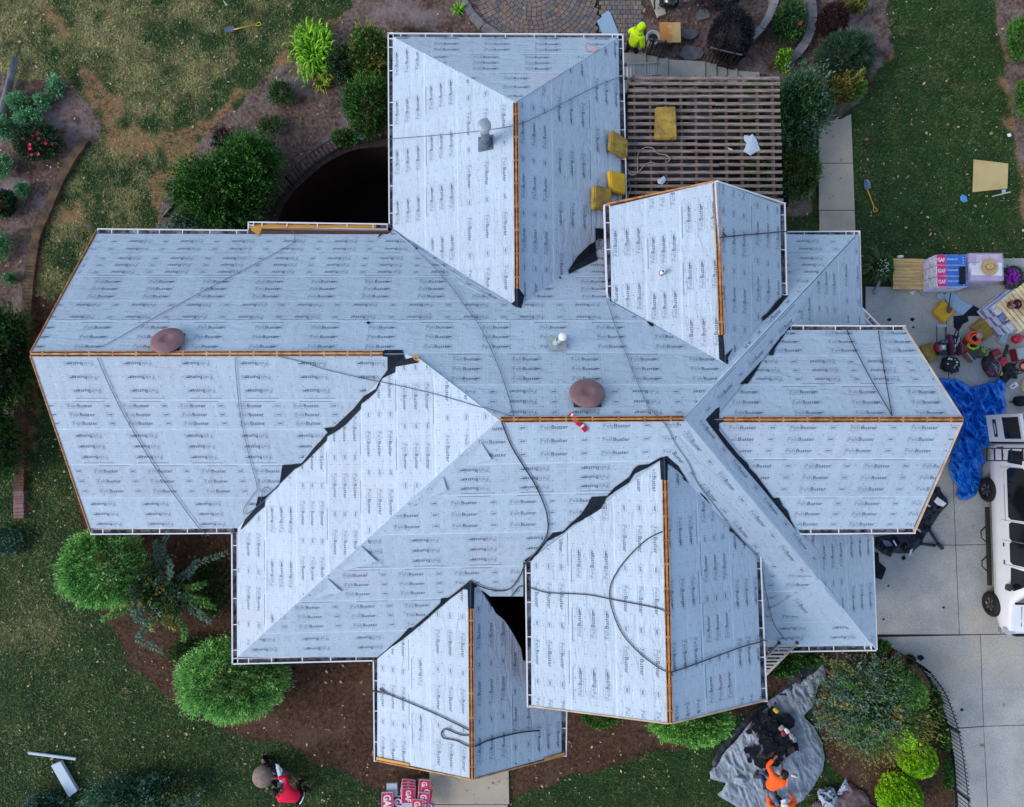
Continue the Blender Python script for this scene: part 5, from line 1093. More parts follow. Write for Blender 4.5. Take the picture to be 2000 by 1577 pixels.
t = thing('gas_can', 'bright red fuel can lying near the angled stack', 'fuel can', G(1986, 662)); lump('can_body', t, G(1987, 662, .14), (.17, .13, .12), RED, .1, 41, rz=.4); B().tube([G(1995, 659, .2), G(2004, 656, .22)], .03, 8).out('spout', BLKM, t, smooth=True)
t = thing('red_tool_case', 'dark red tool case lying behind the leaf blower', 'case', G(1943, 690)); B().box(G(1942, 690, .12), (.30, .20, .2), rz=R(28)).out('case_body', CRIM, t, bevel=.03)
t = thing('cooler', 'crimson cooler with a pale grey lid', 'cooler', G(1992, 692)); B().box(G(1992, 692, .18), (.46, .40, .34), rz=R(12)).out('cooler_body', CRIM, t, bevel=.03); B().box(G(1997, 690, .38), (.36, .38, .06), rz=R(12)).out('lid', M('pale_lid', (.38, .44, .48), (.32, .38, .42), rough=.4), t, bevel=.02)
t = thing('storage_bin_lid', 'pale blue ribbed bin lid lying by the fuel can', 'lid', G(1959, 660)); m4 = Matrix.Rotation(R(-22), 3, 'Z'); B().box(G(1959, 660, .1), (.30, .42, .12), rot=m4).out('lid_body', M('pale_blue_plastic', (.36, .47, .58), rough=.4), t, bevel=.05)
for k in range(4): B().box(G(1959, 660, .1)+m4 @ Vector((0, -.14+k*.09, .062)), (.22, .02, .008), rot=m4).out('rib', M('pale_blue_rib', (.44, .56, .66)), t)
t = thing('cable_heap', 'tangled heap of black cables and straps', 'cables', G(1977, 727))
for k in range(9):
    g = [G(1977+rnd.gauss(0, 7), 727+rnd.gauss(0, 8), .05+rnd.random()*.16) for _ in range(7)]; B().tube(smoothpath(g, 5), .014, 6).out('cable', CHAR if k % 3 else M('olive_fabric', (.075, .09, .07)), t, smooth=True)
lump('harness_bag', t, G(1972, 724, .1), (.2, .22, .1), CHAR, .3, 51); lump('harness_bag', t, G(1961, 737, .08), (.12, .2, .08), CHAR, .3, 52); lump('yellow_buckle', t, G(1955, 730, .18), (.05, .07, .03), M('yellow_plastic', (.62, .42, .02)), .3, 53)
t = thing('red_drum', 'round red container at the right edge beside the cooler', 'drum', G(1999, 716)); B().lathe(G(1999, 716, .0), [(.17, 0), (.18, .3), (.15, .32), (.05, .32), (.045, .35), (.001, .35)], 26).out('drum_body', RED, t, smooth=True); B().lathe(G(1999, 716, .32), [(.09, 0), (.09, .012), (.001, .014)], 20).out('label_disc', M('peach_label', (.7, .4, .25)), t)
t = thing('white_device', 'small white radio with a dark screen', 'radio', G(1978, 755)); m5 = Matrix.Rotation(R(35), 3, 'Z'); B().box(G(1979, 754, .1), (.26, .15, .12), rot=m5).out('radio_body', PWH, t, bevel=.015); B().box(G(1980, 754, .165), (.12, .035, .006), rot=m5).out('screen', BLKM, t)
t = thing('black_bag', 'black duffel bag at the right edge below the cables', 'bag', G(1994, 785)); lump('bag_body', t, G(1995, 784, .13), (.24, .17, .14), M('black_cloth', (.008, .009, .011), rough=.8), .2, 61); B().tube([G(1984, 787, .08), G(1971, 785, .04)], .02, 8).out('strap', BLKM, t)
t = thing('white_clamp', 'small white and black clamp on the driveway near the van door', 'clamp', G(1998, 810)); B().tube(smoothpath([G(1995, 813, .05), G(1999, 806, .06), G(2006, 808, .06)], 4), .02, 8).out('clamp_body', PWH, t); B().tube([G(1995, 813, .05), G(2000, 816, .05)], .016, 8).out('clamp_jaw', BLKM, t)
# ------------------------------------------------------------------ TARPS
BT = M('blue_tarp', (.012, .20, .72), (.008, .145, .58), rough=.30, spec=.6, scale=2.5, bump=.03, bscale=9)
crumple('blue_tarp', 'large crumpled bright blue tarpaulin spilling down the driveway', 'tarp', [(1826, 742), (1838, 738), (1855, 741), (1868, 740), (1885, 748), (1898, 757), (1905, 753), (1926, 750), (1935, 744), (1943, 747), (1948, 738), (1955, 741), (1964, 750), (1962, 775), (1966, 792), (1965, 805), (1960, 818), (1953, 835), (1950, 850), (1943, 862), (1930, 874), (1918, 881), (1925, 890), (1926, 903), (1918, 915), (1920, 938), (1912, 952), (1906, 968), (1888, 978), (1874, 976), (1866, 966), (1872, 950), (1862, 940), (1857, 930), (1852, 912), (1856, 898), (1856, 886), (1868, 862), (1874, 850), (1868, 820), (1850, 780)], .04, BT, .40, 15, 2.0, seed=3, fn=lambda x, y: .05, smooth=False, an=(1.5, .7))
GT = M('grey_tarp', (.27, .335, .41), (.19, .235, .29), rough=.42, bump=.02, bscale=12, scale=3, spec=.4)
crumple('dark_tarp', 'dark blue grey tarpaulin lying under the grey one by the ladder', 'tarp', [(1598, 1298), (1570, 1296), (1555, 1312), (1530, 1340), (1500, 1370), (1472, 1385), (1450, 1410), (1425, 1440), (1402, 1462), (1390, 1490), (1395, 1515), (1430, 1450), (1500, 1395), (1560, 1345), (1610, 1310)], .02, M('dark_tarp', (.025, .033, .048), (.015, .018, .026), rough=.5, scale=3), .12, 7, 3.2, seed=9)
def gtf(x, y): return .22*math.exp(-((x-1500)/55)**2-((y-1460)/60)**2)
crumple('grey_tarp', 'large grey tarpaulin heaped with torn off roofing', 'tarp', [(1608, 1297), (1613, 1320), (1616, 1327), (1598, 1340), (1588, 1380), (1570, 1398), (1574, 1405), (1590, 1420), (1605, 1450), (1611, 1480), (1607, 1505), (1590, 1535), (1570, 1562), (1545, 1577), (1540, 1600), (1470, 1600), (1440, 1577), (1412, 1560), (1400, 1552), (1410, 1545), (1418, 1530), (1400, 1525), (1388, 1522), (1386, 1508), (1398, 1495), (1418, 1466), (1435, 1450), (1460, 1418), (1478, 1398), (1495, 1385), (1500, 1370), (1530, 1350), (1560, 1330), (1590, 1312)], .05, GT, .12, 19, 2.4, seed=5, fn=gtf, an=(1.5, .5))
SHD = M('torn_shingle', (.016, .020, .028), (.007, .008, .012), rough=.9, spec=.1, scale=9, fine=.4, bscale=40)
bb0 = [(1492, 1420, 26, 'left heap'), (1530, 1405, 26, 'upper heap'), (1480, 1450, 30, 'lower left heap'), (1520, 1455, 34, 'centre heap')]
t = thing('roofing_debris', 'pile of torn black shingles and rubbish on the grey tarp', 'debris pile', G(1505, 1440))
for k in range(70):
    x = rnd.gauss(1505, 23); y = rnd.gauss(1440, 26); 
    if not inpoly([(1462, 1420), (1490, 1398), (1525, 1380), (1555, 1400), (1565, 1440), (1550, 1470), (1552, 1492), (1530, 1500), (1455, 1498), (1456, 1450)], x, y): continue
    s = rnd.uniform(.12, .34); a = rnd.uniform(0, 6.28); m6 = Matrix.Rotation(a, 3, 'Z') @ Matrix.Rotation(rnd.uniform(-.22, .22), 3, 'X') @ Matrix.Rotation(rnd.uniform(-.2, .2), 3, 'Y')
    c = G(x, y, .22+gtf(x, y)+rnd.uniform(0, .12)); q = [c+m6 @ Vector((math.cos(u)*s*rnd.uniform(.6, 1.1), math.sin(u)*s*rnd.uniform(.4, .8), 0)) for u in [i*6.283/6 for i in range(6)]]
    o = B().prism(q, .012).out('torn_shingle', SHD if rnd.random() < .93 else M('brown_scrap', (.08, .05, .035), (.03, .022, .02), scale=8), t)
for x, y, mt in ((1537, 1428, PWH), (1546, 1438, M('grey_rag', (.35, .33, .34))), (1515, 1388, M('yellow_plastic', (.62, .42, .02))), (1530, 1433, CRIM), (1552, 1444, METG), (1526, 1422, M('grey_rag', (.35, .33, .34)))): lump('litter', t, G(x, y, .50), (.07, .10, .04), mt, .4, x, n=12, rz=x)
lump('litter_bag', t, G(1445, 1525, .22), (.18, .12, .07), M('pale_bag', (.36, .45, .55), rough=.4), .35, 4); lump('litter', t, G(1551, 1516, .15), (.1, .04, .03), PWH, .2, 8, n=12, rz=-.3)
t = thing('roofing_debris', 'heap of black torn roofing felt beside the lower right gutter', 'debris pile', G(1780, 1010))
DB = [(1825, 950), (1836, 952), (1839, 962), (1850, 975), (1852, 985), (1838, 1000), (1822, 1024), (1815, 1035), (1805, 1050), (1800, 1062), (1792, 1070), (1781, 1080), (1768, 1082), (1745, 1080), (1740, 1088), (1725, 1082), (1709, 1070), (1709, 1050), (1760, 1040), (1786, 1035), (1800, 1000), (1812, 970)]
crumple('felt_heap', None, None, DB, .04, M('slate_felt', (.030, .042, .065), (.014, .019, .03), rough=.6, scale=7), .3, 14, 3, seed=8, parent=t)
for k in range(34):
    x = rnd.uniform(1720, 1850); y = rnd.uniform(950, 1085)
    if not inpoly(DB, x, y): continue
    s = rnd.uniform(.08, .22); a = rnd.uniform(0, 6.28); c = G(x, y, .28+rnd.uniform(0, .12)); m6 = Matrix.Rotation(a, 3, 'Z') @ Matrix.Rotation(rnd.uniform(-.4, .4), 3, 'X')
    B().prism([c+m6 @ Vector((math.cos(u)*s*rnd.uniform(.5, 1.1), math.sin(u)*s*rnd.uniform(.3, .7), 0)) for u in [i*6.283/5 for i in range(5)]], .01).out('torn_shingle', SHD if rnd.random() < .8 else STEEL, t)
B().prism([G(x, y, .46) for x, y in [(1824, 980), (1831, 971), (1849, 984), (1842, 990), (1832, 987)]], .01).out('white_packet', PWH, t)
for a, c, r_ in (((1815, 1035), (1832, 1062), .05), ((1795, 1062), (1826, 1066), .045), ((1832, 1062), (1840, 1071), .06)): B().tube([G(*a, .12), G((a[0]+c[0])/2, (a[1]+c[1])/2, .18), G(*c, .08)], r_, 8).out('felt_strip', M('slate_felt', (.03, .042, .065)), t, smooth=True)
for q in ([(1778, 1075), (1783, 1072), (1779, 1084), (1775, 1087)], [(1792, 1032), (1799, 1038), (1798, 1040), (1790, 1034)], [(1746, 1055), (1752, 1066), (1750, 1067), (1744, 1057)], [(1812, 986), (1817, 989), (1816, 991), (1811, 988)]): B().prism([G(x, y, .34) for x, y in q], .006).out('white_scrap', PWH, t)
crumple('black_felt', 'black felt offcut hanging below the lower right gutter corner', 'felt sheet', [(1709, 1078), (1716, 1080), (1717, 1098), (1731, 1110), (1727, 1122), (1722, 1133), (1709, 1128)], .05, BLACK, .08)
BRT = M('brown_tarp', (.155, .105, .115), (.10, .07, .085), rough=.6, scale=5, fine=.15)
crumple('brown_tarp', 'folded brown tarpaulin at the bottom edge beside the lime shrub', 'tarp', [(1580, 1577), (1592, 1566), (1600, 1562), (1615, 1572), (1640, 1552), (1655, 1545), (1650, 1530), (1662, 1530), (1672, 1540), (1685, 1545), (1697, 1560), (1698, 1570), (1712, 1577), (1720, 1610), (1570, 1610)], .03, BRT, .18, 8, 3, seed=14)
crumple('white_plastic_sheet', 'crumpled pale plastic sheeting on the brown tarpaulin', 'plastic sheet', [(1596, 1548), (1600, 1541), (1610, 1543), (1622, 1536), (1630, 1541), (1632, 1550), (1637, 1558), (1632, 1570), (1628, 1580), (1608, 1580), (1604, 1566), (1598, 1560)], .12, M('pale_bag', (.36, .45, .55)), .3, 22, 2, seed=15)
crumple('white_plastic_sheet', 'small peaked piece of pale sheeting above the brown tarpaulin', 'plastic sheet', [(1634, 1550), (1640, 1540), (1645, 1532), (1652, 1520), (1657, 1533), (1657, 1543), (1647, 1547), (1644, 1552), (1637, 1553)], .12, M('pale_bag', (.36, .45, .55)), .22, 18, 2, seed=17)
# ------------------------------------------------------------------ LADDERS
def ladder(label, a0, a1, b0, b1, n, w_=.07):
    t = thing('ladder', label, 'ladder', (a0+b0)/2)
    for p, q in ((a0, a1), (b0, b1)):
        B().bar(p, q, .032, w_).out('rail', METAL_L, t)
        if a1.z > 2: lump('end_cap', t, q, (.045, .045, .06), BLKM, .1, 1, n=10)
    for k in range(n):
        u = (k+.5)/n; B().bar(a0.lerp(a1, u), b0.lerp(b1, u), .05, .03).out('rung', METAL_L, t)
METAL_L = M('ladder_aluminium', (.50, .50, .50), (.40, .39, .39), rough=.4, metal=.3)
la, lb = G(1522, 1256, 3.75), G(1557, 1256, 3.75); fo = Vector((-.02, -2.0, 0))
ladder('aluminium ladder leaning on the gutter right of the big front gable', Vector((la.x, la.y-2.55, 0)), la, Vector((lb.x, lb.y-2.55, 0)), lb, 14)
la, lb = G(1223, 150, 3.3), G(1223, 143, 3.3); la, lb = Vector((la.x, la.y, 3.2)), Vector((la.x, la.y+.40, 3.2))
g0, g1 = G(1289, 147, .5), G(1288, 139, .5); ladder('aluminium ladder leaning on the right gutter of the top wing', Vector((g0.x, g0.y, .5)), la, Vector((g0.x, g0.y+.38, .5)), lb, 12, .08)
# ------------------------------------------------------------------ FENCES AND RAILINGS
def fence(name, label, base, h, step, cat='fence', posts=3, rail_r=.018, finial=False, pr=.010, z0=0.0, rails=(1.0, .12), endz=None):
    P = smoothpath([G(x, y, z0) for x, y in base], 10); t = thing(name, label, cat, P[0]); acc = [0]
    for a, b2 in zip(P[:-1], P[1:]): acc.append(acc[-1]+(b2-a).length)
    def at(s):
        for i in range(len(P)-1):
            if acc[i+1] >= s: return P[i].lerp(P[i+1], (s-acc[i])/max(1e-6, acc[i+1]-acc[i]))
        return P[-1]
    for f in rails: B().tube([p+Vector((0, 0, h*f)) for p in P], rail_r, 6).out('rail', M('lit_top_rail', (.09, .11, .14), rough=.3, spec=.7) if cat == 'railing' and f == 1.0 else BLKM, t, smooth=True)  # stair railings: light on the black top rail painted as a greyer colour
    n = int(acc[-1]/step)
    for k in range(n+1):
        p = at(k*step); pk = B().tube([p+Vector((0, 0, .03)), p+Vector((0, 0, h*(1.10 if finial else 1)))], pr, 6)
        if finial: pk.lathe(p+Vector((0, 0, h*1.10)), [(.001, -.02), (.022, 0), (.001, .05)], 6)
        pk.out('picket', BLKM, t)
    for k in range(posts): 
        p = at(acc[-1]*(k+.5)/posts if posts > 1 else 0); B().bar(p, p+Vector((0, 0, h*1.08)), .05, .05, up=(0, 1, 0)).out('post', BLKM, t)
fence('iron_fence', 'curved black iron fence with pointed pickets along the driveway', [(1733, 1262), (1760, 1277), (1783, 1293), (1800, 1314), (1815, 1336), (1828, 1368), (1838, 1400), (1846, 1440), (1852, 1478), (1857, 1520), (1860, 1560), (1862, 1600)], .82, .125, finial=True, posts=3, pr=.013)
fence('iron_fence', 'curved black iron fence round the dark sunken court', [(530, 420), (547, 396), (568, 370), (592, 343), (622, 318), (650, 300), (683, 283), (720, 276), (756, 272)], .85, .15, posts=2, pr=.012)
fence('stair_railing', 'black iron stair railing beside the orange board', [(1255, 108), (1275, 111), (1298, 116)], .95, .11, 'railing', 2, pr=.016, rail_r=.026, z0=.35, rails=(1.0, .1))
fence('stair_railing', 'black iron stair railing beside the dark round shrub', [(1372, 124), (1400, 131), (1432, 138)], .95, .12, 'railing', 2, pr=.016, rail_r=.026, z0=.12, rails=(1.0, .1))
b_ = B().tube([G(1672, 46, .5), G(1700, 18, .55), G(1703, 17, .55), G(1703, 27, .3)], .018, 6); setp(b_.out('plant_hook', BLKM, smooth=True), 'thin black shepherd hook standing on the gravel strip', 'hook')
bw = thing('brick_edging', 'low red brick edging at the foot of the curved fence', 'edging', G(1800, 1320)); P = smoothpath([G(x, y) for x, y in [(1741, 1273), (1765, 1290), (1783, 1303), (1796, 1322), (1806, 1342), (1818, 1353)]], 8); dd = 0
for a, b2 in zip(P[:-1], P[1:]):
    d = (b2-a); n = max(1, int(d.length/.09)); dn = d.normalized(); nr = Vector((-dn.y, dn.x, 0))
    for k in range(n):
        p = a.lerp(b2, (k+.5)/n); B().bar(p-nr*.11+Vector((0, 0, .12)), p+nr*.11+Vector((0, 0, .12)), d.length/n*.86, .18).out('brick', M('edging_brick', (.27, .10, .085), (.19, .075, .065), scale=12, rough=.9), bw)
# ------------------------------------------------------------------ VAN
def van():
    XL = G(1937, 1050, .5).x; Wv = 2.0; cx = XL+Wv/2; yr, yf = G(1950, 868, 1.0).y, G(1950, 1236, .6).y; t = thing('parked_van', 'white passenger van with its rear door open at the right edge', 'van', (cx, (yr+yf)/2, 0))
    WP = M('van_paint', (.70, .73, .77), rough=.25, spec=.6, c2=(.66, .69, .74)); GL = M('van_glass', (.008, .009, .011), rough=.08, spec=.8)
    L = yr-yf; Y = lambda v: yr-L*v                    # v 0 rear .. 1 front
    # side profile height of belt, roof; half width
    secs = [(0, .62, 1.18, 2.15, .93), (.015, .42, 1.18, 2.22, .98), (.08, .40, 1.18, 2.28, 1.0), (.5, .40, 1.18, 2.30, 1.0), (.66, .40, 1.18, 2.28, 1.0), (.70, .40, 1.18, 2.20, 1.0), (.76, .40, 1.18, 1.72, .995), (.815, .40, 1.16, 1.26, .99), (.83, .40, 1.10, 1.20, .99), (.92, .42, 1.04, 1.10, .965), (.97, .45, .96, 1.0, .90), (.992, .50, .80, .86, .80), (1.0, .55, .70, .76, .72)]
    V = []; NP = 14
    for v, z0, zb, zr, hw in secs:
        prof = [(hw*.90, z0), (hw*.99, z0+.12), (hw, (z0+zb)/2), (hw*.985, zb), (hw*.975, zb+(zr-zb)*.35), (hw*.955, zb+(zr-zb)*.80), (hw*.86, zb+(zr-zb)*.96), (hw*.55, zr)]
        pts = [(-a, z) for a, z in prof]+[(a, z) for a, z in prof[::-1]]
        V += [Vector((cx+a, Y(v), z)) for a, z in pts]
    n = 16; Fc = []
    for i in range(len(secs)-1):
        for k in range(n-1): Fc.append((i*n+k, i*n+k+1, (i+1)*n+k+1, (i+1)*n+k))
        Fc.append((i*n+n-1, i*n, (i+1)*n, (i+1)*n+n-1))
    Fc += [tuple(range(n))[::-1], tuple((len(secs)-1)*n+k for k in range(n))]
    o = B().add(V, Fc).out('body', WP, t, smooth=True)
    bm = bmesh.new(); bm.from_mesh(o.data); bmesh.ops.recalc_face_normals(bm, faces=bm.faces); bm.to_mesh(o.data); bm.free()
    def sx(v, z):                                       # body surface x on the left side at v,z
        for a, b2 in zip(secs[:-1], secs[1:]):
            if a[0] <= v <= b2[0]:
                f = (v-a[0])/(b2[0]-a[0]); _, z0, zb, zr, hw = [p+(q-p)*f for p, q in zip(a, b2)]
                pr_ = [(hw*.90, z0), (hw*.99, z0+.12), (hw, (z0+zb)/2), (hw*.985, zb), (hw*.975, zb+(zr-zb)*.35), (hw*.955, zb+(zr-zb)*.80), (hw*.86, zb+(zr-zb)*.96), (hw*.55, zr)]
                for p, q in zip(pr_[:-1], pr_[1:]):
                    if p[1] <= z <= q[1]: return cx-(p[0]+(q[0]-p[0])*(z-p[1])/max(1e-6, q[1]-p[1]))
                return cx-hw
        return cx-1
    def patch(name, pv, mat, off=.006, parent=None, mirror=True):   # polygon of (v,z) on the side
        for sg in ((-1, 1) if mirror else (-1,)):
            pts = []
            for i in range(len(pv)):
                a, b2 = pv[i], pv[(i+1) % len(pv)]
                for k in range(3): v = a[0]+(b2[0]-a[0])*k/3; z = a[1]+(b2[1]-a[1])*k/3; x = sx(v, z)-off; pts.append(Vector((x if sg < 0 else 2*cx-x, Y(v), z)))
            r_ = geometry.tessellate_polygon([[Vector((p.y, p.z, 0)) for p in pts]]); B().add(pts, [tuple(q) for q in r_]).out(name, mat, parent or t)
    def rr(v0, v1, z0, z1, c=.012, cz=.10): return [(v0+c, z0), (v1-c, z0), (v1, z0+cz), (v1, z1-cz), (v1-c, z1), (v0+c, z1), (v0, z1-cz), (v0, z0+cz)]
    TR_ = M('black_rubber', (.012, .012, .014), rough=.7)
    for q in (rr(.125, .385, 1.28, 1.98), rr(.405, .495, 1.30, 1.96), rr(.505, .615, 1.30, 1.98)):
        qq = [(v+(.004 if v > (q[0][0]+q[1][0])/2 else -.004), z+(.025 if z > 1.6 else -.025)) for v, z in q]; patch('window_seal', qq, TR_, .004); patch('window', q, GL, .009)
    patch('window', [(.03, 1.34), (.095, 1.30), (.105, 1.9), (.035, 1.92)], GL, .008); patch('window', [(.635, 1.30), (.745, 1.26), (.755, 1.38), (.715, 1.88), (.64, 1.96)], GL, .008)
    SEAM = M('panel_gap', (.05, .055, .065), rough=.6)
    for v in (.395, .5, .625, .118): patch('door_seam', [(v, .5), (v+.0018, .5), (v+.0018, 2.08), (v, 2.08)], SEAM, .005)
    patch('door_seam', [(.63, .60), (.79, .60), (.79, .608), (.63, .608)], SEAM, .005); patch('sliding_rail', [(.05, 1.12), (.40, 1.12), (.40, 1.14), (.05, 1.14)], SEAM, .005)
    for v in (.515, .605-.0): patch('door_handle', [(v, 1.02), (v+.02, 1.02), (v+.02, 1.07), (v, 1.07)], BLKM, .02)
    # windscreen, hood, lamps, bumper
    ws_ = [Vector((cx-.86, Y(.812), 1.27)), Vector((cx+.86, Y(.812), 1.27)), Vector((cx+.72, Y(.705), 2.17)), Vector((cx-.72, Y(.705), 2.17))]; B().add([p+Vector((0, -.03, .04)) for p in ws_], [(0, 1, 2, 3)]).out('windscreen', GL, t)
    B().bar(Vector((cx-.85, Y(.822), 1.25)), Vector((cx+.85, Y(.822), 1.25)), .07, .05).out('cowl', TR_, t)
    for sg in (-1, 1):
        B().box((cx+sg*.80, Y(.972), .86), (.26, .26, .20), rz=sg*-.5).out('headlight', M('lamp_glass', (.45, .50, .55), rough=.1, spec=.8), t, bevel=.03)
        m_ = thing('x', None, None) if False else None
        B().tube([Vector((cx+sg*.96, Y(.735), 1.32)), Vector((cx+sg*1.10, Y(.73), 1.36))], .03, 8).out('mirror_arm', BLKM, t)
        B().box((cx+sg*1.13, Y(.735), 1.38), (.10, .20, .24), rz=.2*sg).out('wing_mirror', M('mirror_black', (.05, .06, .08), rough=.3), t, bevel=.03)
        B().bar((cx+sg*1.02, Y(.34), .36), (cx+sg*1.02, Y(.76), .36), .12, .06).out('running_board', BLKM, t)
        for va, vb in ((.44, .535), (.60, .69)):
            P = [Vector((cx+sg*1.04, Y(va), .34)), Vector((cx+sg*1.20, Y(va+.03), .30)), Vector((cx+sg*1.20, Y(vb-.03), .30)), Vector((cx+sg*1.04, Y(vb), .34))]
            B().tube(P, .022, 8).out('step_hoop', BLKM, t, smooth=True)
        for wy in (G(1930, 957, .38).y, G(1937, 1180, .38).y):
            wc = Vector((cx+sg*(Wv/2-.06), wy, .39)); ax = frame((sg, 0, 0), (0, 0, 1))
            wh = B().lathe(wc, [(.24, .13), (.30, .145), (.36, .13), (.39, .08), (.39, -.14), (.25, -.14)], 36, ax=ax).out('wheel', TR_, t, smooth=True)
            B().lathe(wc, [(.24, .12), (.23, .07), (.10, .05), (.07, .09), (.001, .10)], 28, ax=ax).out('rim', M('black_rim', (.018, .018, .02), rough=.3, spec=.6), wh, smooth=True)
            for k in range(6):
                a = k*math.pi/3+.3; u = ax @ Vector((math.cos(a), math.sin(a), 0)); B().bar(wc+u*.07+Vector((sg*.10, 0, 0)), wc+u*.215+Vector((sg*.115, 0, 0)), .03, .02, up=(sg, 0, 0)).out('spoke', M('rim_edge', (.22, .21, .19), rough=.3, metal=.5), wh)
    B().box((cx, Y(.99), .52), (1.72, .22, .24)).out('front_bumper', M('chrome', (.6, .63, .66), rough=.15, metal=.9), t, bevel=.05); B().box((cx, Y(1.005), .74), (1.2, .06, .22)).out('grille', BLKM, t, bevel=.02)
    B().box((cx, Y(-.02), .50), (1.8, .2, .2)).out('rear_bumper', BLKM, t, bevel=.03)
    # hood crease lines
    for dx in (-.62, .62): B().bar((cx+dx, Y(.84), 1.195), (cx+dx*.9, Y(.95), 1.055), .012, .01).out('hood_crease', SEAM, t)
    # open rear door swung out to the back
    h0 = Vector((cx-.98, Y(-.005), 0)); d = Vector((-.12, 1, 0)).normalized(); s_ = Vector((-1, 0, 0))
    dr = B().prism([h0+d*.05+Vector((0, 0, 2.05)), h0+d*.90+Vector((0, 0, 2.05)), h0+d*.90+Vector((.09, 0, 2.05)), h0+d*.05+Vector((.09, 0, 2.05))], 1.55).out('rear_door', WP, t, bevel=.02)
    f = lambda u, z: h0+d*u+Vector((-.008, 0, z))
    B().add([f(.14, 1.25), f(.80, 1.25), f(.80, 1.95), f(.14, 1.95)], [(3, 2, 1, 0)]).out('window', GL, dr); B().add([f(.2, .80), f(.75, .80), f(.75, .96), f(.2, .96)], [(3, 2, 1, 0)]).out('badge_panel', M('navy_badge', (.02, .05, .09), rough=.3), dr)
    B().add([f(.3, .86)+Vector((-.004, 0, 0)), f(.62, .86)+Vector((-.004, 0, 0)), f(.62, .90)+Vector((-.004, 0, 0)), f(.3, .90)+Vector((-.004, 0, 0))], [(3, 2, 1, 0)]).out('badge_strip', PWH, dr)
    B().box((cx-.96, Y(.02), .98), (.05, .10, .32)).out('tail_light', M('tail_lamp', (.16, .02, .05), rough=.2), t, bevel=.02)
    return cx, Y
vcx, VY = van()
cz_ = G(1934, 889, 1.9); t = thing('ladder_rack', 'black steel ladder rack laid across the back of the white van', 'rack', cz_)
y1_, y2_ = G(1935, 876, 2.35).y, G(1935, 900, 2.35).y
for yy in (y1_, y2_): B().bar((G(1927, 888, 2.35).x, yy, 2.37), (vcx+1.3, yy, 2.37), .035, .035).out('rail', BLKM, t)
for xx in (1927, 1942, 1957, 1975, 1997): B().bar((G(xx, 888, 2.35).x, y1_, 2.36), (G(xx, 888, 2.35).x, y2_, 2.36), .03, .03).out('cross_bar', BLKM, t)
for sg in (-1, 1): B().bar((vcx+sg*.8, (y1_+y2_)/2, 2.25), (vcx+sg*.8, (y1_+y2_)/2, 2.37), .04, .04, up=(0, 1, 0)).out('bracket', BLKM, t)
crumple('neon_vest', 'neon yellow vest tossed behind the van door', 'vest', [(1932, 878), (1935, 872), (1941, 868), (1945, 872), (1941, 879), (1935, 881)], .35, M('neon_yellow', (.60, .95, .01), rough=.7), .15, 12, 2)
# ------------------------------------------------------------------ GRILL, BOARD, TYRE
c = G(1299, 30, 0); t = thing('kettle_grill', 'black domed kettle grill behind the orange board', 'grill', c)
B().lathe(c+Vector((0, 0, .55)), [(.001, 0), (.2, .04), (.28, .18), (.29, .22)], 30).out('bowl', BLKM, t, smooth=True); B().lathe(c+Vector((0, 0, .77)), [(.295, 0), (.27, .1), (.19, .2), (.08, .245), (.001, .25)], 30).out('lid', M('gloss_black', (.010, .010, .013), rough=.12, spec=.9), t, smooth=True)
B().tube([c+Vector((-.05, 0, 1.02)), c+Vector((-.05, 0, 1.06)), c+Vector((.05, 0, 1.06)), c+Vector((.05, 0, 1.02))], .012, 8).out('handle', WHITE, t)
for a in (.5, 2.6, 4.7): B().tube([c+Vector((math.cos(a)*.2, math.sin(a)*.2, .6)), c+Vector((math.cos(a)*.34, math.sin(a)*.34, .03))], .014, 6).out('leg', METG, t)
B().tube(smoothpath([c+Vector((-.45, -.1, .5)), c+Vector((-.42, .25, .5)), c+Vector((0, .42, .5)), c+Vector((.35, .3, .5))], 5), .03, 8).out('side_frame', BLKM, t, smooth=True)
lump('cover_fold', t, c+Vector((.05, .28, .35)), (.3, .16, .25), CHAR, .4, 3)
plate('orange_board', 'orange brown stained board with peeled pale wood by the grill', 'board', [(1288, 44), (1329, 44), (1330, 83), (1290, 83)], .45, .03, M('orange_ply', (.50, .22, .06), (.52, .38, .16), rough=.7, scale=3, lo=.45, hi=.56, fine=.12))
for i, (x, y) in enumerate(((1291, 48), (1326, 48), (1291, 79), (1326, 79))): pass
c = G(1309, 64, .2); setp(B().box(G(1309, 66, .22), (.52, .5, .44)).out('planter_box', M('planter_brown', (.13, .08, .06)), bevel=.02), 'low brown planter box under the orange board', 'planter')
c = G(1272, 86, .0); t = thing('round_planter', 'round pale rimmed planter with dark soil beside the railing', 'planter', c)
B().lathe(c, [(.16, 0), (.24, .34), (.255, .38), (.24, .40), (.195, .40), (.18, .34), (.001, .32)], 36).out('rim', M('pale_rim', (.42, .38, .38), (.33, .30, .31), scale=8, rough=.7), t, smooth=True); B().lathe(c, [(.19, .335), (.001, .345)], 24).out('soil', JOINT, t)
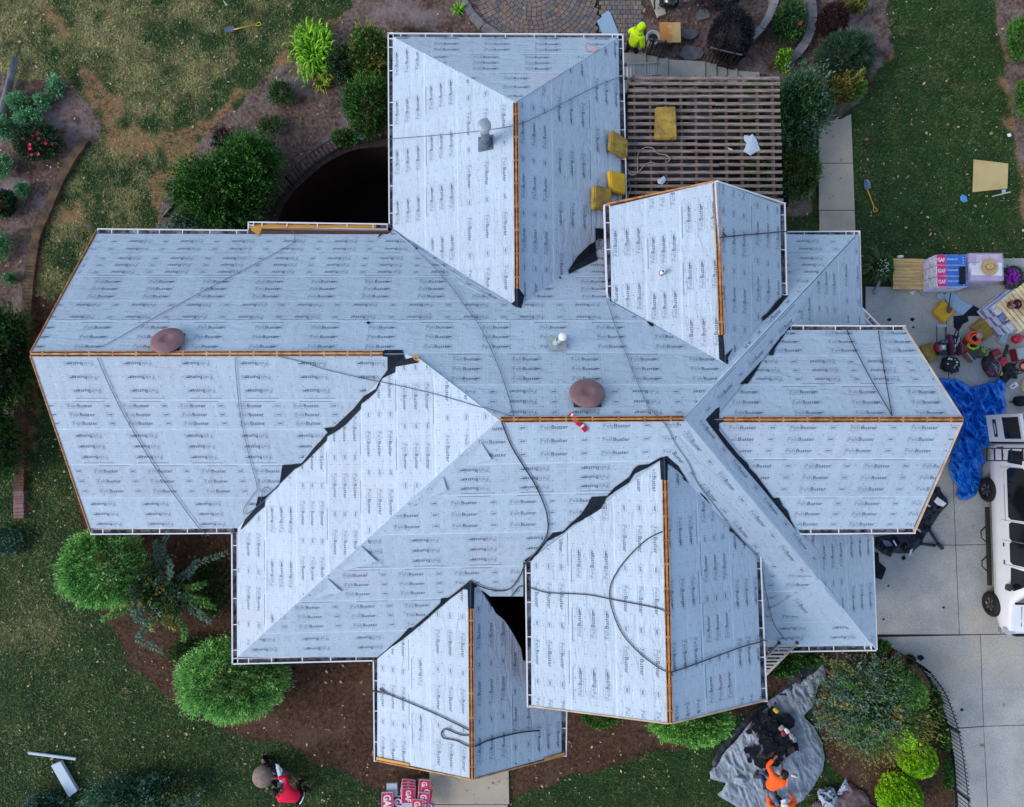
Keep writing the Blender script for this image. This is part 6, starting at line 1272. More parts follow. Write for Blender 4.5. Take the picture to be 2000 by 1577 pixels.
# wheelbarrow at the bottom
c = G(540, 1515, .45); t = thing('wheelbarrow', 'wheelbarrow of pale scraps pushed by the person in red', 'wheelbarrow', c); mw = Matrix.Rotation(R(-38), 3, 'Z')
V = []; 
tray = [(-.42, -.26, 0), (.38, -.30, 0), (.38, .30, 0), (-.42, .26, 0)]; bot = [(-.22, -.15, -.26), (.25, -.18, -.22), (.25, .18, -.22), (-.22, .15, -.26)]
TV = [c+mw @ Vector(p) for p in tray+bot]; B().add(TV, [(0, 1, 5, 4), (1, 2, 6, 5), (2, 3, 7, 6), (3, 0, 4, 7), (4, 5, 6, 7)]).out('tray', M('dark_tray', (.035, .035, .04), rough=.5), t)
B().lathe(c+mw @ Vector((-.55, 0, -.28)), [(.001, -.04), (.17, -.05), (.17, .05), (.001, .04)], 20, ax=frame(mw @ Vector((0, 1, 0)))).out('wheel', BLKM, t)
for sg in (-1, 1): B().tube([c+mw @ Vector((-.5, sg*.1, -.25)), c+mw @ Vector((.3, sg*.25, -.12)), c+mw @ Vector((.85, sg*.27, .12))], .02, 8).out('handle', M('wood_handle', (.18, .10, .06)), t, smooth=True)
for k in range(12):
    q = c+mw @ Vector((rnd.uniform(-.3, .3), rnd.uniform(-.2, .2), -.05+rnd.uniform(0, .1))); B().box(q, (rnd.uniform(.08, .2), rnd.uniform(.05, .14), .02), rot=Matrix.Rotation(rnd.uniform(0, 3), 3, 'Z') @ Matrix.Rotation(rnd.uniform(-.5, .5), 3, 'X')).out('scrap', rnd.choice([WRAP, SHD, SHD, STEEL]), t)
crumple('felt_scrap', None, None, [(538, 1492), (545, 1494), (548, 1500), (552, 1503), (550, 1515), (554, 1522), (553, 1530), (546, 1528), (541, 1510)], .52, WRAP, .1, parent=t)
c = G(522, 1506, 0); t = thing('clay_urn', 'round brown clay urn in front of the wheelbarrow', 'urn', c)
B().lathe(c, [(.2, 0), (.30, .18), (.34, .34), (.31, .46), (.22, .54), (.001, .57)], 32).out('urn_body', M('urn_clay', (.26, .20, .17), (.18, .14, .12), scale=7, rough=.85, fine=.25), t, smooth=True)
for i, (x, y, r_) in enumerate([(56, 168, .13), (1702, 205, .1)]): pass
# ------------------------------------------------------------------ PEOPLE
def skin(name, J, edges, mat, parent, sub=2, root=0):
    names = list(J); me = bpy.data.meshes.new(name); me.from_pydata([J[k][0] for k in names], [(names.index(a), names.index(b2)) for a, b2 in edges], []); o = bpy.data.objects.new(name, me); COL.objects.link(o)
    sm = o.modifiers.new('s', 'SKIN'); 
    for i, k in enumerate(names): r_ = J[k][1]; me.skin_vertices[0].data[i].radius = r_ if isinstance(r_, tuple) else (r_, r_); me.skin_vertices[0].data[i].use_root = (i == root)
    ss = o.modifiers.new('u', 'SUBSURF'); ss.levels = sub; dg = bpy.context.evaluated_depsgraph_get(); dg.update(); m2 = bpy.data.meshes.new_from_object(o.evaluated_get(dg)); bpy.data.objects.remove(o)
    m2.name = name; m2.materials.clear(); m2.materials.append(mat); m2.polygons.foreach_set('use_smooth', [True]*len(m2.polygons)); return link(name, m2, parent)
SKN = M('skin_tone', (.25, .13, .085), rough=.6)
def person(label, loc, rz, bend, top, trousers, hood=None, cap=None, arms=((.25, .35, -.25), (.25, .35, -.25)), knee=.15, turn=0.0, hem=None, stride=.12):
    """local frame: facing +Y. arms: hand positions relative to the shoulders (out, forward, up)"""
    t = thing('person', label, 'person', loc); m = Matrix.Rotation(rz, 3, 'Z'); W_ = lambda p: Vector(loc)+m @ Vector(p)
    hipz = .93-knee*.45; pel = Vector((0, 0, hipz)); ax = Vector((0, math.sin(bend), math.cos(bend))); fr = Vector((0, math.cos(bend), -math.sin(bend)))
    waist = pel+ax*.16; ch = pel+ax*.36+fr*.01; nk = pel+ax*.56; hd = nk+(ax*.6+Vector((0, .25, .6)) if bend > .5 else ax).normalized()*.15+Vector((math.sin(turn)*.03, .03, 0))
    J = {'pelvis': (pel, (.125, .10)), 'waist': (waist, (.115, .09)), 'chest': (ch, (.145, .105)), 'neck': (nk, .05), 'jaw': (hd-ax*.03, .07), 'head': (hd+ax*.06, .088)}; E_ = [('pelvis', 'waist'), ('waist', 'chest'), ('chest', 'neck'), ('neck', 'jaw'), ('jaw', 'head')]
    face = (Vector((math.sin(turn), math.cos(turn), -.25 if bend > .5 else 0))).normalized(); J['nose'] = (hd+face*.095, .014); E_.append(('jaw', 'nose'))
    AR = {}; LG = {}; hands = []
    for s, nm, a in ((-1, 'l', arms[0]), (1, 'r', arms[1])):
        sh = ch+ax*.12+Vector((s*.19, 0, 0)); hnd = sh+Vector((s*a[0], a[1], a[2])); dv = hnd-sh; D = min(dv.length, .56); hnd = sh+dv.normalized()*D; h_ = math.sqrt(max(0, .29**2-(D/2)**2)); bend_d = Vector((s*.6, -.5, -.4)); bend_d = (bend_d-dv.normalized()*bend_d.dot(dv.normalized())).normalized(); el = (sh+hnd)/2+bend_d*h_
        J.update({'sh'+nm: (sh, .062), 'el'+nm: (el, .043), 'wr'+nm: (hnd, .028), 'pa'+nm: (hnd+(hnd-el).normalized()*.07, (.036, .018))}); E_ += [('chest', 'sh'+nm), ('sh'+nm, 'el'+nm), ('el'+nm, 'wr'+nm), ('wr'+nm, 'pa'+nm)]; AR[nm] = (sh, el, hnd)
        hd_d = (hnd-el).normalized(); sd = hd_d.cross(Vector((0, 0, 1))).normalized()
        for k, (o_, L) in enumerate(((-.027, .055), (-.009, .068), (.009, .064), (.027, .05))):
            b0 = hnd+hd_d*.085+sd*o_; hands.append([b0-hd_d*.02, b0+hd_d*L*.5, b0+hd_d*L*.85+Vector((0, 0, -.02))])
        hands.append([hnd+hd_d*.03+sd*.03*s, hnd+hd_d*.06+sd*.055*s, hnd+hd_d*.09+sd*.06*s])
        hp = pel+Vector((s*.10, 0, -.04)); st_ = stride*s; ft = Vector((s*.13, st_, .08)); kn = (hp+ft)/2+Vector((s*.02, .05+knee*.5, 0)); J.update({'hp'+nm: (hp, .088), 'kn'+nm: (kn, .06), 'an'+nm: (ft, .042), 'toe'+nm: (ft+Vector((0, .15, -.04)), (.045, .03))}); E_ += [('pelvis', 'hp'+nm), ('hp'+nm, 'kn'+nm), ('kn'+nm, 'an'+nm), ('an'+nm, 'toe'+nm)]; LG[nm] = (hp, kn, ft)
    JW = {k: (W_(v[0]), v[1]) for k, v in J.items()}; body = skin('body', JW, E_, SKN, t)
    fb = B(); [fb.tube([W_(p) for p in h], [.010, .009, .007], 6) for h in hands]; fb.out('fingers', SKN, body, smooth=True)
    g = 1.0; JT = {'pelvis': (W_(pel-ax*.05), (.20, .165)), 'waist': (W_(waist), (.20, .165)), 'chest': (W_(ch), (.225, .175)), 'up': (W_(ch+ax*.14), (.16, .12))}; ET = [('pelvis', 'waist'), ('waist', 'chest'), ('chest', 'up')]
    for nm, (sh, el, hn) in AR.items(): JT.update({'s'+nm: (W_(sh), .105), 'e'+nm: (W_(el), .082), 'w'+nm: (W_(el.lerp(hn, .92)), .058)}); ET += [('chest', 's'+nm), ('s'+nm, 'e'+nm), ('e'+nm, 'w'+nm)]
    skin('jacket', JT, ET, top, t, root=2)
    JP = {'pelvis': (W_(pel+Vector((0, 0, -.01))), (.14, .12))}; EP = []
    for nm, (hp, kn, ft) in LG.items(): JP.update({'h'+nm: (W_(hp), .105), 'k'+nm: (W_(kn), .078), 'a'+nm: (W_(ft+Vector((0, 0, .02))), .065)}); EP += [('pelvis', 'h'+nm), ('h'+nm, 'k'+nm), ('k'+nm, 'a'+nm)]
    skin('trousers', JP, EP, trousers, t)
    for nm, (hp, kn, ft) in LG.items(): lump('boot', t, W_(ft+Vector((0, .06, -.03))), (.05, .14, .05), M('boot_leather', (.06, .04, .03)), .05, 1, n=14, rz=rz)
    hm = hood or cap or M('dark_hair', (.012, .010, .010), rough=.6)
    lump('hood' if hood else 'cap' if cap else 'hair', t, W_(hd+ax*.065-face*(.025 if hood else .012)), (.122, .135, .125) if hood else (.100, .112, .10), hm, .06, 2, n=24, rz=rz)
    if cap: B().box(W_(hd+ax*.11+face*.12), (.15, .10, .015), rz=rz).out('cap_peak', cap, t, bevel=.005)
    if hood: lump('collar', t, W_(nk+ax*.02), (.13, .11, .07), hood, .08, 3, n=18, rz=rz)
    if hem: B().tube([W_(pel-ax*.10+Vector((math.cos(a)*.17, 0, 0))+fr*math.sin(a)*.14) for a in [k*6.283/20 for k in range(21)]], .02, 6).out('shirt_hem', hem, t, smooth=True)
    for s in (-1, 1): lump('eye', body, W_(hd+face*.082+Vector((s*.032*math.cos(turn), -s*.032*math.sin(turn), .03))), (.012, .008, .008), PWH, 0, 1, n=8)
    return t
NEON = M('neon_yellow', (.60, .95, .01), rough=.7); ORG = M('neon_orange', (.95, .13, .015), (.85, .10, .01), rough=.75, scale=6); REDJ = M('hot_red_shirt', (.80, .006, .055), (.68, .004, .045), rough=.75, scale=6)
BTR = M('black_trousers', (.010, .010, .013), rough=.85); JNS = M('blue_jeans', (.035, .06, .13), (.025, .04, .09), rough=.85)
person('person in a hooded neon yellow jacket standing beside the top wing gutter', G(1227, 116, .0)+Vector((0, 0, .0)), R(-50), .22, NEON, BTR, hood=NEON, arms=((.05, .12, -.5), (.05, .15, -.45)), knee=.05)
person('person in a bright red shirt bending over the wheelbarrow', G(598, 1532, 0), R(62), 1.15, REDJ, BTR, arms=((.02, .30, -.30), (.04, .42, -.1)), knee=.25, hem=PWH)
person('person in an orange hoodie and jeans bending over the torn roofing', G(1484, 1512, .22), R(-28), 1.05, ORG, JNS, arms=((.12, .42, -.12), (-.02, .25, -.42)), knee=.2)
person('person in orange with a white cap at the bottom edge of the tarp', G(1508, 1562, .12), R(15), .75, ORG, BTR, cap=PWH, arms=((.08, .35, -.3), (.15, .30, -.1)), knee=.2)
# ------------------------------------------------------------------ PLANTS
def leafmat(name, a, b2, rough=.6): return M(name, a, b2, attr='tone', rough=rough, spec=.25)
def crown(name, parent, c, r, mat, n, size, seed, aspect=.45, up=.35, clump=3.0, inner=.55, rough=.28, flat=0.0, tips=0.0, tonebias=0.0, lobes=0):
    g = np.random.default_rng(seed); rx, ry, rz = r; d = g.normal(size=(n, 3)); d[:, 2] = np.abs(d[:, 2])*1.0-.22; d /= np.linalg.norm(d, axis=1)[:, None]
    ph = g.uniform(0, 6.28, (8, 3)); dirs = g.normal(size=(8, 3)); dirs /= np.linalg.norm(dirs, axis=1)[:, None]
    nz_ = np.zeros(n); nf = np.zeros(n)
    for k in range(8): nz_ += np.sin((d@dirs[k])*clump*(1+.5*k)+ph[k, 0])/(1+.35*k); nf += np.sin((d@dirs[k])*clump*(4+1.7*k)+ph[k, 1])
    nz_ /= 2.6; nf /= 2.8
    rad = (inner+(1-inner)*g.random(n)**.45)*(1+rough*nz_*.5+rough*.35*nf)
    if lobes:
        an = np.arctan2(d[:, 1], d[:, 0]); rad *= .62+.42*np.abs(np.cos(an*lobes/2+ph[0, 2]+.6*np.sin(an*2)))**.8
    p = np.array(c)[None]+d*rad[:, None]*np.array([rx, ry, rz])[None]
    p[:, 2] = np.maximum(p[:, 2], .03)
    a = d*(1-up)+np.array([0, 0, up])+g.normal(size=(n, 3))*.45; a /= np.linalg.norm(a, axis=1)[:, None]
    s = np.cross(a, g.normal(size=(n, 3))); s /= np.linalg.norm(s, axis=1)[:, None]
    L = size*g.uniform(.6, 1.35, n)[:, None]
    V = np.stack([p-a*L*.35, p+s*L*aspect*.5+a*L*.1, p+a*L*.75, p-s*L*aspect*.5+a*L*.1], 1).reshape(-1, 3)
    tone = np.clip(.5+.26*nf+.20*nz_+g.normal(0, .16, n)+tonebias, 0, 1)
    o = fastmesh(name, V, np.arange(4*n).reshape(-1, 4), mat, parent, attrs={'tone': tone}, dom='FACE'); return o
def stems(parent, c, r, n, seed, mat, rad=.03, top=.8):
    g = random.Random(seed); bb = B()
    for k in range(n):
        a = g.uniform(0, 6.28); e = Vector(c)+Vector((math.cos(a)*r[0]*.6, math.sin(a)*r[1]*.6, r[2]*top)); b0 = Vector((c[0]+g.uniform(-.08, .08), c[1]+g.uniform(-.08, .08), 0)); bb.tube([b0, b0.lerp(e, .4)+Vector((0, 0, .1)), e], [rad, rad*.7, rad*.3], 6)
    return bb.out('stems', mat, parent, smooth=True)
BARK = M('shrub_bark', (.10, .075, .06), (.06, .045, .04), rough=.95)
L_BRIGHT = leafmat('bright_juniper', (.27, .66, .13), (.05, .20, .030)); L_BRT2 = leafmat('mint_juniper', (.36, .76, .20), (.045, .19, .035)); L_LIME = leafmat('lime_leaf', (.36, .72, .012), (.09, .28, .008))
L_DARK = leafmat('dark_green_leaf', (.050, .17, .030), (.006, .024, .007)); L_MID = leafmat('mid_green_leaf', (.085, .27, .035), (.010, .045, .009)); L_BLUE = leafmat('blue_green_leaf', (.14, .27, .19), (.014, .048, .032)); L_OLIVE = leafmat('olive_leaf', (.24, .27, .05), (.04, .065, .015)); L_AUT = leafmat('autumn_leaf', (.42, .30, .06), (.10, .08, .02)); L_DEEP = leafmat('deep_needle', (.035, .090, .045), (.004, .015, .010)); L_PURP = leafmat('dusky_needle', (.020, .024, .040), (.005, .006, .011)); L_BURG = leafmat('burgundy_leaf', (.045, .022, .025), (.010, .006, .007)); L_MINT = leafmat('mint_leaf', (.22, .52, .24), (.04, .13, .06)); L_YEL = leafmat('strap_leaf', (.28, .62, .02), (.05, .20, .01))
def shrub(name, label, cat, px, rpx, h, layers, seed, group=None, zc=.35, st=5, srad=.03):
    """rpx: radius in photo pixels at about half height"""
    zc_ = h*.45; c0 = G(px[0], px[1], zc_); k = (CAMH-zc_)/F; t = thing(name, label, cat, (c0.x, c0.y, 0), group)
    for i, (mt, n, size, kw) in enumerate(layers):
        kw = dict(kw); off = kw.pop('off', (0, 0)); sc_ = kw.pop('sc', 1.0); hz = kw.pop('hz', 1.0); zc2 = kw.pop('zc', zc)
        c = (c0.x+off[0]*k, c0.y-off[1]*k, h*zc2); crown('crown', t, c, (rpx[0]*k*sc_, rpx[1]*k*sc_, h*(1-zc2)*hz), mt, n, size, seed*13+i, **kw)
    stems(t, (c0.x, c0.y, 0), (rpx[0]*k, rpx[1]*k, h), st, seed, BARK, srad); return t
JK = dict(aspect=.26, up=.22, rough=.26, inner=.55, clump=5.5)
shrub('juniper_bush', 'large bright green feathery bush at the lower left house corner', 'bush', (203, 1110), (76, 78), 2.2, [(L_BRT2, 26000, .085, JK), (L_DARK, 5000, .09, dict(sc=.88, inner=.6))], 1)
shrub('juniper_bush', 'large bright green feathery bush left of the small front gable', 'bush', (450, 1330), (99, 78), 2.0, [(L_BRT2, 32000, .085, JK), (L_DARK, 6000, .09, dict(sc=.88, inner=.6))], 2)
shrub('juniper_bush', 'bright green bush half hidden under the big front gable', 'bush', (1346, 1408), (74, 42), 1.7, [(L_BRIGHT, 20000, .08, JK), (L_DARK, 4000, .09, dict(sc=.88))], 3)
shrub('round_bush', 'small dark green bush under the left half of the big gable', 'bush', (1172, 1398), (32, 20), .9, [(L_MID, 6000, .06, dict(aspect=.4, inner=.7))], 4)
shrub('lime_ball_shrub', 'round lime green shrub, upper one by the curved fence', 'shrub', (1791, 1482), (35, 33), 1.0, [(L_LIME, 16000, .055, dict(aspect=.45, inner=.8, rough=.10, up=.2)), (L_DARK, 2500, .06, dict(sc=.9))], 5)
shrub('lime_ball_shrub', 'round lime green shrub, lower one beside the brown tarpaulin', 'shrub', (1759, 1556), (40, 40), 1.1, [(L_LIME, 18000, .055, dict(aspect=.45, inner=.8, rough=.10, up=.2)), (L_DARK, 2500, .06, dict(sc=.9))], 6)
def fronds(t, c, r, h, n, mats, seed, leaf=.085, per=60, tipw=.11, droop=.3):
    g = np.random.default_rng(seed); bb = B(); out = {i: ([], []) for i in range(len(mats))}
    for k in range(n):
        a = g.uniform(0, 6.283) if n > 20 else k/n*6.283+g.normal(0, .15); L = g.uniform(.55, 1.05)*(1 if n < 20 else g.uniform(.3, 1)**.6); hz = h*g.uniform(.6, 1.1)*(1.15-.55*L); mi = min(len(mats)-1, int(len(mats)*g.random()**1.4))
        pts = [np.array([c[0]+math.cos(a+.2*u*g.normal())*r[0]*L*u, c[1]+math.sin(a)*r[1]*L*u, .1+hz*(math.sin(min(1, u*1.15)*1.6)-droop*u**3)]) for u in (0, .25, .5, .75, 1)]
        bb.tube([Vector(p) for p in pts], [.022, .018, .013, .009, .004], 5)
        for q in range(int(per*L)):
            u = g.uniform(.18, 1)*3.999; i0 = int(u); p = pts[i0]*(1-u+i0)+pts[i0+1]*(u-i0); d = pts[i0+1]-pts[i0]; d /= np.linalg.norm(d); sd = np.cross(d, [0, 0, 1]); sd /= np.linalg.norm(sd)+1e-6
            w_ = tipw*(1.15-.8*u/4); sg = g.choice([-1, 1]); p = p+sd*sg*w_*g.uniform(.1, 1)+np.array([0, 0, g.uniform(-.04, .05)]); v = sd*sg*.8+d*.6+g.normal(0, .25, 3); v /= np.linalg.norm(v); e = np.cross(v, g.normal(0, .5, 3)+[0, 0, 1]); e /= np.linalg.norm(e); ll = leaf*g.uniform(.6, 1.3)
            out[mi][0].append([p-v*ll*.4, p+e*ll*.22, p+v*ll*.6, p-e*ll*.22]); out[mi][1].append(np.clip(.25+.55*u/4+g.normal(0, .16), 0, 1))
    bb.out('branches', BARK, t, smooth=True)
    for i, (V, tn) in out.items():
        if V: fastmesh('leaves', np.array(V).reshape(-1, 3), np.arange(4*len(V)).reshape(-1, 4), mats[i], t, attrs={'tone': tn}, dom='FACE')
t = shrub('mixed_shrub', 'wide loose shrub with blue green and yellowing leaves by the grey tarp', 'shrub', (1712, 1385), (102, 92), 1.9, [(L_DARK, 7000, .10, dict(aspect=.35, rough=.6, inner=.2, sc=.85, hz=.7)), (L_BLUE, 9000, .09, dict(aspect=.3, rough=.7, inner=.4, clump=6, off=(-25, -12), sc=.85, hz=.8)), (L_OLIVE, 6500, .08, dict(aspect=.35, rough=.75, inner=.4, clump=7, off=(18, 10), hz=.65, sc=.95)), (L_MID, 2500, .07, dict(off=(45, -45), sc=.35, zc=.55)), (L_LIME, 700, .06, dict(off=(35, 45), sc=.20, zc=.5)), (L_AUT, 2600, .07, dict(aspect=.35, rough=.7, inner=.5, clump=6, off=(5, 38), hz=.3, sc=.9, zc=.1))], 7, st=6)
c = G(1700, 1380, .9); fronds(t, c, (1.9, 1.75), 1.7, 190, [L_BLUE, L_OLIVE, L_BLUE, L_AUT, L_MID], 5, .085, 130, .17)
c = G(1745, 1405, .8); fronds(t, c, (1.3, 1.3), 1.2, 80, [L_OLIVE, L_MID, L_AUT, L_AUT], 6, .075, 110, .15)
t = shrub('spreading_shrub', 'dark spreading shrub with radiating blue green branches by the lower left corner', 'shrub', (322, 1160), (90, 80), 1.5, [(L_DARK, 1800, .10, dict(inner=.2, sc=.6, rough=.6))], 8, st=4)
c = G(322, 1160, .7); fronds(t, c, (2.15, 2.0), 1.5, 19, [L_BLUE, L_BLUE, L_MID, L_OLIVE], 9, .10, 330, .17)
c = G(300, 1150, .7); fronds(t, c, (1.3, 1.2), 1.6, 55, [L_BLUE, L_OLIVE, L_AUT], 19, .085, 90, .13)
shrub('green_bush', 'broad dark green bush behind the left wing gutter', 'bush', (432, 372), (84, 62), 1.6, [(L_MID, 16000, .09, dict(aspect=.4, rough=.6, inner=.4, clump=6, tonebias=-.08)), (L_DARK, 9000, .1, dict(sc=1.0, rough=.6))], 9)
shrub('green_bush', 'taller green bush above the broad one beside the court fence', 'bush', (492, 318), (52, 52), 1.7, [(L_MID, 8000, .09, dict(aspect=.4, rough=.6, inner=.4, clump=6, tonebias=-.08)), (L_DARK, 5000, .1, dict(sc=1.05, rough=.6))], 10)
shrub('green_bush', 'low blue green ground shrub against the left wing gutter', 'bush', (420, 430), (95, 22), .8, [(L_BLUE, 7000, .08, dict(rough=.45, inner=.5)), (L_DARK, 4000, .08, dict(sc=.9))], 11)
shrub('green_bush', 'dense dark green bush touching the top wing left gutter', 'bush', (722, 208), (48, 56), 1.6, [(L_DARK, 14000, .07, dict(aspect=.45, rough=.5, inner=.6, clump=5)), (L_MID, 3500, .07, dict(sc=1.0))], 12)
shrub('olive_bush', 'olive green bush at the upper left corner of the top wing', 'bush', (722, 108), (42, 50), 1.5, [(L_OLIVE, 8000, .075, dict(aspect=.4, rough=.55, inner=.5, clump=5)), (L_DARK, 6000, .08, dict(sc=.95))], 13)
shrub('small_bush', 'small dark shrub between the bright strap plant and olive bush', 'bush', (672, 125), (26, 36), .9, [(L_DEEP, 3500, .08, dict(rough=.5)), (L_DARK, 1500, .08, {})], 14)
shrub('small_bush', 'small dark wispy shrub below the bright strap plant', 'bush', (549, 182), (24, 26), .7, [(L_DARK, 2200, .09, dict(rough=.6, aspect=.25, inner=.3))], 15)
shrub('small_bush', 'faint dark seedling shrub on the open mulch', 'bush', (528, 246), (26, 20), .5, [(L_DARK, 1500, .08, dict(rough=.6, aspect=.25, inner=.3))], 16)
shrub('small_bush', 'brown leaved small shrub left of the tall green bush', 'bush', (436, 276), (22, 24), .6, [(L_BURG, 1800, .08, dict(rough=.6, aspect=.3, inner=.3))], 17)
shrub('small_bush', 'little green clump growing behind the court fence', 'bush', (672, 268), (22, 16), .5, [(L_MID, 2200, .07, dict(rough=.4))], 18)
shrub('dark_shrub', 'big round blue black shrub inside the curved stone wall', 'shrub', (1428, 70), (42, 54), 1.5, [(L_PURP, 15000, .07, dict(aspect=.3, rough=.2, inner=.6, clump=4))], 19)
shrub('dark_shrub', 'blue black shrub cut by the top edge above the round one', 'shrub', (1405, -8), (44, 26), 1.4, [(L_PURP, 7000, .07, dict(aspect=.3, rough=.2, inner=.6))], 20)
shrub('dark_shrub', 'round dark burgundy shrub right of the outer stone arc', 'shrub', (1625, 42), (28, 34), 1.1, [(L_BURG, 8000, .07, dict(aspect=.35, rough=.25, inner=.6))], 21)
shrub('needle_shrub', 'spiky dark green shrub by the pale gravel strip', 'shrub', (1652, 112), (54, 48), 1.5, [(L_DEEP, 9000, .17, dict(aspect=.10, rough=.3, inner=.35, up=.15)), (L_BLUE, 1500, .15, dict(aspect=.10, rough=.4, inner=.5, up=.15, tonebias=-.2))], 22)
shrub('mixed_shrub', 'tall blue green shrub against the right side of the pergola', 'shrub', (1562, 215), (50, 72), 2.0, [(L_BLUE, 8000, .095, dict(aspect=.35, rough=.6, inner=.4, clump=6, tonebias=-.18)), (L_DARK, 5000, .09, dict(rough=.6, inner=.5)), (L_DEEP, 5000, .1, dict(sc=.9)), (L_AUT, 350, .07, dict(sc=1.02, rough=.6))], 23, st=10)
shrub('mixed_shrub', 'olive and autumn tinted shrub at the head of the narrow path', 'shrub', (1648, 170), (36, 30), 1.1, [(L_OLIVE, 4000, .08, dict(rough=.5)), (L_AUT, 1200, .08, dict(off=(-15, 8), sc=.7)), (L_MID, 1500, .07, dict(off=(20, 8), sc=.5))], 24)
shrub('mixed_shrub', 'low green shrub between the pergola and the garden path', 'shrub', (1565, 330), (34, 58), .9, [(L_DARK, 6000, .08, dict(rough=.5)), (L_OLIVE, 1200, .07, dict(rough=.5))], 25)
shrub('small_bush', 'green leafy clump at the top edge beside the gravel strip', 'bush', (1672, 6), (20, 20), .6, [(L_OLIVE, 2500, .08, dict(rough=.5))], 26)
shrub('small_bush', 'small green tuft between the two stone arcs', 'bush', (1530, 118), (12, 22), .7, [(L_LIME, 500, .08, dict(rough=.6)), (L_MID, 900, .08, {})], 27)
shrub('right_edge_bush', 'bright green bush at the upper right edge', 'bush', (1996, 72), (22, 40), 1.2, [(L_MID, 7000, .075, dict(rough=.35))], 28, group=None)
shrub('right_edge_bush', 'green bush at the right edge below the first one', 'bush', (2010, 185), (22, 34), 1.2, [(L_MID, 5000, .075, dict(rough=.35))], 29)
shrub('leafy_tree', 'dark leafy shrub along the left edge beside the west gable', 'shrub', (-6, 700), (54, 95), 2.0, [(L_DARK, 16000, .11, dict(aspect=.4, rough=.5, inner=.4, clump=6)), (L_DEEP, 8000, .1, dict(sc=.95))], 30, st=9)
shrub('leafy_tree', 'second dark leafy shrub lower down the left edge', 'shrub', (-10, 865), (38, 66), 1.7, [(L_DARK, 8000, .11, dict(aspect=.4, rough=.5, inner=.4)), (L_BLUE, 2200, .1, dict(sc=.95))], 31, st=8)
shrub('small_bush', 'small dark green tuft at the left edge by the timber end', 'bush', (12, 1055), (26, 24), .5, [(L_BLUE, 2200, .09, dict(rough=.5))], 32)
shrub('mint_bush', 'blue green bush at the bottom left corner', 'bush', (275, 1556), (98, 34), 1.1, [(L_BLUE, 13000, .09, dict(aspect=.4, rough=.5, inner=.45, clump=7)), (L_DARK, 4000, .09, dict(sc=.9)), (L_OLIVE, 700, .08, dict(off=(70, -10), sc=.4))], 33)
shrub('mint_bush', 'small blue green bush left of the larger one at the bottom', 'bush', (88, 1574), (34, 20), .7, [(L_BLUE, 3500, .085, dict(rough=.5)), (L_DEEP, 1500, .08, {})], 34)
for i, (x, y, rx, ry, lab) in enumerate([(108, 172, 16, 20, 'mint green clump at the top of the rose bed'), (36, 200, 22, 18, 'mint green clump beside the grey log'), (56, 232, 24, 18, 'mint green clump just above the red roses'), (6, 250, 16, 22, 'mint green clump at the left edge by the roses'), (5, 325, 17, 24, 'mint green clump at the left edge below the roses'), (3, 480, 18, 28, 'mint green clump at the left edge by the timber wall'), (43, 370, 12, 12, 'small pale green clump on the grey mulch'), (22, 545, 10, 10, 'tiny green clump near the timber wall'), (86, 198, 12, 14, 'small mint clump between its larger neighbours')]):
    shrub('mint_plant', lab, 'plant', (x, y), (rx, ry), .5, [(L_MINT, 900+rx*40, .085, dict(rough=.6, inner=.2, aspect=.4))], 40+i, st=3)
def blooms(t, c, r, n, mat, seed, size=.045, zt=.6):
    g = random.Random(seed)
    for k in range(n):
        a, q = g.uniform(0, 6.28), g.random()**.5*.9; p = Vector((c[0]+math.cos(a)*r[0]*q, c[1]+math.sin(a)*r[1]*q, zt*(1.05-.5*q*q)+g.uniform(-.05, .06))); bb = B()
        for j in range(5): u = j*1.2566+a; s = size; d = Vector((math.cos(u), math.sin(u), .3)); e = Vector((-math.sin(u), math.cos(u), 0)); bb.add([p, p+d*s*.6+e*s*.45, p+d*s, p+d*s*.6-e*s*.45], [(0, 3, 2, 1)])
        bb.out('flower', mat, t)
ROSE = M('red_rose', (.75, .01, .09), rough=.6); MAGF = M('magenta_petunia', (.36, .015, .52), (.24, .01, .4), rough=.6); WHF = M('white_flower', (.55, .65, .58), rough=.6); LAVF = M('lavender_flower', (.12, .12, .50), rough=.6)
for x, y, rx, ry, n, lab in ((72, 278, 46, 34, 17, 'dark bush dotted with red roses in the left bed'), (6, 398, 24, 24, 6, 'red rose bush cut by the left edge')):
    t = shrub('rose_bush', lab, 'rose bush', (x, y), (rx, ry), .7, [(L_DEEP, 4500, .08, dict(rough=.5)), (L_DARK, 1500, .08, {})], 60+x); c = G(x, y, .5); k = 22.5/F; blooms(t, c, (rx*k, ry*k), n, ROSE, 3+x, .062, .62)
t = shrub('rose_bush', 'green shrub with two red flowers inside the outer stone arc', 'rose bush', (1540, 45), (30, 40), .8, [(L_DARK, 3500, .08, dict(rough=.6, inner=.3)), (L_DEEP, 2500, .08, {})], 70)
for x, y in ((1526, 19), (1558, 52)): blooms(t, G(x, y, .6), (.02, .02), 1, ROSE, x, .07, .7)
t = shrub('petunia_bed', 'clump of bright purple petunias behind the wrapped shingles', 'flowers', (1977, 542), (20, 22), .4, [(L_DARK, 2500, .07, dict(rough=.4))], 71); c = G(1977, 542, .3); blooms(t, c, (.30, .33), 130, MAGF, 5, .036, .40)
t = shrub('petunia_bed', 'purple petunias at the right edge of the photo', 'flowers', (2006, 545), (14, 14), .4, [(L_DARK, 1200, .07, {})], 72); blooms(t, G(2006, 545, .3), (.22, .22), 70, MAGF, 6, .036, .42)
t = shrub('white_flower_plant', 'white flowering plant left of the empty pallet', 'flowers', (1728, 522), (16, 25), .5, [(L_MID, 3000, .06, dict(rough=.3))], 73); blooms(t, G(1728, 522, .4), (.24, .36), 55, WHF, 7, .022, .50)
for x, y in ((51, 608), (10, 730), (64, 745), (40, 652)): pass
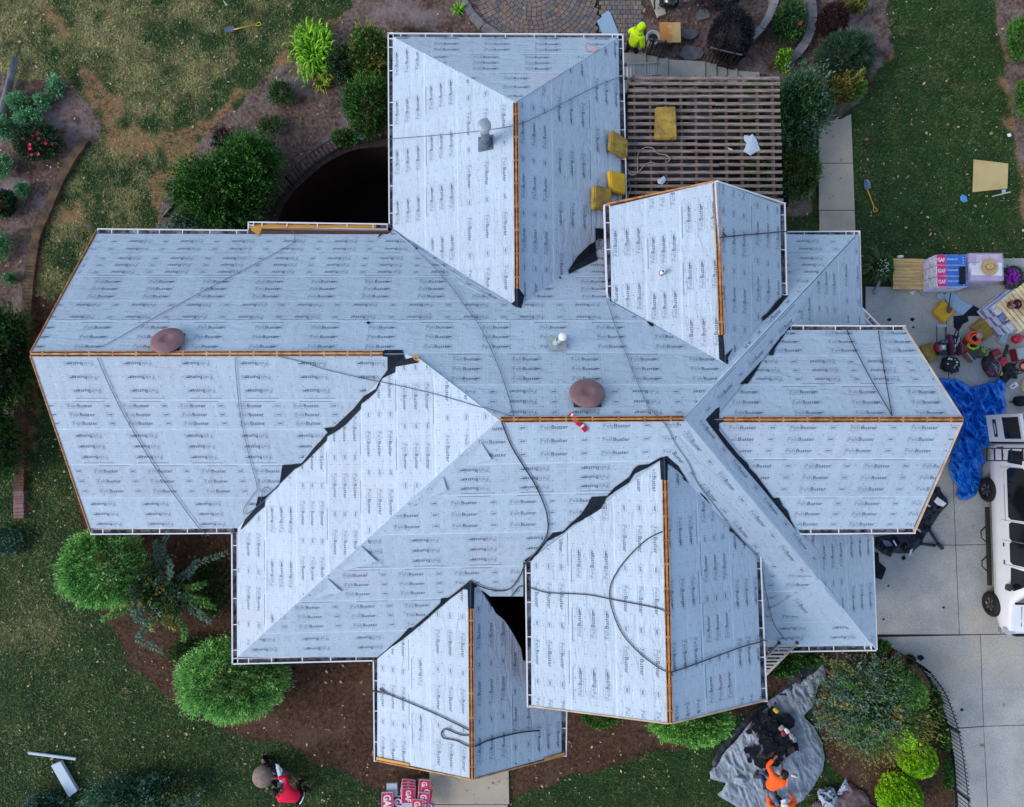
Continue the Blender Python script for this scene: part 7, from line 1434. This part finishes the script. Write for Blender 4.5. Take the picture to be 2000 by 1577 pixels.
for x, y, n in ((30, 640, 1), (62, 748, 1)):
    pass
def strap_plant(name, label, px, rpx, n, L, mat, seed, h=.5, wd=.05, cat='plant'):
    g = random.Random(seed); t = thing(name, label, cat, G(*px)); bb = B(); TN = []
    k = CAMH/F
    for _ in range(n):
        b0 = G(px[0]+g.gauss(0, rpx[0]*.38), px[1]+g.gauss(0, rpx[1]*.38), .0); a = math.atan2(b0.y-G(*px).y, b0.x-G(*px).x)+g.gauss(0, .9); d = Vector((math.cos(a), math.sin(a), 0)); l = L*g.uniform(.6, 1.2); s = Vector((-d.y, d.x, 0)); hh = h*g.uniform(.5, 1.2); P = []
        for i in range(6):
            u = i/5; P.append((b0+d*l*u+Vector((0, 0, hh*math.sin(u*2.5)*.9+.03)), wd*(1-u**2)*.5+.003))
        V = []
        for p, w_ in P: V += [p-s*w_, p+s*w_]
        bb.add(V, [(2*i, 2*i+1, 2*i+3, 2*i+2) for i in range(5)]); TN += [g.random()]*5
    V, Fc = bb.V, bb.F
    o = mesh('leaves', V, Fc, mat, t, smooth=True); attr(o.data, 'tone', TN, 'FACE'); return t
strap_plant('strap_leaf_plant', 'big clump of bright yellow green strap leaves on the mulch', (617, 112), (34, 50), 420, .42, L_YEL, 1, .5, .055)
strap_plant('strap_leaf_plant', 'small tuft of pale yellow green strap leaves by the stone edging', (896, 22), (7, 9), 40, .22, L_YEL, 2, .2, .03)
strap_plant('spiky_plant', 'dark spiky grass plant between the wing and white flowers', (1706, 522), (10, 12), 90, .55, leafmat('spiky_leaf', (.13, .19, .07), (.03, .06, .02)), 3, .45, .02)
strap_plant('yucca', 'yellow tipped leaf spray below the bright strap leaf clump', (631, 168), (12, 10), 60, .25, leafmat('gold_leaf', (.40, .45, .04), (.15, .2, .02)), 4, .3, .04)
for i, (x, y, rx, ry, mt) in enumerate([(1718, 1262, 18, 12, L_DARK), (1778, 1288, 7, 7, L_DARK), (1826, 1375, 11, 32, L_DARK), (1843, 1440, 8, 26, L_DARK), (1850, 1510, 7, 30, L_DARK)]):
    shrub('fence_ivy', ['dark rounded shrub at the lower right house corner', 'small dark tuft at the bend of the curved fence', 'dark ivy along the upper part of the curved fence', 'dark ivy along the middle of the curved fence', 'dark ivy along the lower end of the curved fence'][i], 'ivy', (x, y), (rx, ry), .45, [(mt, 1800+ry*30, .06, dict(rough=.4))], 80+i, st=3)
for i, (x, y, rx, ry) in enumerate([(1275, 172, 30, 8), (1330, 165, 26, 8), (1400, 172, 34, 10), (1470, 170, 30, 10), (1300, 235, 40, 16), (1440, 225, 44, 18), (1480, 330, 34, 22), (1470, 375, 34, 14)]):
    shrub('terrace_plant', ['low plants under the pergola, first from the left along its top edge', 'low plants under the pergola, second along its top edge', 'low plants under the pergola, third along its top edge', 'low plants under the top right corner of the pergola', 'dark plants under the foam pad on the pergola', 'dark plants under the upper right part of the pergola', 'plants under the pergola below the torn felt scrap', 'plants under the lower right corner of the pergola'][i], 'plant', (x, y), (rx, ry), .5, [((L_MID, L_DARK)[i > 3], 1800, .085, dict(rough=.5))], 90+i, st=3)
for i, (x, y, rx, ry) in enumerate([(1520, 1305, 40, 16), (1580, 1290, 30, 12), (410, 1150, 34, 60), (380, 1275, 50, 30)]):
    shrub('ground_plant', ['dark low plants behind the leaning ladder', 'dark low plants under the lower right gutter', 'shaded dark foliage tight against the lower left wall', 'dark foliage between the two bright feathery bushes'][i], 'plant', (x, y), (rx, ry), .4, [(L_DARK, 2500, .08, dict(rough=.6, inner=.2))], 100+i, st=3)
